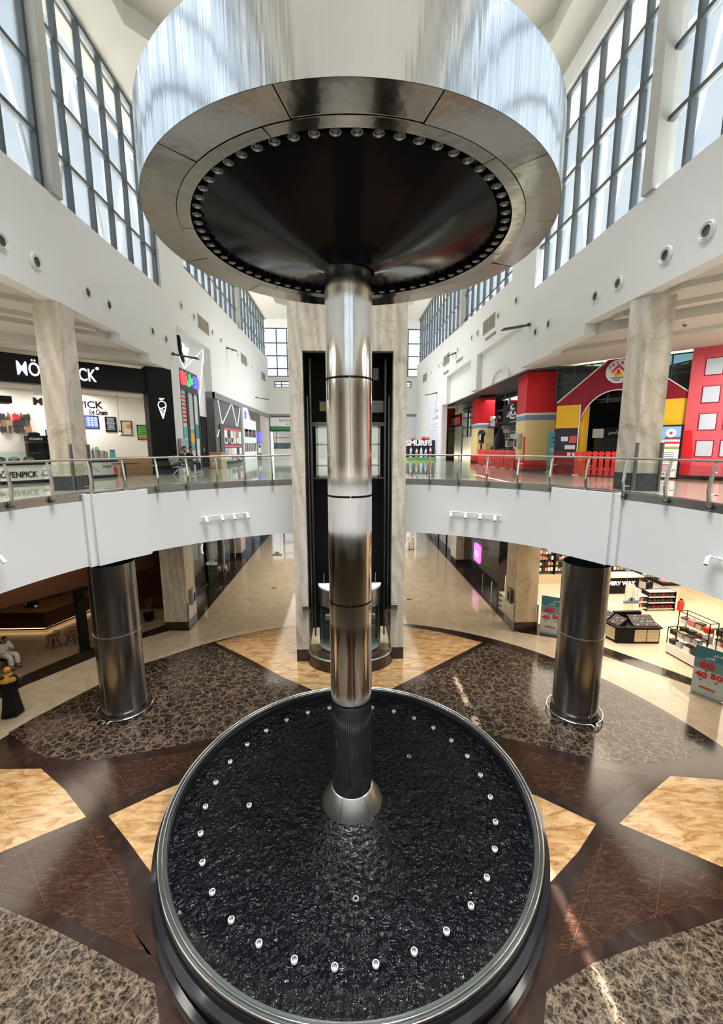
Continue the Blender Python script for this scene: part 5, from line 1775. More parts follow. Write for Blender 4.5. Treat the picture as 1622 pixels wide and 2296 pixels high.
# rose wall with grey square windows
rwall = thing('rose_wall', 'rose red wall panel with rows of pale square windows beside the toy shop', 'wall panel', RD.at(8.8, 0, FZ))
MB().fbox(RD, 6.75, 11.0, -.3, .12, 7.05, 11.75).build('panel', 'red_pink', rwall)
MB().fbox(RD, 6.75, 11.0, -.3, .14, FZ, 7.05).build('skirting', 'black_stone', rwall)
for ps in ([(6.76, 8.7), (7.0, 8.72), (7.1, 7.8), (7.05, 7.05), (6.76, 7.05)],):
    MB().fprism(RD, ps, .12, .125).build('darker_patch', 'red', rwall)
for j in range(4):
    z = 7.77 + .96 * j
    for i in range(4):
        u = 7.17 + .68 * i
        f_ = MB().fbox(RD, u - .03, u + .49, .12, .14, z - .03, z + .58).build('window_frame', 'maroon', rwall)
        MB().fbox(RD, u, u + .46, .14, .15, z, z + .55).build('pale_square', 'window_square_grey', f_)
# poster stand
ps = thing('poster_stand', 'tall white printed poster stand behind the right onyx column', 'poster stand', RD.at(6.38, .35, FZ))
MB().fbox(RD, 5.98, 6.76, .25, .33, FZ, 8.92).build('frame', 'black', ps)
pp = MB().fbox(RD, 6.03, 6.69, .33, .34, FZ + .06, 8.86).build('paper', 'poster_white', ps)
for nm, z0, z1, u0, u1, m_ in (('sky_strip', 8.35, 8.86, 6.03, 6.69, 'poster_blue'), ('red_strip', 8.4, 8.48, 6.22, 6.69, 'red_print'), ('red_strip', 8.22, 8.3, 6.22, 6.69, 'red_print'),
                               ('grass_strip', 8.02, 8.12, 6.03, 6.69, 'grass_green')):
    MB().fbox(RD, u0, u1, .34, .346, z0, z1).build(nm, m_, pp)
MB().cyl(RD.at(6.4, .34, 8.62), RD.at(6.4, .35, 8.62), .16, n=20).build('badge', 'plate_white', pp, 40)
MB().cyl(RD.at(6.4, .35, 8.62), RD.at(6.4, .356, 8.62), .08, n=3).build('badge_mark', 'red_print', pp)
MB().cyl(RD.at(6.13, .346, 8.22), RD.at(6.13, .356, 8.22), .08, n=14).build('yellow_picture', 'yellow', pp, 40)
lines(RD, 6.2, 6.6, 7.9, 6, .07, .34, .022, 'text_line', 'dark_grey', pp)
lines(RD, 6.08, 6.6, 7.45, 5, .06, .34, .022, 'text_line', 'red_print', pp)
for i in range(3):
    MB().cyl(RD.at(6.3 + .09 * i, .34, 7.08), RD.at(6.3 + .09 * i, .35, 7.08), .03, n=12).build('social_dot', 'dark_grey', pp, 40)
# teal pull-up banner
bn = thing('pull_up_banner', 'leaning teal pull-up banner with a cartoon van next to the toy shop pillar', 'banner', RD.at(2.02, -.7, FZ))
BF = Frame(*RD.at(2.02, -.7, 0)[:2], -PI / 4)
MB().fbox(BF, -.40, .40, -.02, .01, FZ + .06, 8.78).build('sheet', 'poster_cyan', bn)
MB().fbox(BF, -.42, .42, -.1, .1, FZ, FZ + .07).build('base', 'steel_satin', bn)
MB().fbox(BF, -.40, .40, .01, .016, FZ + .08, 7.25).build('grass_print', 'grass_green', bn)
MB().fbox(BF, -.40, .40, .01, .016, FZ + .06, 6.99).build('white_strip', 'plate_white', bn)
lines(BF, -.25, .25, 8.55, 2, .2, .01, .06, 'text_line', 'navy', bn)
lines(BF, -.34, .34, 8.02, 2, .09, .01, .05, 'text_line', 'plate_white', bn)
g = MB()
g.fprism(BF, [(-.3, 7.2), (.3, 7.2), (.3, 7.42), (.12, 7.48), (.05, 7.62), (-.18, 7.62), (-.28, 7.45)], .016, .022)
g.build('van_print', 'light_grey', bn)
lines(BF, -.2, .2, 7.75, 1, .1, .01, .07, 'text_line', 'product_gold', bn)


# red picket fences
def picket_fence(fr, u0, u1, d, label, n, h=1.02):
    o = thing('picket_fence', label, 'fence', fr.at((u0 + u1) / 2, d, FZ), 'red picket fences of the toy shops')
    g = MB()
    for z in (FZ + .25, FZ + .72):
        g.fbox(fr, u0, u1, d - .05, d - .02, z, z + .09)
    g.build('rail', 'bright_red', o)
    for i in range(n):
        u = u0 + (u1 - u0) * (i + .5) / n
        w_ = (u1 - u0) / n * .34
        k = FZ + h
        g = MB()
        g.fprism(fr, [(u - w_, FZ + .04), (u + w_, FZ + .04), (u + w_, k - .16), (u + w_ * 1.5, k - .1), (u + w_ * .9, k), (u - w_ * .9, k), (u - w_ * 1.5, k - .1), (u - w_, k - .16)], d - .02, d + .01)
        g.build('picket', 'bright_red', o)
    for u in (u0 + .1, u1 - .1):
        MB().fbox(fr, u - .1, u + .1, d - .2, d + .1, FZ, FZ + .04).build('foot', 'plate_white', o)


picket_fence(Frame(*RD.at(0, .55, 0)[:2], -PI / 4), 3.15, 5.0, 0, 'nearer red picket fence in front of the arched toy shop doorway', 8)
FW = Frame(8.9, 0, -PI / 2)
for i, (y0, y1) in enumerate(((21.4, 22.7), (22.8, 24.1), (24.2, 25.6), (25.7, 27.3))):
    picket_fence(FW, -y1, -y0, 0, '%s panel of red picket fence before the clothes kiosk, counted from the nearest pillar' % ORD[i], 7)

# clothes kiosk between the pillars
kf = Frame(10.4, 0, -PI / 2)
ks = thing('kiosk_shelf', 'tall white shelf unit with folded goods behind the clothes kiosk', 'shelf unit', kf.at(-25, 0, FZ))
g = MB()
g.fbox(kf, -27.4, -22.0, -.5, -.45, FZ, 9.4)
for u in (-27.4, -26.2, -25.0, -23.8, -22.6, -22.0):
    g.fbox(kf, u - .03, u + .03, -.5, -.05, FZ, 9.4)
for z in (7.6, 8.1, 8.6, 9.0, 9.4):
    g.fbox(kf, -27.4, -22.0, -.5, -.05, z - .02, z + .02)
g.build('carcass', 'light_grey', ks)
k = 0
for i in range(5):
    for j in range(4):
        u0 = -27.3 + 1.2 * i
        z0 = (7.625, 8.125, 8.625, 9.025)[j]
        o = MB().fbox(kf, u0 + .1, u0 + .85 - .48 * (i == 4), -.4, -.1, z0, z0 + (.3, .34, .3, .26)[(i + j) % 4] * (.8 if j == 3 else 1)).build('folded_clothes', ['product_dark', 'light_grey', 'product_dark', 'poster_brown', 'poster_light'][(i * 2 + j) % 5])
        tag(o, 'stack of folded clothes on the white shelf unit of the clothes kiosk', 'clothes', 'folded clothes on the kiosk shelves')
sn = thing('kiosk_sign', 'black hanging sign with white Arabic calligraphy above the clothes kiosk', 'sign', kf.at(-24.8, .5, 9.5))
MB().fbox(kf, -26.0, -22.0, .4, .46, 9.45, 10.6).build('panel', 'black', sn)
text('lettering', arabic('علياء'), kf, -25.3, -22.8, 9.75, 10.45, .46, 'letter_white', sn, bold=.02, thick=.02)
text('lettering', arabic('ع'), kf, -24.9, -23.9, 9.7, 10.55, .46, 'letter_white', sn, bold=.015, thick=.02)
text('small_lettering', arabic('للعطور والعبايات'), kf, -24.9, -23.0, 9.5, 9.6, .46, 'letter_white', sn, thick=.01)
g = MB()
for u in (-25.8, -22.2):
    g.cyl(kf.at(u, .43, 10.6), kf.at(u, .43, 11.66), .015, n=6)
g.build('hanger', 'wire', sn)
kc = thing('glass_counter', 'glass display counter of the clothes kiosk behind the red fence', 'counter', kf.at(-25, .7, FZ))
MB().fbox(kf, -27.3, -25.85, .5, 1.0, FZ, 7.6).build('base', 'plate_white', kc)
MB().fbox(kf, -27.3, -25.85, .5, 1.0, 7.6, 8.3).build('glass_case', 'glass_rail', kc)
for i in range(7):
    o = MB().cyl(kf.at(-27.2 + .2 * i, .75, 7.61), kf.at(-27.2 + .2 * i, .75, 7.9 + .1 * (i % 3)), .09, .05, 10).build('perfume_bottle', ['product_gold', 'glass_bottle', 'product_dark'][i % 3])
    tag(o, 'small bottle standing inside the glass kiosk counter', 'bottle', 'bottles in the kiosk counter')
bd = MB().fbox(kf, -26.6, -22.1, .0, .06, 9.38, 9.44).build('hanging_rail', 'black')
tag(bd, 'black display shelf board over the clothes kiosk carrying two shirts', 'shelf board')


def shirt(fr, u, d, z, s_, m_, label, print_m):
    o = thing('display_shirt', label, 'shirt', fr.at(u, d, z), 'shirts displayed at the kiosk')
    g = MB()
    g.fprism(fr, [(u - .3 * s_, z), (u + .3 * s_, z), (u + .28 * s_, z + .6 * s_), (u + .48 * s_, z + .5 * s_), (u + .56 * s_, z + .66 * s_), (u + .26 * s_, z + .88 * s_), (u + .12 * s_, z + .9 * s_), (u, z + .84 * s_),
                  (u - .12 * s_, z + .9 * s_), (u - .26 * s_, z + .88 * s_), (u - .56 * s_, z + .66 * s_), (u - .48 * s_, z + .5 * s_), (u - .28 * s_, z + .6 * s_)], d - .09, d + .09)
    g.build('fabric', m_, o, bevel=.03)
    MB().fbox(fr, u - .15 * s_, u + .15 * s_, d + .09, d + .1, z + .25 * s_, z + .6 * s_).build('chest_print', print_m, o)


shirt(kf, -28.8, .05, 9.44, .8, 'cloth_white', 'white printed shirt standing above the clothes kiosk', 'poster_tan')
shirt(kf, -27.85, .05, 9.44, .75, 'cloth_black', 'black printed shirt standing above the clothes kiosk', 'red_print')
MB_ = MB().fbox(kf, -29.2, -27.46, -.2, .25, 9.38, 9.44).build('shirt_shelf', 'black')
tag(MB_, 'black shelf under the two standing shirts of the clothes kiosk', 'shelf')
shirt(kf, -27.6, 1.2, 8.3, 1.0, 'cloth_black', 'black short sleeved shirt on a stand at the clothes kiosk counter', 'light_grey')
o = MB().cyl(kf.at(-27.6, 1.2, FZ), kf.at(-27.6, 1.2, 8.29), .05, n=10).build('shirt_stand', 'black')
tag(o, 'black stand carrying the short sleeved shirt at the clothes kiosk', 'stand')
vb = thing('veil_mannequin', 'black veiled mannequin bust beside the clothes kiosk counter', 'mannequin', kf.at(-25.35, .8, FZ))
g = MB()
g.lathe([(.3, 8.0), (.34, 8.3), (.27, 8.7), (.17, 8.95), (.16, 9.05), (.10, 9.18), (.0, 9.22)], *kf.at(-25.35, .8, 0)[:2], 20)
g.build('veil', 'cloth_black', vb, 60)
MB().cyl(kf.at(-25.35, .8, FZ), kf.at(-25.35, .8, 8.1), .06, n=10).build('stand', 'black', vb)
gs = thing('hanging_picture', 'dark red framed picture sign beside the farthest toy shop pillar', 'sign', (9.2, 34, 9.8))
MB().box(9.15, 9.22, 32.4, 35.4, 9.65, 10.65).build('panel', 'black', gs)
for i in range(3):
    MB().box(9.13, 9.15, 32.7 + .9 * i, 33.4 + .9 * i, 9.8, 10.4).build('picture', ['red', 'poster_brown', 'poster_tan'][i], gs)
MB().box(9.17, 9.2, 33.8, 33.9, 10.65, 11.42).build('hanger', 'black', gs)
o = thing('glass_partition', 'tall glass partition panel beside the farthest toy shop pillar', 'partition', (9.2, 34.5, FZ))
MB().box(9.18, 9.2, 32.2, 36.6, FZ, 9.6).build('pane', 'glass_rail', o)
MB().box(9.15, 9.23, 32.1, 32.2, FZ, 9.7).build('edge_post', 'dark_grey', o)
MB().box(9.15, 9.23, 36.6, 36.7, FZ, 9.7).build('edge_post', 'dark_grey', o)
# white printed hoarding near the end
hb = thing('hoarding', 'white printed hoarding with Arabic headings and columns of text', 'hoarding', RW.at(-36.6, .05, FZ))
MB().fbox(RW, -39.5, -34.0, .004, .06, FZ, 11.9).build('panel', 'lilac_white', hb)
text('heading', arabic('متجر'), RW, -36.6, -35.2, 10.9, 11.25, .06, 'mid_grey', hb, thick=.01)
text('heading', arabic('والتصميم'), RW, -37.2, -35.1, 10.3, 10.7, .06, 'mid_grey', hb, thick=.01)
lines(RW, -37.6, -34.9, 10.05, 3, .15, .06, .05, 'text_line', 'light_grey', hb)
for u in (-37.6, -35.6):
    lines(RW, u, u + .6, 9.2, 11, .15, .06, .06, 'text_line', 'light_grey', hb)
MB().fbox(RW, -37.8, -34.8, .06, .07, 9.42, 9.45).build('rule', 'mid_grey', hb)
MB().fbox(RW, -37.8, -34.8, .06, .07, 7.4, 7.43).build('rule', 'mid_grey', hb)
# film display with big white letters
sd = thing('film_display', 'dark film display stand with big white letters standing before the white hoarding', 'display stand', (6.5, 36, FZ))
DF = Frame(0, 36, 0)
MB().fbox(DF, 5.15, 7.9, -.3, 0, FZ, 8.62).build('backdrop', 'navy', sd)
MB().fbox(DF, 5.15, 7.9, 0, .45, FZ, FZ + .25).build('base', 'grass_green', sd)
text('lettering', 'SMURFS', DF, 5.35, 7.6, 8.13, 8.62, .08, 'letter_white', sd, bold=.05, thick=.25)
for i, (u, c_) in enumerate(((5.8, 'poster_blue'), (6.3, 'poster_brown'), (6.7, 'poster_light'), (7.1, 'poster_blue'), (7.5, 'red_print'))):
    MB().cyl(DF.at(u, .2, FZ + .25), DF.at(u, .2, 7.75 - .1 * (i % 2)), .16, .10, 12).build('coloured_shape', c_, sd, 40)
    MB().cyl(DF.at(u, .2, 7.7 - .1 * (i % 2)), DF.at(u, .2, 8.0 - .1 * (i % 2)), .12, .04, 12).build('white_tip', 'plate_white', sd, 40)
for i, u in enumerate((6.0, 6.95, 7.3)):
    MB().ball(DF.at(u, -.1, 8.76), .2, .12, .16).build('top_shape', ['poster_brown', 'red', 'poster_brown'][i], sd, 60)
# small ceiling cameras and sprinklers
for i, (x, y, z) in enumerate(((10.2, 12.6, 11.63), (-9.8, 15.3, 11.96), (12.4, 12.6, 11.63), (-10.6, 9.0, 12.2))):
    z = 11.63 if (x > 0) else z
    o = thing('dome_camera', ['dark dome camera on the right stepped ceiling, nearer the arched moulding', 'dark dome camera on the left stepped ceiling', 'dark dome camera on the right stepped ceiling, farther from the hall', 'small sprinkler head on the left stepped ceiling'][i], 'camera' if i < 3 else 'sprinkler', (x, y, z - .1))
    zz = 12.15 if (x + y < 22.1 and x > 0) else 11.78 if (x + y < 24.2 and x > 0) else z
    if x < 0:
        zz = 12.2 if y - x < 24 else 11.96 if y - x < 26.2 else 11.65
    MB().cyl((x, y, zz - .06), (x, y, zz), .08, n=14).build('mount', 'white_gloss', o, 40)
    MB().ball((x, y, zz - .06), .06, .06, .06).build('dome', 'dark_grey', o, 60)
# ------------------------------------------------------------------ dark cafe on the left
sf_o, sf_d = (-11.5, 13.48), math.atan2(.838, .545)
CF = Frame(*sf_o, sf_d)   # shop front line of the cafe, u runs into the distance
S('trim_13', MB().fbox(CF, -6, 5.6, -.4, .02, 2.87, 4.82), 'wood_dark')
S('trim_14', MB().fbox(CF, -6, 5.6, -.3, .06, 2.83, 2.87), 'black')
cp = thing('cafe_post', 'black square steel post on the cafe shop front line', 'post', (-10.6, 16.15, 0))
MB().prism([(-10.76, 16.05), (-10.6, 16.3), (-10.42, 16.2), (-10.58, 15.95)], .1, 4.82).build('shaft', 'black', cp)
MB().prism([(-10.79, 16.05), (-10.6, 16.34), (-10.38, 16.2), (-10.57, 15.91)], 0, .1).build('base', 'black', cp)
cb = thing('cafe_bar', 'long dark wooden cafe bar with a glowing strip under its foot', 'bar counter', (-14.5, 19, 0))
g = MB()
g.prism([(-20, 18.05), (-13.42, 18.0), (-12.6, 20.3), (-13.4, 20.6), (-14.1, 18.9), (-20, 18.95)], .16, .92)
g.build('front', 'wood_dark', cb)
g = MB()
g.prism([(-20, 17.92), (-13.3, 17.88), (-12.45, 20.3), (-13.5, 20.8), (-14.4, 19.3), (-20, 19.4)], .92, .98)
g.build('worktop', 'wood_top', cb)
g = MB()
g.prism([(-20, 18.2), (-13.55, 18.15), (-12.75, 20.3), (-13.2, 20.5), (-14.0, 18.8), (-20, 18.85)], 0, .16)
g.build('kick', 'black', cb)
g = MB()
g.prism([(-20, 18.10), (-13.5, 18.05), (-12.68, 20.3), (-12.75, 20.3), (-13.55, 18.12), (-20, 18.16)], .12, .155)
g.build('foot_light', 'led_warm', cb)
cb2 = thing('cafe_bench', 'dark wooden built-in bench at the back of the cafe', 'bench', (-9.6, 21, 0))
MB().box(-10.6, -8.7, 20.4, 21.1, 0, .5).build('seat', 'wood_dark', cb2)
MB().box(-10.6, -8.7, 21.0, 21.2, .5, 1.2).build('backrest', 'wood_dark', cb2)
S('wall_cafe_partition', MB().box(-20, -8.5, 21.6, 21.8, 0, 4.82), 'wood_dark')
for i, (x, y) in enumerate(((-14.3, 18.5), (-15.3, 18.6), (-13.3, 19.6))):
    o = thing('espresso_machine', ['steel coffee machine at the bend of the cafe bar', 'low steel tray of cups on the cafe bar', 'steel tap stand on the far arm of the cafe bar'][i], ['coffee machine', 'tray', 'tap'][i], (x, y, .98))
    if i == 1:
        MB().box(x - .25, x + .25, y - .12, y + .12, .98, 1.02).build('tray', 'steel_satin', o)
        for k in range(4):
            MB().cyl((x - .18 + .12 * k, y, 1.02), (x - .18 + .12 * k, y, 1.1), .035, .045, 10).build('cup', 'plate_white', o, 40)
    elif i == 0:
        MB().box(x - .22, x + .22, y - .15, y + .15, .98, 1.3).build('housing', 'black', o, bevel=.03)
        MB().ball((x + .34, y - .2, 1.075), .12, .12, .09).build('bean_bowl', 'chrome', o, 60)
        MB().cyl((x - .1, y - .16, 1.2), (x - .1, y - .22, 1.12), .02, n=8).build('spout', 'chrome', o, 40)
    else:
        g = MB()
        g.tube([(x, y, .98), (x, y, 1.3), (x + .08, y - .05, 1.38), (x + .2, y - .12, 1.36)], .02, 8)
        g.cyl((x + .2, y - .12, 1.36), (x + .2, y - .12, 1.26), .018, n=8)
        g.build('tap_pipe', 'chrome', o, 50)
        MB().cyl((x, y, .98), (x, y, 1.0), .07, n=12).build('flange', 'chrome', o, 40)
for i, (x, y, a) in enumerate(((-12.05, 16.45, 10), (-11.5, 16.75, 40))):
    o = thing('cafe_stool', ['round wooden topped cafe stool, the nearer of the pair by the black post', 'round wooden topped cafe stool, the one closest to the black post'][i], 'stool', (x, y, 0), 'round cafe stools')
    MB().cyl((x, y, .46), (x, y, .50), .24, n=28).build('seat', 'wicker', o, 40)
    g = MB()
    g.tube([(x + .24 * math.cos(R_(t)), y + .24 * math.sin(R_(t)), .62) for t in range(a - 100, a + 101, 20)], .012, 6)
    for t in (a - 100, a, a + 100):
        g.cyl((x + .235 * math.cos(R_(t)), y + .235 * math.sin(R_(t)), .48), (x + .24 * math.cos(R_(t)), y + .24 * math.sin(R_(t)), .62), .010, n=6)
    g.build('back_rail', 'black', o, 50)
    for t in (20, 110, 200, 290):
        c, s_ = math.cos(R_(t + a)), math.sin(R_(t + a))
        MB().tube([(x + .12 * c, y + .12 * s_, .46), (x + .15 * c, y + .15 * s_, .3), (x + .27 * c, y + .27 * s_, 0)], .014, 6).build('leg', 'black', o, 50)
    MB().tube([(x + .17 * math.cos(R_(t)), y + .17 * math.sin(R_(t)), .22) for t in range(0, 360, 24)], .01, 6, True).build('foot_ring', 'black', o, 60)
pt = thing('potted_plant', 'black pot with bare sticks beside the left ground floor onyx column', 'plant pot', (-9.35, 19.0, 0))
MB().cyl((-9.35, 19.0, 0), (-9.35, 19.0, .36), .2, .25, 18).build('pot', 'black', pt, 40)
g = MB()
for i in range(4):
    g.cyl((-9.35, 19.0, .3), (-9.45 + .1 * i, 18.95 + .04 * i, 1.0 + .06 * i), .018, .012, 6)
g.build('stick', 'wicker', pt)
for i, (x, y) in enumerate(((-9.6, 24.0), (-9.0, 22.8), (-10.5, 23.2))):
    o = thing('cafe_chair', 'dark wooden cafe chair inside the glazed cafe room, %s of three' % ORD[i], 'chair', (x, y, 0), 'dark cafe chairs')
    MB().box(x - .22, x + .22, y - .22, y + .22, .43, .47).build('seat', 'wood_dark', o)
    MB().box(x - .22, x + .22, y + .18, y + .22, .55, .85).build('backrest', 'wood_dark', o)
    for sx_ in (-1, 1):
        for sy_ in (-1, 1):
            MB().cyl((x + .18 * sx_, y + .18 * sy_, .43), (x + .22 * sx_, y + .23 * sy_, 0), .018, n=6).build('leg', 'wood_dark', o)
# glazed front along the corridor with ring lamps behind it
for i, y in enumerate((21.6, 24.2, 26.9)):
    S('trim_%d' % (15 + i), MB().box(-8.35, -8.15, y - .13, y + .13, 0, 4.82), 'black')
window('window_12', Frame(-8.25, 0, PI / 2), [19.6, 24.1], [.05], 19.2, 26.9, 0, 3.6, .06, .08, 0, 'glass_shop')
S('trim_18', MB().box(-9.0, -8.2, 18.95, 27, 2.9, 4.82), 'wood_dark')
for i, (y, z) in enumerate(((22.0, 2.33), (24.9, 2.02))):
    o = thing('ring_lamp', '%s glowing ring lamp hanging behind the cafe glazing' % ['nearer', 'farther'][i], 'ring lamp', (-8.6, y, z), 'ring lamps in the cafe')
    P = [(-8.6, y + .32 * math.cos(R_(t)), z + .32 * math.sin(R_(t))) for t in range(0, 360, 12)]
    MB().tube(P, .024, 8, True).build('ring', 'lamp_warm', o, 60)
    MB().cyl((-8.6, y, z + .32), (-8.6, y, 4.82), .006, n=6).build('cord', 'wire', o)
o = thing('spot_lamp', 'small warm spot lamp under the cafe ceiling beside the onyx column', 'spot lamp', (-8.9, 21.2, 2.6))
MB().cyl((-8.9, 21.2, 2.4), (-8.85, 21.1, 2.2), .07, n=12).build('shade', 'wicker', o, 40)
MB().cyl((-8.85, 21.1, 2.2), (-8.845, 21.09, 2.18), .06, n=12).build('bulb', 'lamp_warm', o)
MB().cyl((-8.9, 21.2, 2.4), (-8.9, 21.2, 4.82), .01, n=6).build('cord', 'wire', o)
ct = thing('shopping_trolley', 'wire shopping trolley filled with goods at the left side of the corridor', 'trolley', (-7.75, 25.5, 0))
g = MB()
for z in (.45, .62, .8):
    g.tube([(-8.1, 25.1, z), (-7.4, 25.1, z), (-7.4, 25.9, z), (-8.1, 25.9, z)], .012, 5, True)
for x in (-8.1, -7.92, -7.75, -7.58, -7.4):
    g.cyl((x, 25.1, .45), (x, 25.1, .8), .01, n=5)
    g.cyl((x, 25.9, .45), (x, 25.9, .8), .01, n=5)
g.box(-8.09, -7.41, 25.11, 25.89, .435, .445)
g.build('basket', 'chrome', ct, 60)
g = MB()
for x, y in ((-8.05, 25.15), (-7.45, 25.15), (-7.45, 25.85), (-8.05, 25.85)):
    g.cyl((x, y, .08), (x, y, .45), .015, n=6)
g.build('frame', 'chrome', ct)
for x, y in ((-8.05, 25.15), (-7.45, 25.15), (-7.45, 25.85), (-8.05, 25.85)):
    MB().cyl((x - .02, y, .05), (x + .02, y, .05), .05, n=10).build('wheel', 'black', ct)
for i, (x, y, m_, s_) in enumerate(((-7.92, 25.32, 'bag_tan', .15), (-7.58, 25.5, 'poster_light', .155), (-7.9, 25.68, 'bag_brown', .14))):
    o = MB().ball((x, y, .45 + s_), s_, s_, s_, 10, 8).build('shopping_bag', m_, None, 60)
    tag(o, ['tan bag in the wire shopping trolley', 'pale bag in the wire shopping trolley', 'brown bag in the wire shopping trolley'][i], 'bag')
for i, y in enumerate((27.3, 33.2, 36.5)):
    o = thing('storefront', ['dark glazed shop front past the cafe on the left of the corridor', 'dark shop front with slanting white decor on the left of the corridor', 'farthest dark shop front on the left of the corridor'][i], 'shop front', (-8.15, y + 1.2, 0))
    MB().box(-8.19, -8.12, y, y + 2.6, .1, 4.0).build('glazing', 'black_gloss', o)
    MB().box(-8.19, -8.08, y - .1, y, 0, 4.1).build('jamb', 'light_grey', o)
    MB().box(-8.19, -8.08, y + 2.6, y + 2.7, 0, 4.1).build('jamb', 'light_grey', o)
    MB().box(-8.19, -8.09, y, y + 2.6, 0, .1).build('sill', 'black_stone', o)

# hanging number plates at the edge of the opening
for i, (x, y, w_) in enumerate(((-4.97, 15.1, .40), (-2.72, 16.22, .38), (7.98, 10.64, .44))):
    lab = ['small white number plate hanging before the cafe glazing', 'small white number plate hanging over the corridor beside the lift tower', 'small white number plate hanging before the cosmetics shop']
    o = thing('hanging_plate', lab[i], 'sign', (x, y, 3.83), 'white number plates hanging under the upper floor')
    fr = Frame(x, y, 0)
    g = MB()
    pts = [(-w_ / 2, 3.81), (w_ / 2, 3.81), (w_ / 2, 3.91)] + [(.11 * math.cos(R_(t)), 3.91 + .09 * math.sin(R_(t))) for t in range(0, 181, 20)] + [(-w_ / 2, 3.91)]
    g.fprism(fr, pts, -.01, .01)
    g.build('plate', 'plate_white', o)
    text('number', str(2), fr, -.03, .03, 3.90, 3.98, .01, 'black', o, bold=.03, thick=.006)
    g = MB()
    g.fbox(fr, -w_ * .42, w_ * .42, .01, .014, 3.84, 3.87)
    g.build('print_line', 'light_grey', o)
    g = MB()
    for s_ in (-1, 1):
        g.cyl((x + s_ * w_ * .4, y, 3.91), (x + s_ * w_ * .4, y, 4.82), .004, n=5)
    g.build('wire', 'light_grey', o)
o = tag(MB().box(-4.28, -4.02, 23.2, 23.28, .0, .02).build('floor_plate', 'black'), 'small dark plate lying on the corridor floor left of the lift tower', 'plate')
o = tag(MB().box(3.3, 3.56, 21.0, 21.08, .0, .02).build('floor_plate', 'black'), 'small dark plate lying on the corridor floor right of the lift tower', 'plate')

# ------------------------------------------------------------------ right side of the corridor
pk = thing('pink_sign', 'glowing pink rounded sign on the black corridor wall', 'sign', (8.25, 24.6, 1.1))
RF = Frame(8.3, 0, -PI / 2)


def rrect(u0, u1, z0, z1, r):
    P = []
    for cx_, cz, a in ((u1 - r, z1 - r, 0), (u0 + r, z1 - r, 90), (u0 + r, z0 + r, 180), (u1 - r, z0 + r, 270)):
        P += [(cx_ + r * math.cos(R_(a + t)), cz + r * math.sin(R_(a + t))) for t in range(0, 91, 15)]
    return P


MB().fprism(RF, rrect(-25.2, -24.05, 1.0, 2.12, .15), 0, .08).build('face', 'sign_pink', pk)
g = MB()
for z, a, b in ((1.62, -24.95, -24.5), (1.48, -24.95, -24.3), (1.34, -24.85, -24.4)):
    g.fbox(RF, a, b, .08, .085, z, z + .07)
g.build('lettering', 'sign_white', pk)
for i, (y0, y1, m_) in enumerate(((29.3, 31.8, 'light_grey'), (32.2, 34.6, 'light_grey'), (35, 38, 'poster_light'))):
    o = thing('storefront', ['pale shop front panel past the pink sign on the right of the corridor', 'second pale shop front on the right of the corridor', 'farthest bright shop front on the right of the corridor'][i], 'shop front', (8.25, y0 + 1, 0))
    MB().box(8.2, 8.29, y0, y1, .2, 3.6).build('glazing', m_, o)
    MB().box(8.16, 8.29, y0 - .1, y0, 0, 3.7).build('jamb', 'black', o)
    MB().box(8.16, 8.29, y1, y1 + .1, 0, 3.7).build('jamb', 'black', o)
    MB().box(8.18, 8.29, y0, y1, 0, .2).build('sill', 'black_stone', o)
for i, (x, y) in enumerate(((7.75, 22.0), (7.75, 20.6))):
    o = thing('barrier_post', ['slim glass barrier post beside the black corridor wall, nearer the pink sign', 'slim steel barrier post beside the onyx column on the right'][i], 'post', (x, y, 0), 'slim posts beside the corridor')
    MB().cyl((x, y, .02), (x, y, 1.1), .02, n=8).build('shaft', 'steel_satin', o, 40)
    MB().cyl((x, y, 0), (x, y, .02), .07, n=12).build('base', 'steel_satin', o, 40)
gd = thing('glass_display', 'glass display stand with lit shelves behind the right onyx column', 'display stand', (8.0, 19.2, 0))
for z in (.08, .35, .62, .9):
    MB().box(7.72, 8.3, 18.7, 19.5, z, z + .03).build('lit_shelf', 'plate_white', gd)
MB().box(7.7, 8.32, 18.68, 19.52, .0, 1.05).build('glass_case', 'glass_shop', gd)

# ------------------------------------------------------------------ cosmetics shop


def shelf_wall(fr, u0, u1, bays, zs, label, seed):
    rnd = random.Random(seed)
    o = thing('wall_shelving', label, 'shelving', fr.at((u0 + u1) / 2, .2, 0), 'wall shelving of the cosmetics shop')
    MB().fbox(fr, u0, u1, 0, .05, 0, 3.2).build('back_panel', 'shop_panel', o)
    g = MB()
    for i in range(bays + 1):
        u = u0 + (u1 - u0) * i / bays
        g.fbox(fr, u - .03, u + .03, .0, .42, 0, 3.2)
    g.build('upright', 'black', o)
    for z in zs:
        MB().fbox(fr, u0, u1, .05, .4, z - .03, z).build('shelf', 'black', o)
    MB().fbox(fr, u0, u1, .05, .45, 0, .55).build('base_cabinet', 'drawer_cream', o)
    for z in zs:
        for i in range(bays):
            a = u0 + (u1 - u0) * i / bays + .06
            b = u0 + (u1 - u0) * (i + 1) / bays - .06
            n = 5
            for k in range(n):
                w_ = (b - a) / n
                h = rnd.uniform(.1, .24)
                m_ = rnd.choice(['product_pale', 'product_dark', 'product_gold', 'product_dark', 'plate_white', 'product_pink'])
                ua = a + w_ * k + w_ * .12
                q = MB().fbox(fr, ua, ua + w_ * .72, .14, .34, z, z + h).build('cosmetic_box', m_)
                tag(q, 'small cosmetics pack on the wall shelving of the cosmetics shop', 'cosmetics pack', 'cosmetics packs on the wall shelving')
    return o


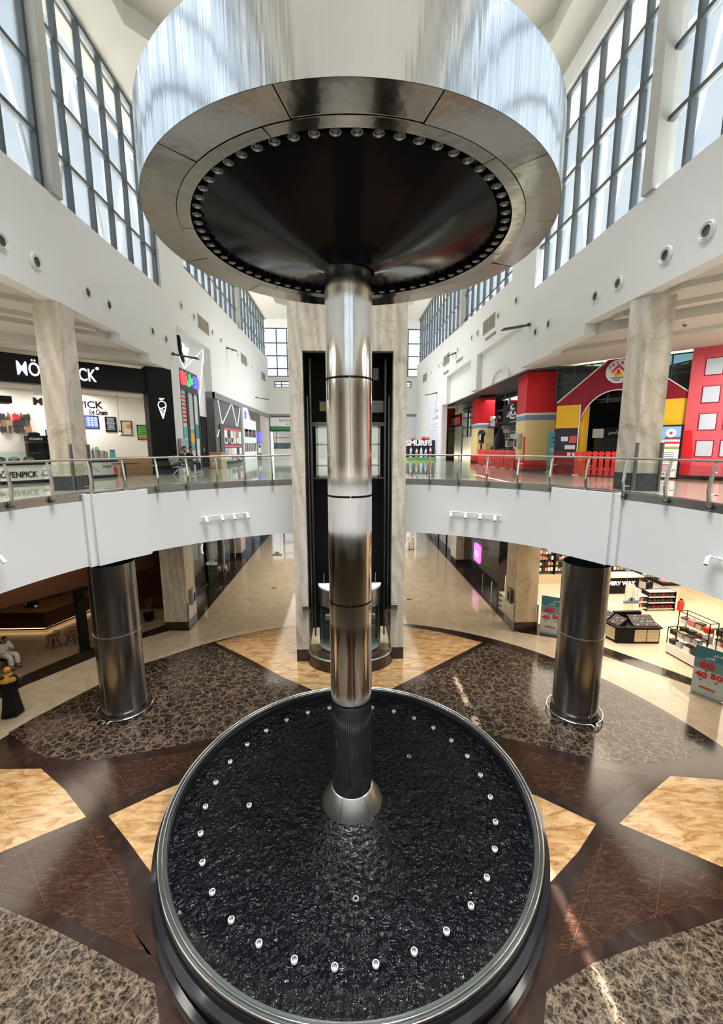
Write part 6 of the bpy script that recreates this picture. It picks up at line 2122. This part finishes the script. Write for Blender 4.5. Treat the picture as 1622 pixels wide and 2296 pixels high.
plain('shop_panel', (.80, .72, .58), .6)
CW = Frame(0, 23.6, 0)
shelf_wall(CW, 8.75, 10.4, 2, (.75, 1.1, 1.45, 1.8, 2.15, 2.5), 'first bay of wall shelving of the cosmetics shop, beside the black corridor wall', 1)
shelf_wall(CW, 10.5, 13.5, 3, (.75, 1.1, 1.45, 1.8, 2.15, 2.5), 'middle bay of wall shelving of the cosmetics shop, with a red lit header', 2)
shelf_wall(CW, 13.6, 18.5, 4, (.75, 1.2, 1.65, 2.1), 'last bay of wall shelving of the cosmetics shop, behind the dark service counter', 3)
o = tag(MB().fbox(CW, 10.8, 12.4, .424, .5, 2.32, 2.52).build('header_sign', 'sign_red'), 'glowing red header sign on the middle wall shelving', 'sign')

# dark make-up gondola in two wings
gn = thing('makeup_gondola', 'black make-up gondola with cream drawers and sloping tester trays', 'display counter', (11.9, 16.3, 0))
g = MB()
gp = [(11.0, 16.9), (11.3, 15.65), (11.95, 15.6), (13.05, 15.55), (13.25, 16.5), (11.5, 17.4)]
MB().prism(gp, 0, .68).build('carcass', 'black', gn)
MB().prism([(11.0 - .04, 16.92), (11.28, 15.6), (13.1, 15.48), (13.32, 16.55), (11.5, 17.48)], .68, .72).build('worktop', 'black', gn)
GF = Frame(11.95, 15.595, math.atan2(-.05, 1.1))
GS = Frame(11.02, 16.9, math.atan2(-1.25, .3))
for k in range(2):
    d_ = MB().fbox(GF, .05 + .52 * k, .53 + .52 * k, 0, .02, .1, .62).build('drawer_front', 'drawer_cream', gn)
    for j in range(3):
        MB().fbox(GF, .06 + .52 * k, .52 + .52 * k, .02, .024, .26 + .13 * j, .268 + .13 * j).build('drawer_gap', 'poster_brown', d_)
    d_ = MB().fbox(GS, .08 + .58 * k, .58 + .58 * k, 0, .02, .1, .62).build('drawer_front', 'drawer_cream', gn)
    for j in range(3):
        MB().fbox(GS, .09 + .58 * k, .57 + .58 * k, .02, .024, .26 + .13 * j, .268 + .13 * j).build('drawer_gap', 'poster_brown', d_)


def tray(fr, u0, u1, d0, d1, z0, z1, nu, nv, label):
    t = thing('tester_tray', label, 'tester tray', fr.at((u0 + u1) / 2, d0, z0), 'tester trays on the gondola')
    v = [fr.at(u0, d0, z0), fr.at(u1, d0, z0), fr.at(u1, d1, z1), fr.at(u0, d1, z1)]
    v2 = [(p[0], p[1], .723) for p in v]
    MB().add(v + v2, [(0, 1, 2, 3), (0, 4, 5, 1), (1, 5, 6, 2), (2, 6, 7, 3), (3, 7, 4, 0), (4, 7, 6, 5)]).build('panel', 'black_gloss', t)
    rnd = random.Random(int(u0 * 100))
    for i in range(nu):
        for j in range(nv):
            a, b = (i + .5) / nu, (j + .5) / nv
            u = u0 + (u1 - u0) * a
            d = d0 + (d1 - d0) * b
            z = z0 + (z1 - z0) * b
            MB().cyl(fr.at(u, d, z), fr.at(u, d + .008, z + .016), .028, n=8).build('tester', rnd.choice(['product_pink', 'maroon', 'product_dark', 'product_dark', 'dark_grey', 'maroon', 'light_grey']), t)


tray(GF, .05, 1.05, -.08, -.62, .74, 1.02, 8, 4, 'sloping tester tray on the front wing of the make-up gondola')
tray(GS, .06, .6, -.08, -.5, .74, 1.0, 4, 4, 'sloping tester tray on the far side wing of the make-up gondola')
tray(GS, .68, 1.22, -.08, -.5, .74, 1.0, 4, 4, 'sloping tester tray on the near side wing of the make-up gondola')
MB().box(11.7, 12.9, 16.5, 16.65, .72, 1.02).build('header_board', 'black', gn)


# metal framed display racks with boxes and bags
def rack(x0, y0, ang, label, tiers, seed):
    fr = Frame(x0, y0, ang)
    o = thing('display_rack', label, 'display rack', fr.at(.6, 0, 0), 'black framed display racks')
    L, Dp = 1.25, .85
    MB().fbox(fr, 0, L, -Dp, 0, .06, .42).build('base_cabinet', 'plate_white', o)
    MB().fbox(fr, .02, L - .02, -Dp + .02, -.02, 0, .06).build('kick', 'black', o)
    MB().fbox(fr, L - .01, L + .01, -Dp, 0, .06, .42).build('end_panel', 'black', o)
    g = MB()
    for (d0, d1, zt) in tiers:
        for u in (0, L):
            for d in (d0, d1):
                g.fbox(fr, u - .012, u + .012, d - .012, d + .012, .42, zt)
        for d in (d0, d1):
            g.fbox(fr, 0, L, d - .012, d + .012, zt - .024, zt)
        for u in (0, L):
            g.fbox(fr, u - .012, u + .012, d1, d0, zt - .024, zt)
    g.build('frame', 'black', o)
    for (d0, d1, zt) in tiers:
        for z in ([.8] if zt < 1.2 else [.85, 1.25]):
            MB().fbox(fr, 0, L, d1, d0, z, z + .02).build('shelf', 'glass_rail', o)
    rnd = random.Random(seed)
    k = 0
    names = []
    for (d0, d1, zt) in tiers:
        for z in ([.422, .823] if zt < 1.2 else [.873, 1.273]):
            for i in range(4):
                w_ = L / 4 * rnd.uniform(.6, .85)
                h = rnd.uniform(.16, .27)
                u = L / 4 * (i + .08)
                m_ = rnd.choice(['bag_red', 'product_dark', 'kraft', 'plate_white', 'product_dark', 'product_pale', 'product_dark', 'product_pink', 'light_grey'])
                q = thing('gift_box', 'gift box or bag on the %s' % label.split(',')[0], 'gift box', fr.at(u + w_ / 2, (d0 + d1) / 2, z), 'gift boxes on the %s' % label.split(',')[0])
                MB().fbox(fr, u, u + w_, d1 + .08, d0 - .06, z, z + h).build('carton', m_, q, bevel=.008)
                MB().fbox(fr, u - .006, u + w_ + .006, d1 + .074, d0 - .054, z + h - .04, z + h + .005).build('lid', m_ if i % 2 else 'product_dark', q)
                if rnd.random() < .35:
                    MB().tube([fr.at(u + w_ * .3, (d0 + d1) / 2, z + h), fr.at(u + w_ * .4, (d0 + d1) / 2, z + h + .07), fr.at(u + w_ * .6, (d0 + d1) / 2, z + h + .07), fr.at(u + w_ * .7, (d0 + d1) / 2, z + h)], .008, 5).build('handle', 'black', q)
    return o


rack(12.75, 14.85, math.atan2(-1.15, .12), 'nearest black framed display rack of the cosmetics shop, with a white base', [(-.03, -.42, 1.08), (-.45, -.82, 1.72)], 4)
rack(14.4, 14.6, math.atan2(-1.15, .12), 'second black framed display rack, behind the nearest one at the right border', [(-.03, -.42, 1.08), (-.45, -.82, 1.5)], 5)
rack(16.55, 22.9, math.atan2(-1.0, .5), 'third black framed display rack, at the far side of the white display counter', [(-.03, -.42, 1.08), (-.45, -.82, 1.5)], 6)
# further furniture of the shop
o = thing('open_shelf', 'black open shelf unit with red packs behind the make-up gondola', 'shelf unit', (15.7, 18.9, 0))
MB().box(15.0, 16.4, 19.2, 19.3, .05, 1.0).build('back_panel', 'black', o)
MB().box(14.97, 15.02, 18.85, 19.3, 0, 1.0).build('side_panel', 'black', o)
MB().box(16.38, 16.43, 18.85, 19.3, 0, 1.0).build('side_panel', 'black', o)
for z in (.08, .4, .7, .97):
    MB().box(15.0, 16.4, 18.85, 19.25, z, z + .03).build('shelf', 'plate_white', o)
for j, z in enumerate((.11, .43, .73)):
    for i in range(6):
        q = MB().box(15.08 + .22 * i, 15.25 + .22 * i, 18.92, 19.15, z + .003, z + .14 + .02 * (i % 2)).build('cosmetic_pack', ['maroon', 'product_dark', 'product_dark'][j if i % 3 else (j + 1) % 3])
        tag(q, 'small pack on the black open shelf unit of the cosmetics shop', 'cosmetics pack', 'packs on the black open shelf unit')
o = thing('service_counter', 'dark service counter with white lettering and a cream top behind the make-up gondola', 'counter', (15.3, 21.5, 0))
MB().box(13.4, 16.3, 21.3, 22.0, 0, .95).build('body', 'black', o)
MB().box(13.3, 16.5, 21.2, 22.1, .95, 1.02).build('worktop', 'cream_wall', o)
text('lettering', 'EVERY WAY', Frame(0, 21.3, 0), 14.4, 16.1, .5, .72, .0, 'sign_white', o, bold=.03, thick=.02)
o = thing('white_counter', 'white display counter with a black top at the right of the cosmetics shop', 'counter', (17.3, 20.5, 0))
MB().box(16.9, 17.8, 20.3, 21.0, 0, .85).build('body', 'plate_white', o)
MB().box(16.7, 18.0, 20.1, 21.2, .85, .98).build('worktop', 'black', o)
for i in range(4):
    q = MB().box(16.85 + .27 * i, 17.05 + .27 * i, 20.3, 20.6, .98, 1.06).build('cosmetic_pack', ['product_pink', 'plate_white', 'bag_red', 'product_pale'][i])
    tag(q, 'small pack on the black topped white counter', 'cosmetics pack', 'packs on the black topped counter')
o = thing('mirror_stand', 'narrow white stand with a mirror and shelves behind the make-up gondola', 'display stand', (13.9, 18.6, 0))
MB().box(13.6, 14.0, 18.5, 18.6, 0, 1.5).build('panel', 'shop_panel', o)
MB().box(13.91, 13.92, 18.49, 18.5, .9, 1.4).build('mirror', 'chrome', o)
MB().box(14.0, 14.05, 18.2, 18.9, 0, 1.4).build('side_frame', 'plate_white', o)
for z in (.4, .7, 1.0):
    MB().box(14.05, 14.5, 18.25, 18.85, z, z + .025).build('shelf', 'plate_white', o)
for i in range(6):
    q = MB().box(14.1 + .13 * (i % 3), 14.2 + .13 * (i % 3), 18.35, 18.5, (.428, .728)[i // 3], (.428, .728)[i // 3] + .16).build('cosmetic_pack', ['product_dark', 'product_pink', 'product_dark'][i % 3])
    tag(q, 'small pack on the narrow white mirror stand', 'cosmetics pack', 'packs on the mirror stand')
fe = thing('fire_extinguisher', 'red fire extinguisher standing beside the open shelf unit of the cosmetics shop', 'fire extinguisher', (16.75, 18.9, 0))
MB().lathe([(.12, 0), (.13, .03), (.13, .42), (.08, .5), (.04, .53), (0, .53)], 16.75, 18.9, 18).build('cylinder', 'bright_red', fe, 40)
MB().box(16.71, 16.79, 18.86, 18.94, .53, .6).build('valve', 'black', fe)
MB().tube([(16.79, 18.9, .56), (16.9, 18.88, .5), (16.9, 18.86, .2)], .012, 6).build('hose', 'black', fe)
# sale banners
for i, (x, y, ang, lab) in enumerate(((8.95, 16.62, math.atan2(-.43, .7), 'sale banner standing between the onyx column and the steel column'),
                                      (11.75, 11.85, math.atan2(-.6, .35), 'sale banner standing at the right border before the racks'))):
    fr = Frame(x, y, ang)
    hw, H = .42, 1.72
    o = thing('sale_banner', 'blue and white ' + lab, 'banner', (x, y, 0), 'sale banners of the cosmetics shop')
    MB().fbox(fr, -hw, hw, -.02, .0, .05, H).build('sheet', 'poster_light', o)
    # the printed sheet itself runs from dark teal to pale grey
    for k, (z0, z1, m_) in enumerate(((1.3, H, 'poster_teal'), (.95, 1.3, 'banner_mid'))):
        MB().fbox(fr, -hw, hw, .0, .004, z0, z1).build('blue_print', m_, o) if k == 0 else MB().fbox(fr, -hw, hw, .0, .004, z0, z1).build('blue_print', plain('banner_mid', (.16, .30, .36), .45), o)
    MB().fbox(fr, -hw, hw, -.12, .12, 0, .05).build('base', 'steel_satin', o)
    MB().fbox(fr, -.02, .02, -.05, -.03, .05, H).build('pole', 'steel_satin', o)
    text('heading', arabic('اشتر'), fr, .05, hw - .05, 1.48, 1.6, .004, 'plate_white', o, bold=.015, thick=.006)
    text('heading', arabic('أكثر'), fr, -.15, .12, 1.32, 1.44, .004, 'plate_white', o, bold=.015, thick=.006)
    text('number', '60', fr, -.28, .12, 1.0, 1.24, .006, 'red_print', o, bold=.04, thick=.012)
    text('number', '40', fr, -.36, -.04, .66, .86, .006, 'red_print', o, bold=.04, thick=.012)
    text('number', '50', fr, .04, .36, .72, .92, .006, 'red_print', o, bold=.04, thick=.012)
    for (u, z) in ((-.08, .93), (-.2, .58), (.2, .62)):
        MB().cyl(fr.at(u, 0, z), fr.at(u, .01, z), .035, n=12).build('dot', 'dark_grey', o, 40)
        text('dot_number', '2', fr, u - .012, u + .012, z - .02, z + .02, .01, 'plate_white', o, thick=.004)
    MB().fprism(fr, [(-.22, .3), (.2, .3), (.2, .37), (-.22, .37)], .004, .008).build('red_strip', 'red_pink', o)
    MB().fbox(fr, -.01, .01, -.001, .002, .06, .9).build('fold_line', 'light_grey', o)
# ------------------------------------------------------------------ people


def skin_mesh(chains, sub=2):
    """One continuous surface grown round a joint skeleton. chains: lists of (point, radius); shared points join."""
    verts, rad, edges, idx = [], [], [], {}
    for ch in chains:
        prev = None
        for p, r in ch:
            key = tuple(round(c, 4) for c in p)
            if key not in idx:
                idx[key] = len(verts)
                verts.append(p)
                rad.append(r)
            i = idx[key]
            if prev is not None and prev != i:
                edges.append((prev, i))
            prev = i
    me = bpy.data.meshes.new('skeleton')
    me.from_pydata(verts, edges, [])
    o = bpy.data.objects.new('skeleton', me)
    COL.objects.link(o)
    o.modifiers.new('skin', 'SKIN').use_smooth_shade = True
    lay = me.skin_vertices[0].data if me.skin_vertices else None
    if lay is None:
        bm = bmesh.new()
        bm.from_mesh(me)
        bm.verts.layers.skin.verify()
        bm.to_mesh(me)
        bm.free()
        lay = me.skin_vertices[0].data
    for i, r in enumerate(rad):
        rr = r if isinstance(r, tuple) else (r, r)
        lay[i].radius = rr
        lay[i].use_root = (i == 0)
    s = o.modifiers.new('sub', 'SUBSURF')
    s.levels = sub
    s.render_levels = sub
    dg = bpy.context.evaluated_depsgraph_get()
    m2 = bpy.data.meshes.new_from_object(o.evaluated_get(dg))
    V = [tuple(v.co) for v in m2.vertices]
    F_ = [tuple(p.vertices) for p in m2.polygons]
    bpy.data.objects.remove(o)
    bpy.data.meshes.remove(me)
    bpy.data.meshes.remove(m2)
    return V, F_


def lerp(a, b, t):
    return tuple(a[i] + (b[i] - a[i]) * t for i in range(3))


def hand(w, d, side):
    """finger chains from wrist w along direction d (unit); side is a unit vector across the palm"""
    w, d, side = Vector(w), Vector(d).normalized(), Vector(side).normalized()
    nrm = d.cross(side).normalized()
    palm = w + d * .05
    out = [[(tuple(w), .022), (tuple(palm), (.034, .022))]]
    for k, L in ((-1.5, .062), (-.5, .076), (.5, .072), (1.5, .056)):
        b_ = palm + side * (.017 * k) + d * .03
        out.append([(tuple(palm), (.034, .022)), (tuple(b_), .010), (tuple(b_ + d * L * .5 + nrm * .008), .009), (tuple(b_ + d * L * .85 + nrm * .026), .007)])
    t0 = w + d * .025 - side * .03
    out.append([(tuple(palm), (.034, .022)), (tuple(t0), .011), (tuple(t0 + d * .035 - side * .018), .009), (tuple(t0 + d * .06 - side * .016 + nrm * .012), .008)])
    return out


def head(o, c, face, hair_mat, beard=False, s_=1.0, hair=True):
    """head with nose, ears, eyes and mouth around centre c, looking along face"""
    c, f_ = Vector(c), Vector(face).normalized()
    up = Vector((0, 0, 1))
    sd = f_.cross(up).normalized()
    up2 = sd.cross(f_).normalized()
    M = Matrix((sd, f_, up2)).transposed()

    def W(p):
        return tuple(c + M @ (Vector(p) * s_))
    g = MB()
    b_ = MB().ball((0, 0, 0), .075, .092, .115, 20, 16)
    vs = []
    for x, y, z in b_.v:
        if z < -.02:
            k = 1 - .42 * min(1, (-.02 - z) / .095)
            x *= k
            y = y * (1 - .2 * min(1, (-.02 - z) / .095)) + .012 * min(1, (-.02 - z) / .095)
        vs.append(W((x, y, z)))
    g.add(vs, b_.f)
    n_ = MB().ball((0, .094, -.018), .013, .02, .024, 10, 8)
    g.add([W(p) for p in n_.v], n_.f)
    for sgn in (-1, 1):
        e = MB().ball((sgn * .077, -.005, -.01), .010, .02, .03, 8, 6)
        g.add([W(p) for p in e.v], e.f)
    hd = g.build('head', 'skin', o, 60)
    g = MB()
    for sgn in (-1, 1):
        e = MB().ball((sgn * .03, .084, .004), .011, .007, .007, 8, 6)
        g.add([W(p) for p in e.v], e.f)
        e = MB().ball((sgn * .03, .086, .028), .018, .006, .004, 8, 6)
        g.add([W(p) for p in e.v], e.f)
    g.build('eye', 'black', hd, 60)
    e = MB().ball((0, .082, -.058), .022, .006, .005, 8, 6)
    MB().add([W(p) for p in e.v], e.f).build('mouth', 'red_pink', hd, 60)
    if hair:
        g = MB()
        b_ = MB().ball((0, -.014, .022), .083, .094, .108, 18, 12)
        keep = [i for i, p in enumerate(b_.v)]
        g.add([W((x, y if not (z < .05 and y > .03) else .03, z if z > -.06 else -.06)) for x, y, z in b_.v], b_.f)
        g.build('hair', hair_mat, o, 60)
    if beard:
        e = MB().ball((0, .05, -.075), .05, .042, .04, 12, 8)
        MB().add([W(p) for p in e.v], e.f).build('beard', hair_mat, o, 60)


def rot(p, a, base):
    c, s_ = math.cos(a), math.sin(a)
    return (base[0] + p[0] * c - p[1] * s_, base[1] + p[0] * s_ + p[1] * c, base[2] + p[2])


def seated(name_label, base, a, seat, shirt, legs_m, s_=1.0, shoe='plate_white', phone=True, robe=False):
    """a seated person; local +Y is where the person faces"""
    o = thing('person', name_label, 'person', base)
    T = lambda x, y, z: rot((x * s_, y * s_, z * s_), a, base)
    pel, che, nek = T(0, .0, seat + .1), T(0, .06, seat + .42), T(0, .10, seat + .58)
    hd = T(0, .15, seat + .73)
    fdir = Vector(T(0, 1, -.35)) - Vector(T(0, 0, 0))
    body = [[(pel, (.13 * s_, .10 * s_)), (T(0, .03, seat + .26), (.12 * s_, .095 * s_)), (che, (.15 * s_, .10 * s_)), (nek, .055 * s_), (hd, .05 * s_)]]
    wr = {}
    for sg in (-1, 1):
        hip, kne, ank = T(sg * .09, .04, seat + .08), T(sg * .13, .46, seat + .07), T(sg * .12, .48, .08)
        body.append([(pel, (.13 * s_, .10 * s_)), (hip, .085 * s_), (kne, .058 * s_), (ank, .04 * s_), (T(sg * .13, .62, .04), .032 * s_)])
        sh, el, wr_ = T(sg * .19, .06, seat + .5), T(sg * .24, .14, seat + .26), T(sg * .07, .34, seat + .34)
        wr[sg] = wr_
        body.append([(che, (.15 * s_, .10 * s_)), (sh, .058 * s_), (el, .042 * s_), (wr_, .026 * s_)])
        d = Vector(T(sg * .0, .46, seat + .38)) - Vector(wr_)
        for ch in hand(wr_, d, Vector(T(sg, 0, 0)) - Vector(T(0, 0, 0))):
            body.append(ch)
    V, F_ = skin_mesh(body)
    MB().add(V, F_).build('body', 'skin', o, 70)
    # shirt with short sleeves
    tor = [[(T(0, .0, seat + .12), (.15 * s_, .12 * s_)), (T(0, .03, seat + .26), (.14 * s_, .115 * s_)), (che, (.17 * s_, .12 * s_)), (T(0, .09, seat + .53), .075 * s_)]]
    for sg in (-1, 1):
        sh, el, wr_ = T(sg * .19, .06, seat + .5), T(sg * .24, .14, seat + .26), wr[sg]
        end = lerp(sh, el, .75) if not robe else lerp(el, wr_, .8)
        if robe:
            tor.append([(che, (.17 * s_, .12 * s_)), (sh, .078 * s_), (el, .065 * s_), (end, .05 * s_)])
        else:
            tor.append([(che, (.17 * s_, .12 * s_)), (sh, .075 * s_), (end, .06 * s_)])
    V, F_ = skin_mesh(tor)
    MB().add(V, F_).build('shirt' if not robe else 'robe_top', shirt, o, 70)
    leg = []
    for sg in (-1, 1):
        hip, kne, ank = T(sg * .09, .04, seat + .08), T(sg * .13, .46, seat + .07), T(sg * .12, .48, .1)
        leg.append([(T(0, .0, seat + .09), (.14 * s_, .11 * s_)), (hip, .105 * s_), (kne, .078 * s_ * (1.25 if robe else 1)), (lerp(kne, ank, .9), .06 * s_ * (1.5 if robe else 1))])
    V, F_ = skin_mesh(leg)
    MB().add(V, F_).build('trousers' if not robe else 'robe_skirt', legs_m, o, 70)
    for sg in (-1, 1):
        g = MB()
        c0 = T(sg * .125, .54, .045)
        b_ = MB().ball((0, 0, 0), .048 * s_, .125 * s_, .045 * s_, 12, 8)
        g.add([rot(p, a, c0) for p in b_.v], b_.f)
        g.build('shoe', shoe, o, 60)
    head(o, hd, fdir, 'hair', beard=True, s_=s_)
    if phone:
        c0 = T(0, .46, seat + .38)
        g = MB()
        b_ = MB().box(-.04, .04, -.008, .008, -.07, .07)
        g.add([rot(p, a, c0) for p in b_.v], b_.f)
        ph = g.build('mobile_phone', 'black')
        tag(ph, 'dark mobile phone held by the person sitting %s on the steel bench' % ('nearer' if 'nearer' in name_label else 'farther'), 'phone')
    return o


# two people on a steel bench on the upper floor
bnx, bny = -6.95, 18.9
bench = thing('steel_bench', 'perforated steel waiting bench on the upper floor beside the black pillar', 'bench', (-7.25, 19.6, FZ))
g = MB()
g.box(-7.65, -7.2, 18.75, 20.75, FZ + .35, FZ + .38)
g.build('seat', 'steel_satin', bench, bevel=.01)
g = MB()
v = [(-7.66, 18.75, FZ + .45), (-7.66, 20.75, FZ + .45), (-7.78, 20.75, FZ + .85), (-7.78, 18.75, FZ + .85)]
g.add(v + [(p[0] - .02, p[1], p[2]) for p in v], [(0, 1, 2, 3), (7, 6, 5, 4), (0, 4, 5, 1), (1, 5, 6, 2), (2, 6, 7, 3), (3, 7, 4, 0)])
g.build('backrest', 'steel_satin', bench)
for y in (19.0, 20.5):
    MB().tube([(-7.15, y, FZ), (-7.4, y, FZ + .33), (-7.72, y, FZ)], .022, 8).build('leg', 'steel_satin', bench, 50)
MB().box(-7.45, -7.38, 18.8, 20.7, FZ + .30, FZ + .35).build('beam', 'steel_dark', bench)
for y in (18.78, 19.75, 20.72):
    MB().tube([(-7.68, y, FZ + .5), (-7.5, y, FZ + .62), (-7.25, y, FZ + .62), (-7.2, y, FZ + .38)], .015, 6).build('armrest', 'steel_satin', bench, 50)
seated('person in a charcoal shirt and grey jeans sitting nearer on the steel bench', (-7.43, 19.25, FZ), -PI / 2 + .12, .42, 'cloth_charcoal', 'denim')
seated('person in a black shirt and blue jeans sitting farther on the steel bench', (-7.43, 20.2, FZ), -PI / 2 - .1, .42, 'cloth_black', 'denim')
# person in white robe in the cafe
ch = thing('cafe_chair', 'black cafe chair under the person in the white robe', 'chair', (-12.75, 14.95, 0))
MB().box(-13.0, -12.55, 14.72, 15.18, .35, .385).build('seat', 'black', ch)
MB().box(-13.06, -13.02, 14.72, 15.18, .55, .9).build('backrest', 'black', ch)
for x in (-12.98, -12.57):
    for y in (14.75, 15.15):
        MB().cyl((x, y, 0), (x, y, .35), .016, n=6).build('leg', 'black', ch)
seated('person in a white robe sitting at the left border of the photo', (-12.8, 14.95, 0), -PI / 2 - .25, .46, 'cloth_white', 'cloth_white', robe=True, phone=False, shoe='bag_brown', s_=.95)


def standing(label, base, a, H, robe_m, scarf_m=None, bag=False, abaya=True, head_on=True):
    o = thing('person', label, 'person', base)
    s_ = H / 1.65
    T = lambda x, y, z: rot((x * s_, y * s_, z * s_), a, base)
    pel, che, nek = T(0, 0, .92), T(0, .03, 1.25), T(0, .05, 1.42)
    hd = T(0, .09, 1.54)
    body = [[(pel, (.14 * s_, .11 * s_)), (T(0, .01, 1.08), (.12 * s_, .10 * s_)), (che, (.15 * s_, .10 * s_)), (nek, .05 * s_), (hd, .05 * s_)]]
    arms = []
    for sg in (-1, 1):
        st = sg * .14
        hip, kne, ank = T(sg * .09, 0, .88), T(sg * .1, st * .5 + .05, .48), T(sg * .09, st, .08)
        body.append([(pel, (.14 * s_, .11 * s_)), (hip, .09 * s_), (kne, .06 * s_), (ank, .042 * s_), (T(sg * .1, st + .14, .04), .032 * s_)])
        sh, el, wr_ = T(sg * .18, .03, 1.34), T(sg * .23, .02 - st * .3, 1.06), T(sg * .2, .16 - st * .4, .86)
        arms.append((sh, el, wr_))
        body.append([(che, (.15 * s_, .10 * s_)), (sh, .058 * s_), (el, .042 * s_), (wr_, .027 * s_)])
        d = Vector(T(sg * .18, .2 - st * .4, .76)) - Vector(wr_)
        body += hand(wr_, d, Vector(T(0, 1, 0)) - Vector(T(0, 0, 0)))
    V, F_ = skin_mesh(body)
    MB().add(V, F_).build('body', 'skin', o, 70)
    # long robe falling in folds
    g = MB()
    prof = [(.05, 1.42, .02), (.15, 1.34, .03), (.19, 1.22, .03), (.185, 1.05, .02), (.20, .88, .0), (.225, .6, -.02), (.255, .3, -.05), (.29, .06, -.09), (.26, .03, -.09)]
    n = 40
    vs, fc = [], []
    for r, z, dy in prof:
        for i in range(n):
            t = 2 * PI * i / n
            k = 1 + (.10 * math.sin(5 * t + 1.3) + .05 * math.sin(9 * t)) * max(0, (1.1 - z)) * .8
            vs.append(T(r * k * math.cos(t) * 1.02, r * k * math.sin(t) * .82 + dy, z))
    for j in range(len(prof) - 1):
        for i in range(n):
            q = (i + 1) % n
            fc.append((j * n + i, j * n + q, (j + 1) * n + q, (j + 1) * n + i))
    g.add(vs, [f[::-1] for f in fc])
    g.build('robe', robe_m, o, 70)
    slv = []
    for sh, el, wr_ in arms:
        slv.append([(che, (.16 * s_, .12 * s_)), (sh, .085 * s_), (el, .075 * s_), (lerp(el, wr_, .85), .075 * s_)])
    V, F_ = skin_mesh(slv)
    MB().add(V, F_).build('sleeve', robe_m, o, 70)
    for sg in (-1, 1):
        c0 = T(sg * .1, sg * .14 + .07, .035)
        b_ = MB().ball((0, 0, 0), .045 * s_, .12 * s_, .04 * s_, 10, 8)
        MB().add([rot(p, a, c0) for p in b_.v], b_.f).build('shoe', 'black' if scarf_m else 'bag_brown', o, 60)
    head(o, hd, Vector(T(0, 1, -.35)) - Vector(T(0, 0, 0)), 'hair', hair=scarf_m is None, s_=s_)
    if scarf_m:
        g = MB()
        b_ = MB().ball((0, -.012, .01), .102, .112, .128, 22, 16)
        vs = []
        c0 = hd
        for x, y, z in b_.v:
            if y > .055 and -.09 < z < .085 and abs(x) < .075:
                y = .05
            vs.append(rot((x * s_, y * s_, z * s_), a, c0))
        g.add(vs, b_.f)
        n = 24
        vs, fc = [], []
        prof = [(.10, -.06, .0), (.13, -.13, .0), (.20, -.19, -.01), (.245, -.26, -.03), (.25, -.33, -.05)]
        for r, z, dy in prof:
            for i in range(n):
                t = 2 * PI * i / n
                k = 1 + .05 * math.sin(6 * t)
                vs.append(rot((r * k * math.cos(t) * s_, (r * k * math.sin(t) * .85 + dy - .03) * s_, z * s_), a, c0))
        for j in range(len(prof) - 1):
            for i in range(n):
                q = (i + 1) % n
                fc.append((j * n + i, (j + 1) * n + i, (j + 1) * n + q, j * n + q))
        g.add(vs, fc)
        g.build('headscarf', scarf_m, o, 70)
    if bag:
        c0 = T(-.35, .12, .72)
        bg = thing('handbag', 'brown handbag carried by the person in black', 'bag', c0)
        b_ = MB().box(-.05, .05, -.14, .14, -.12, .1)
        MB().add([rot(p, a, c0) for p in b_.v], b_.f).build('pouch', 'bag_brown', bg, bevel=.02)
        MB().tube([rot(p, a, c0) for p in ((0, -.1, .1), (0, -.07, .2), (0, .07, .2), (0, .1, .1))], .01, 6).build('strap', 'bag_brown', bg, 50)
    return o


standing('person in a long black robe and a yellow headscarf walking past the cafe', (-10.35, 12.1, .004), .55, 1.5, 'cloth_black', 'mustard', True)
standing('person in a long white robe standing far down the corridor, right of the lift tower', (5.25, 31.8, 0), 2.9, 1.75, 'cloth_white')
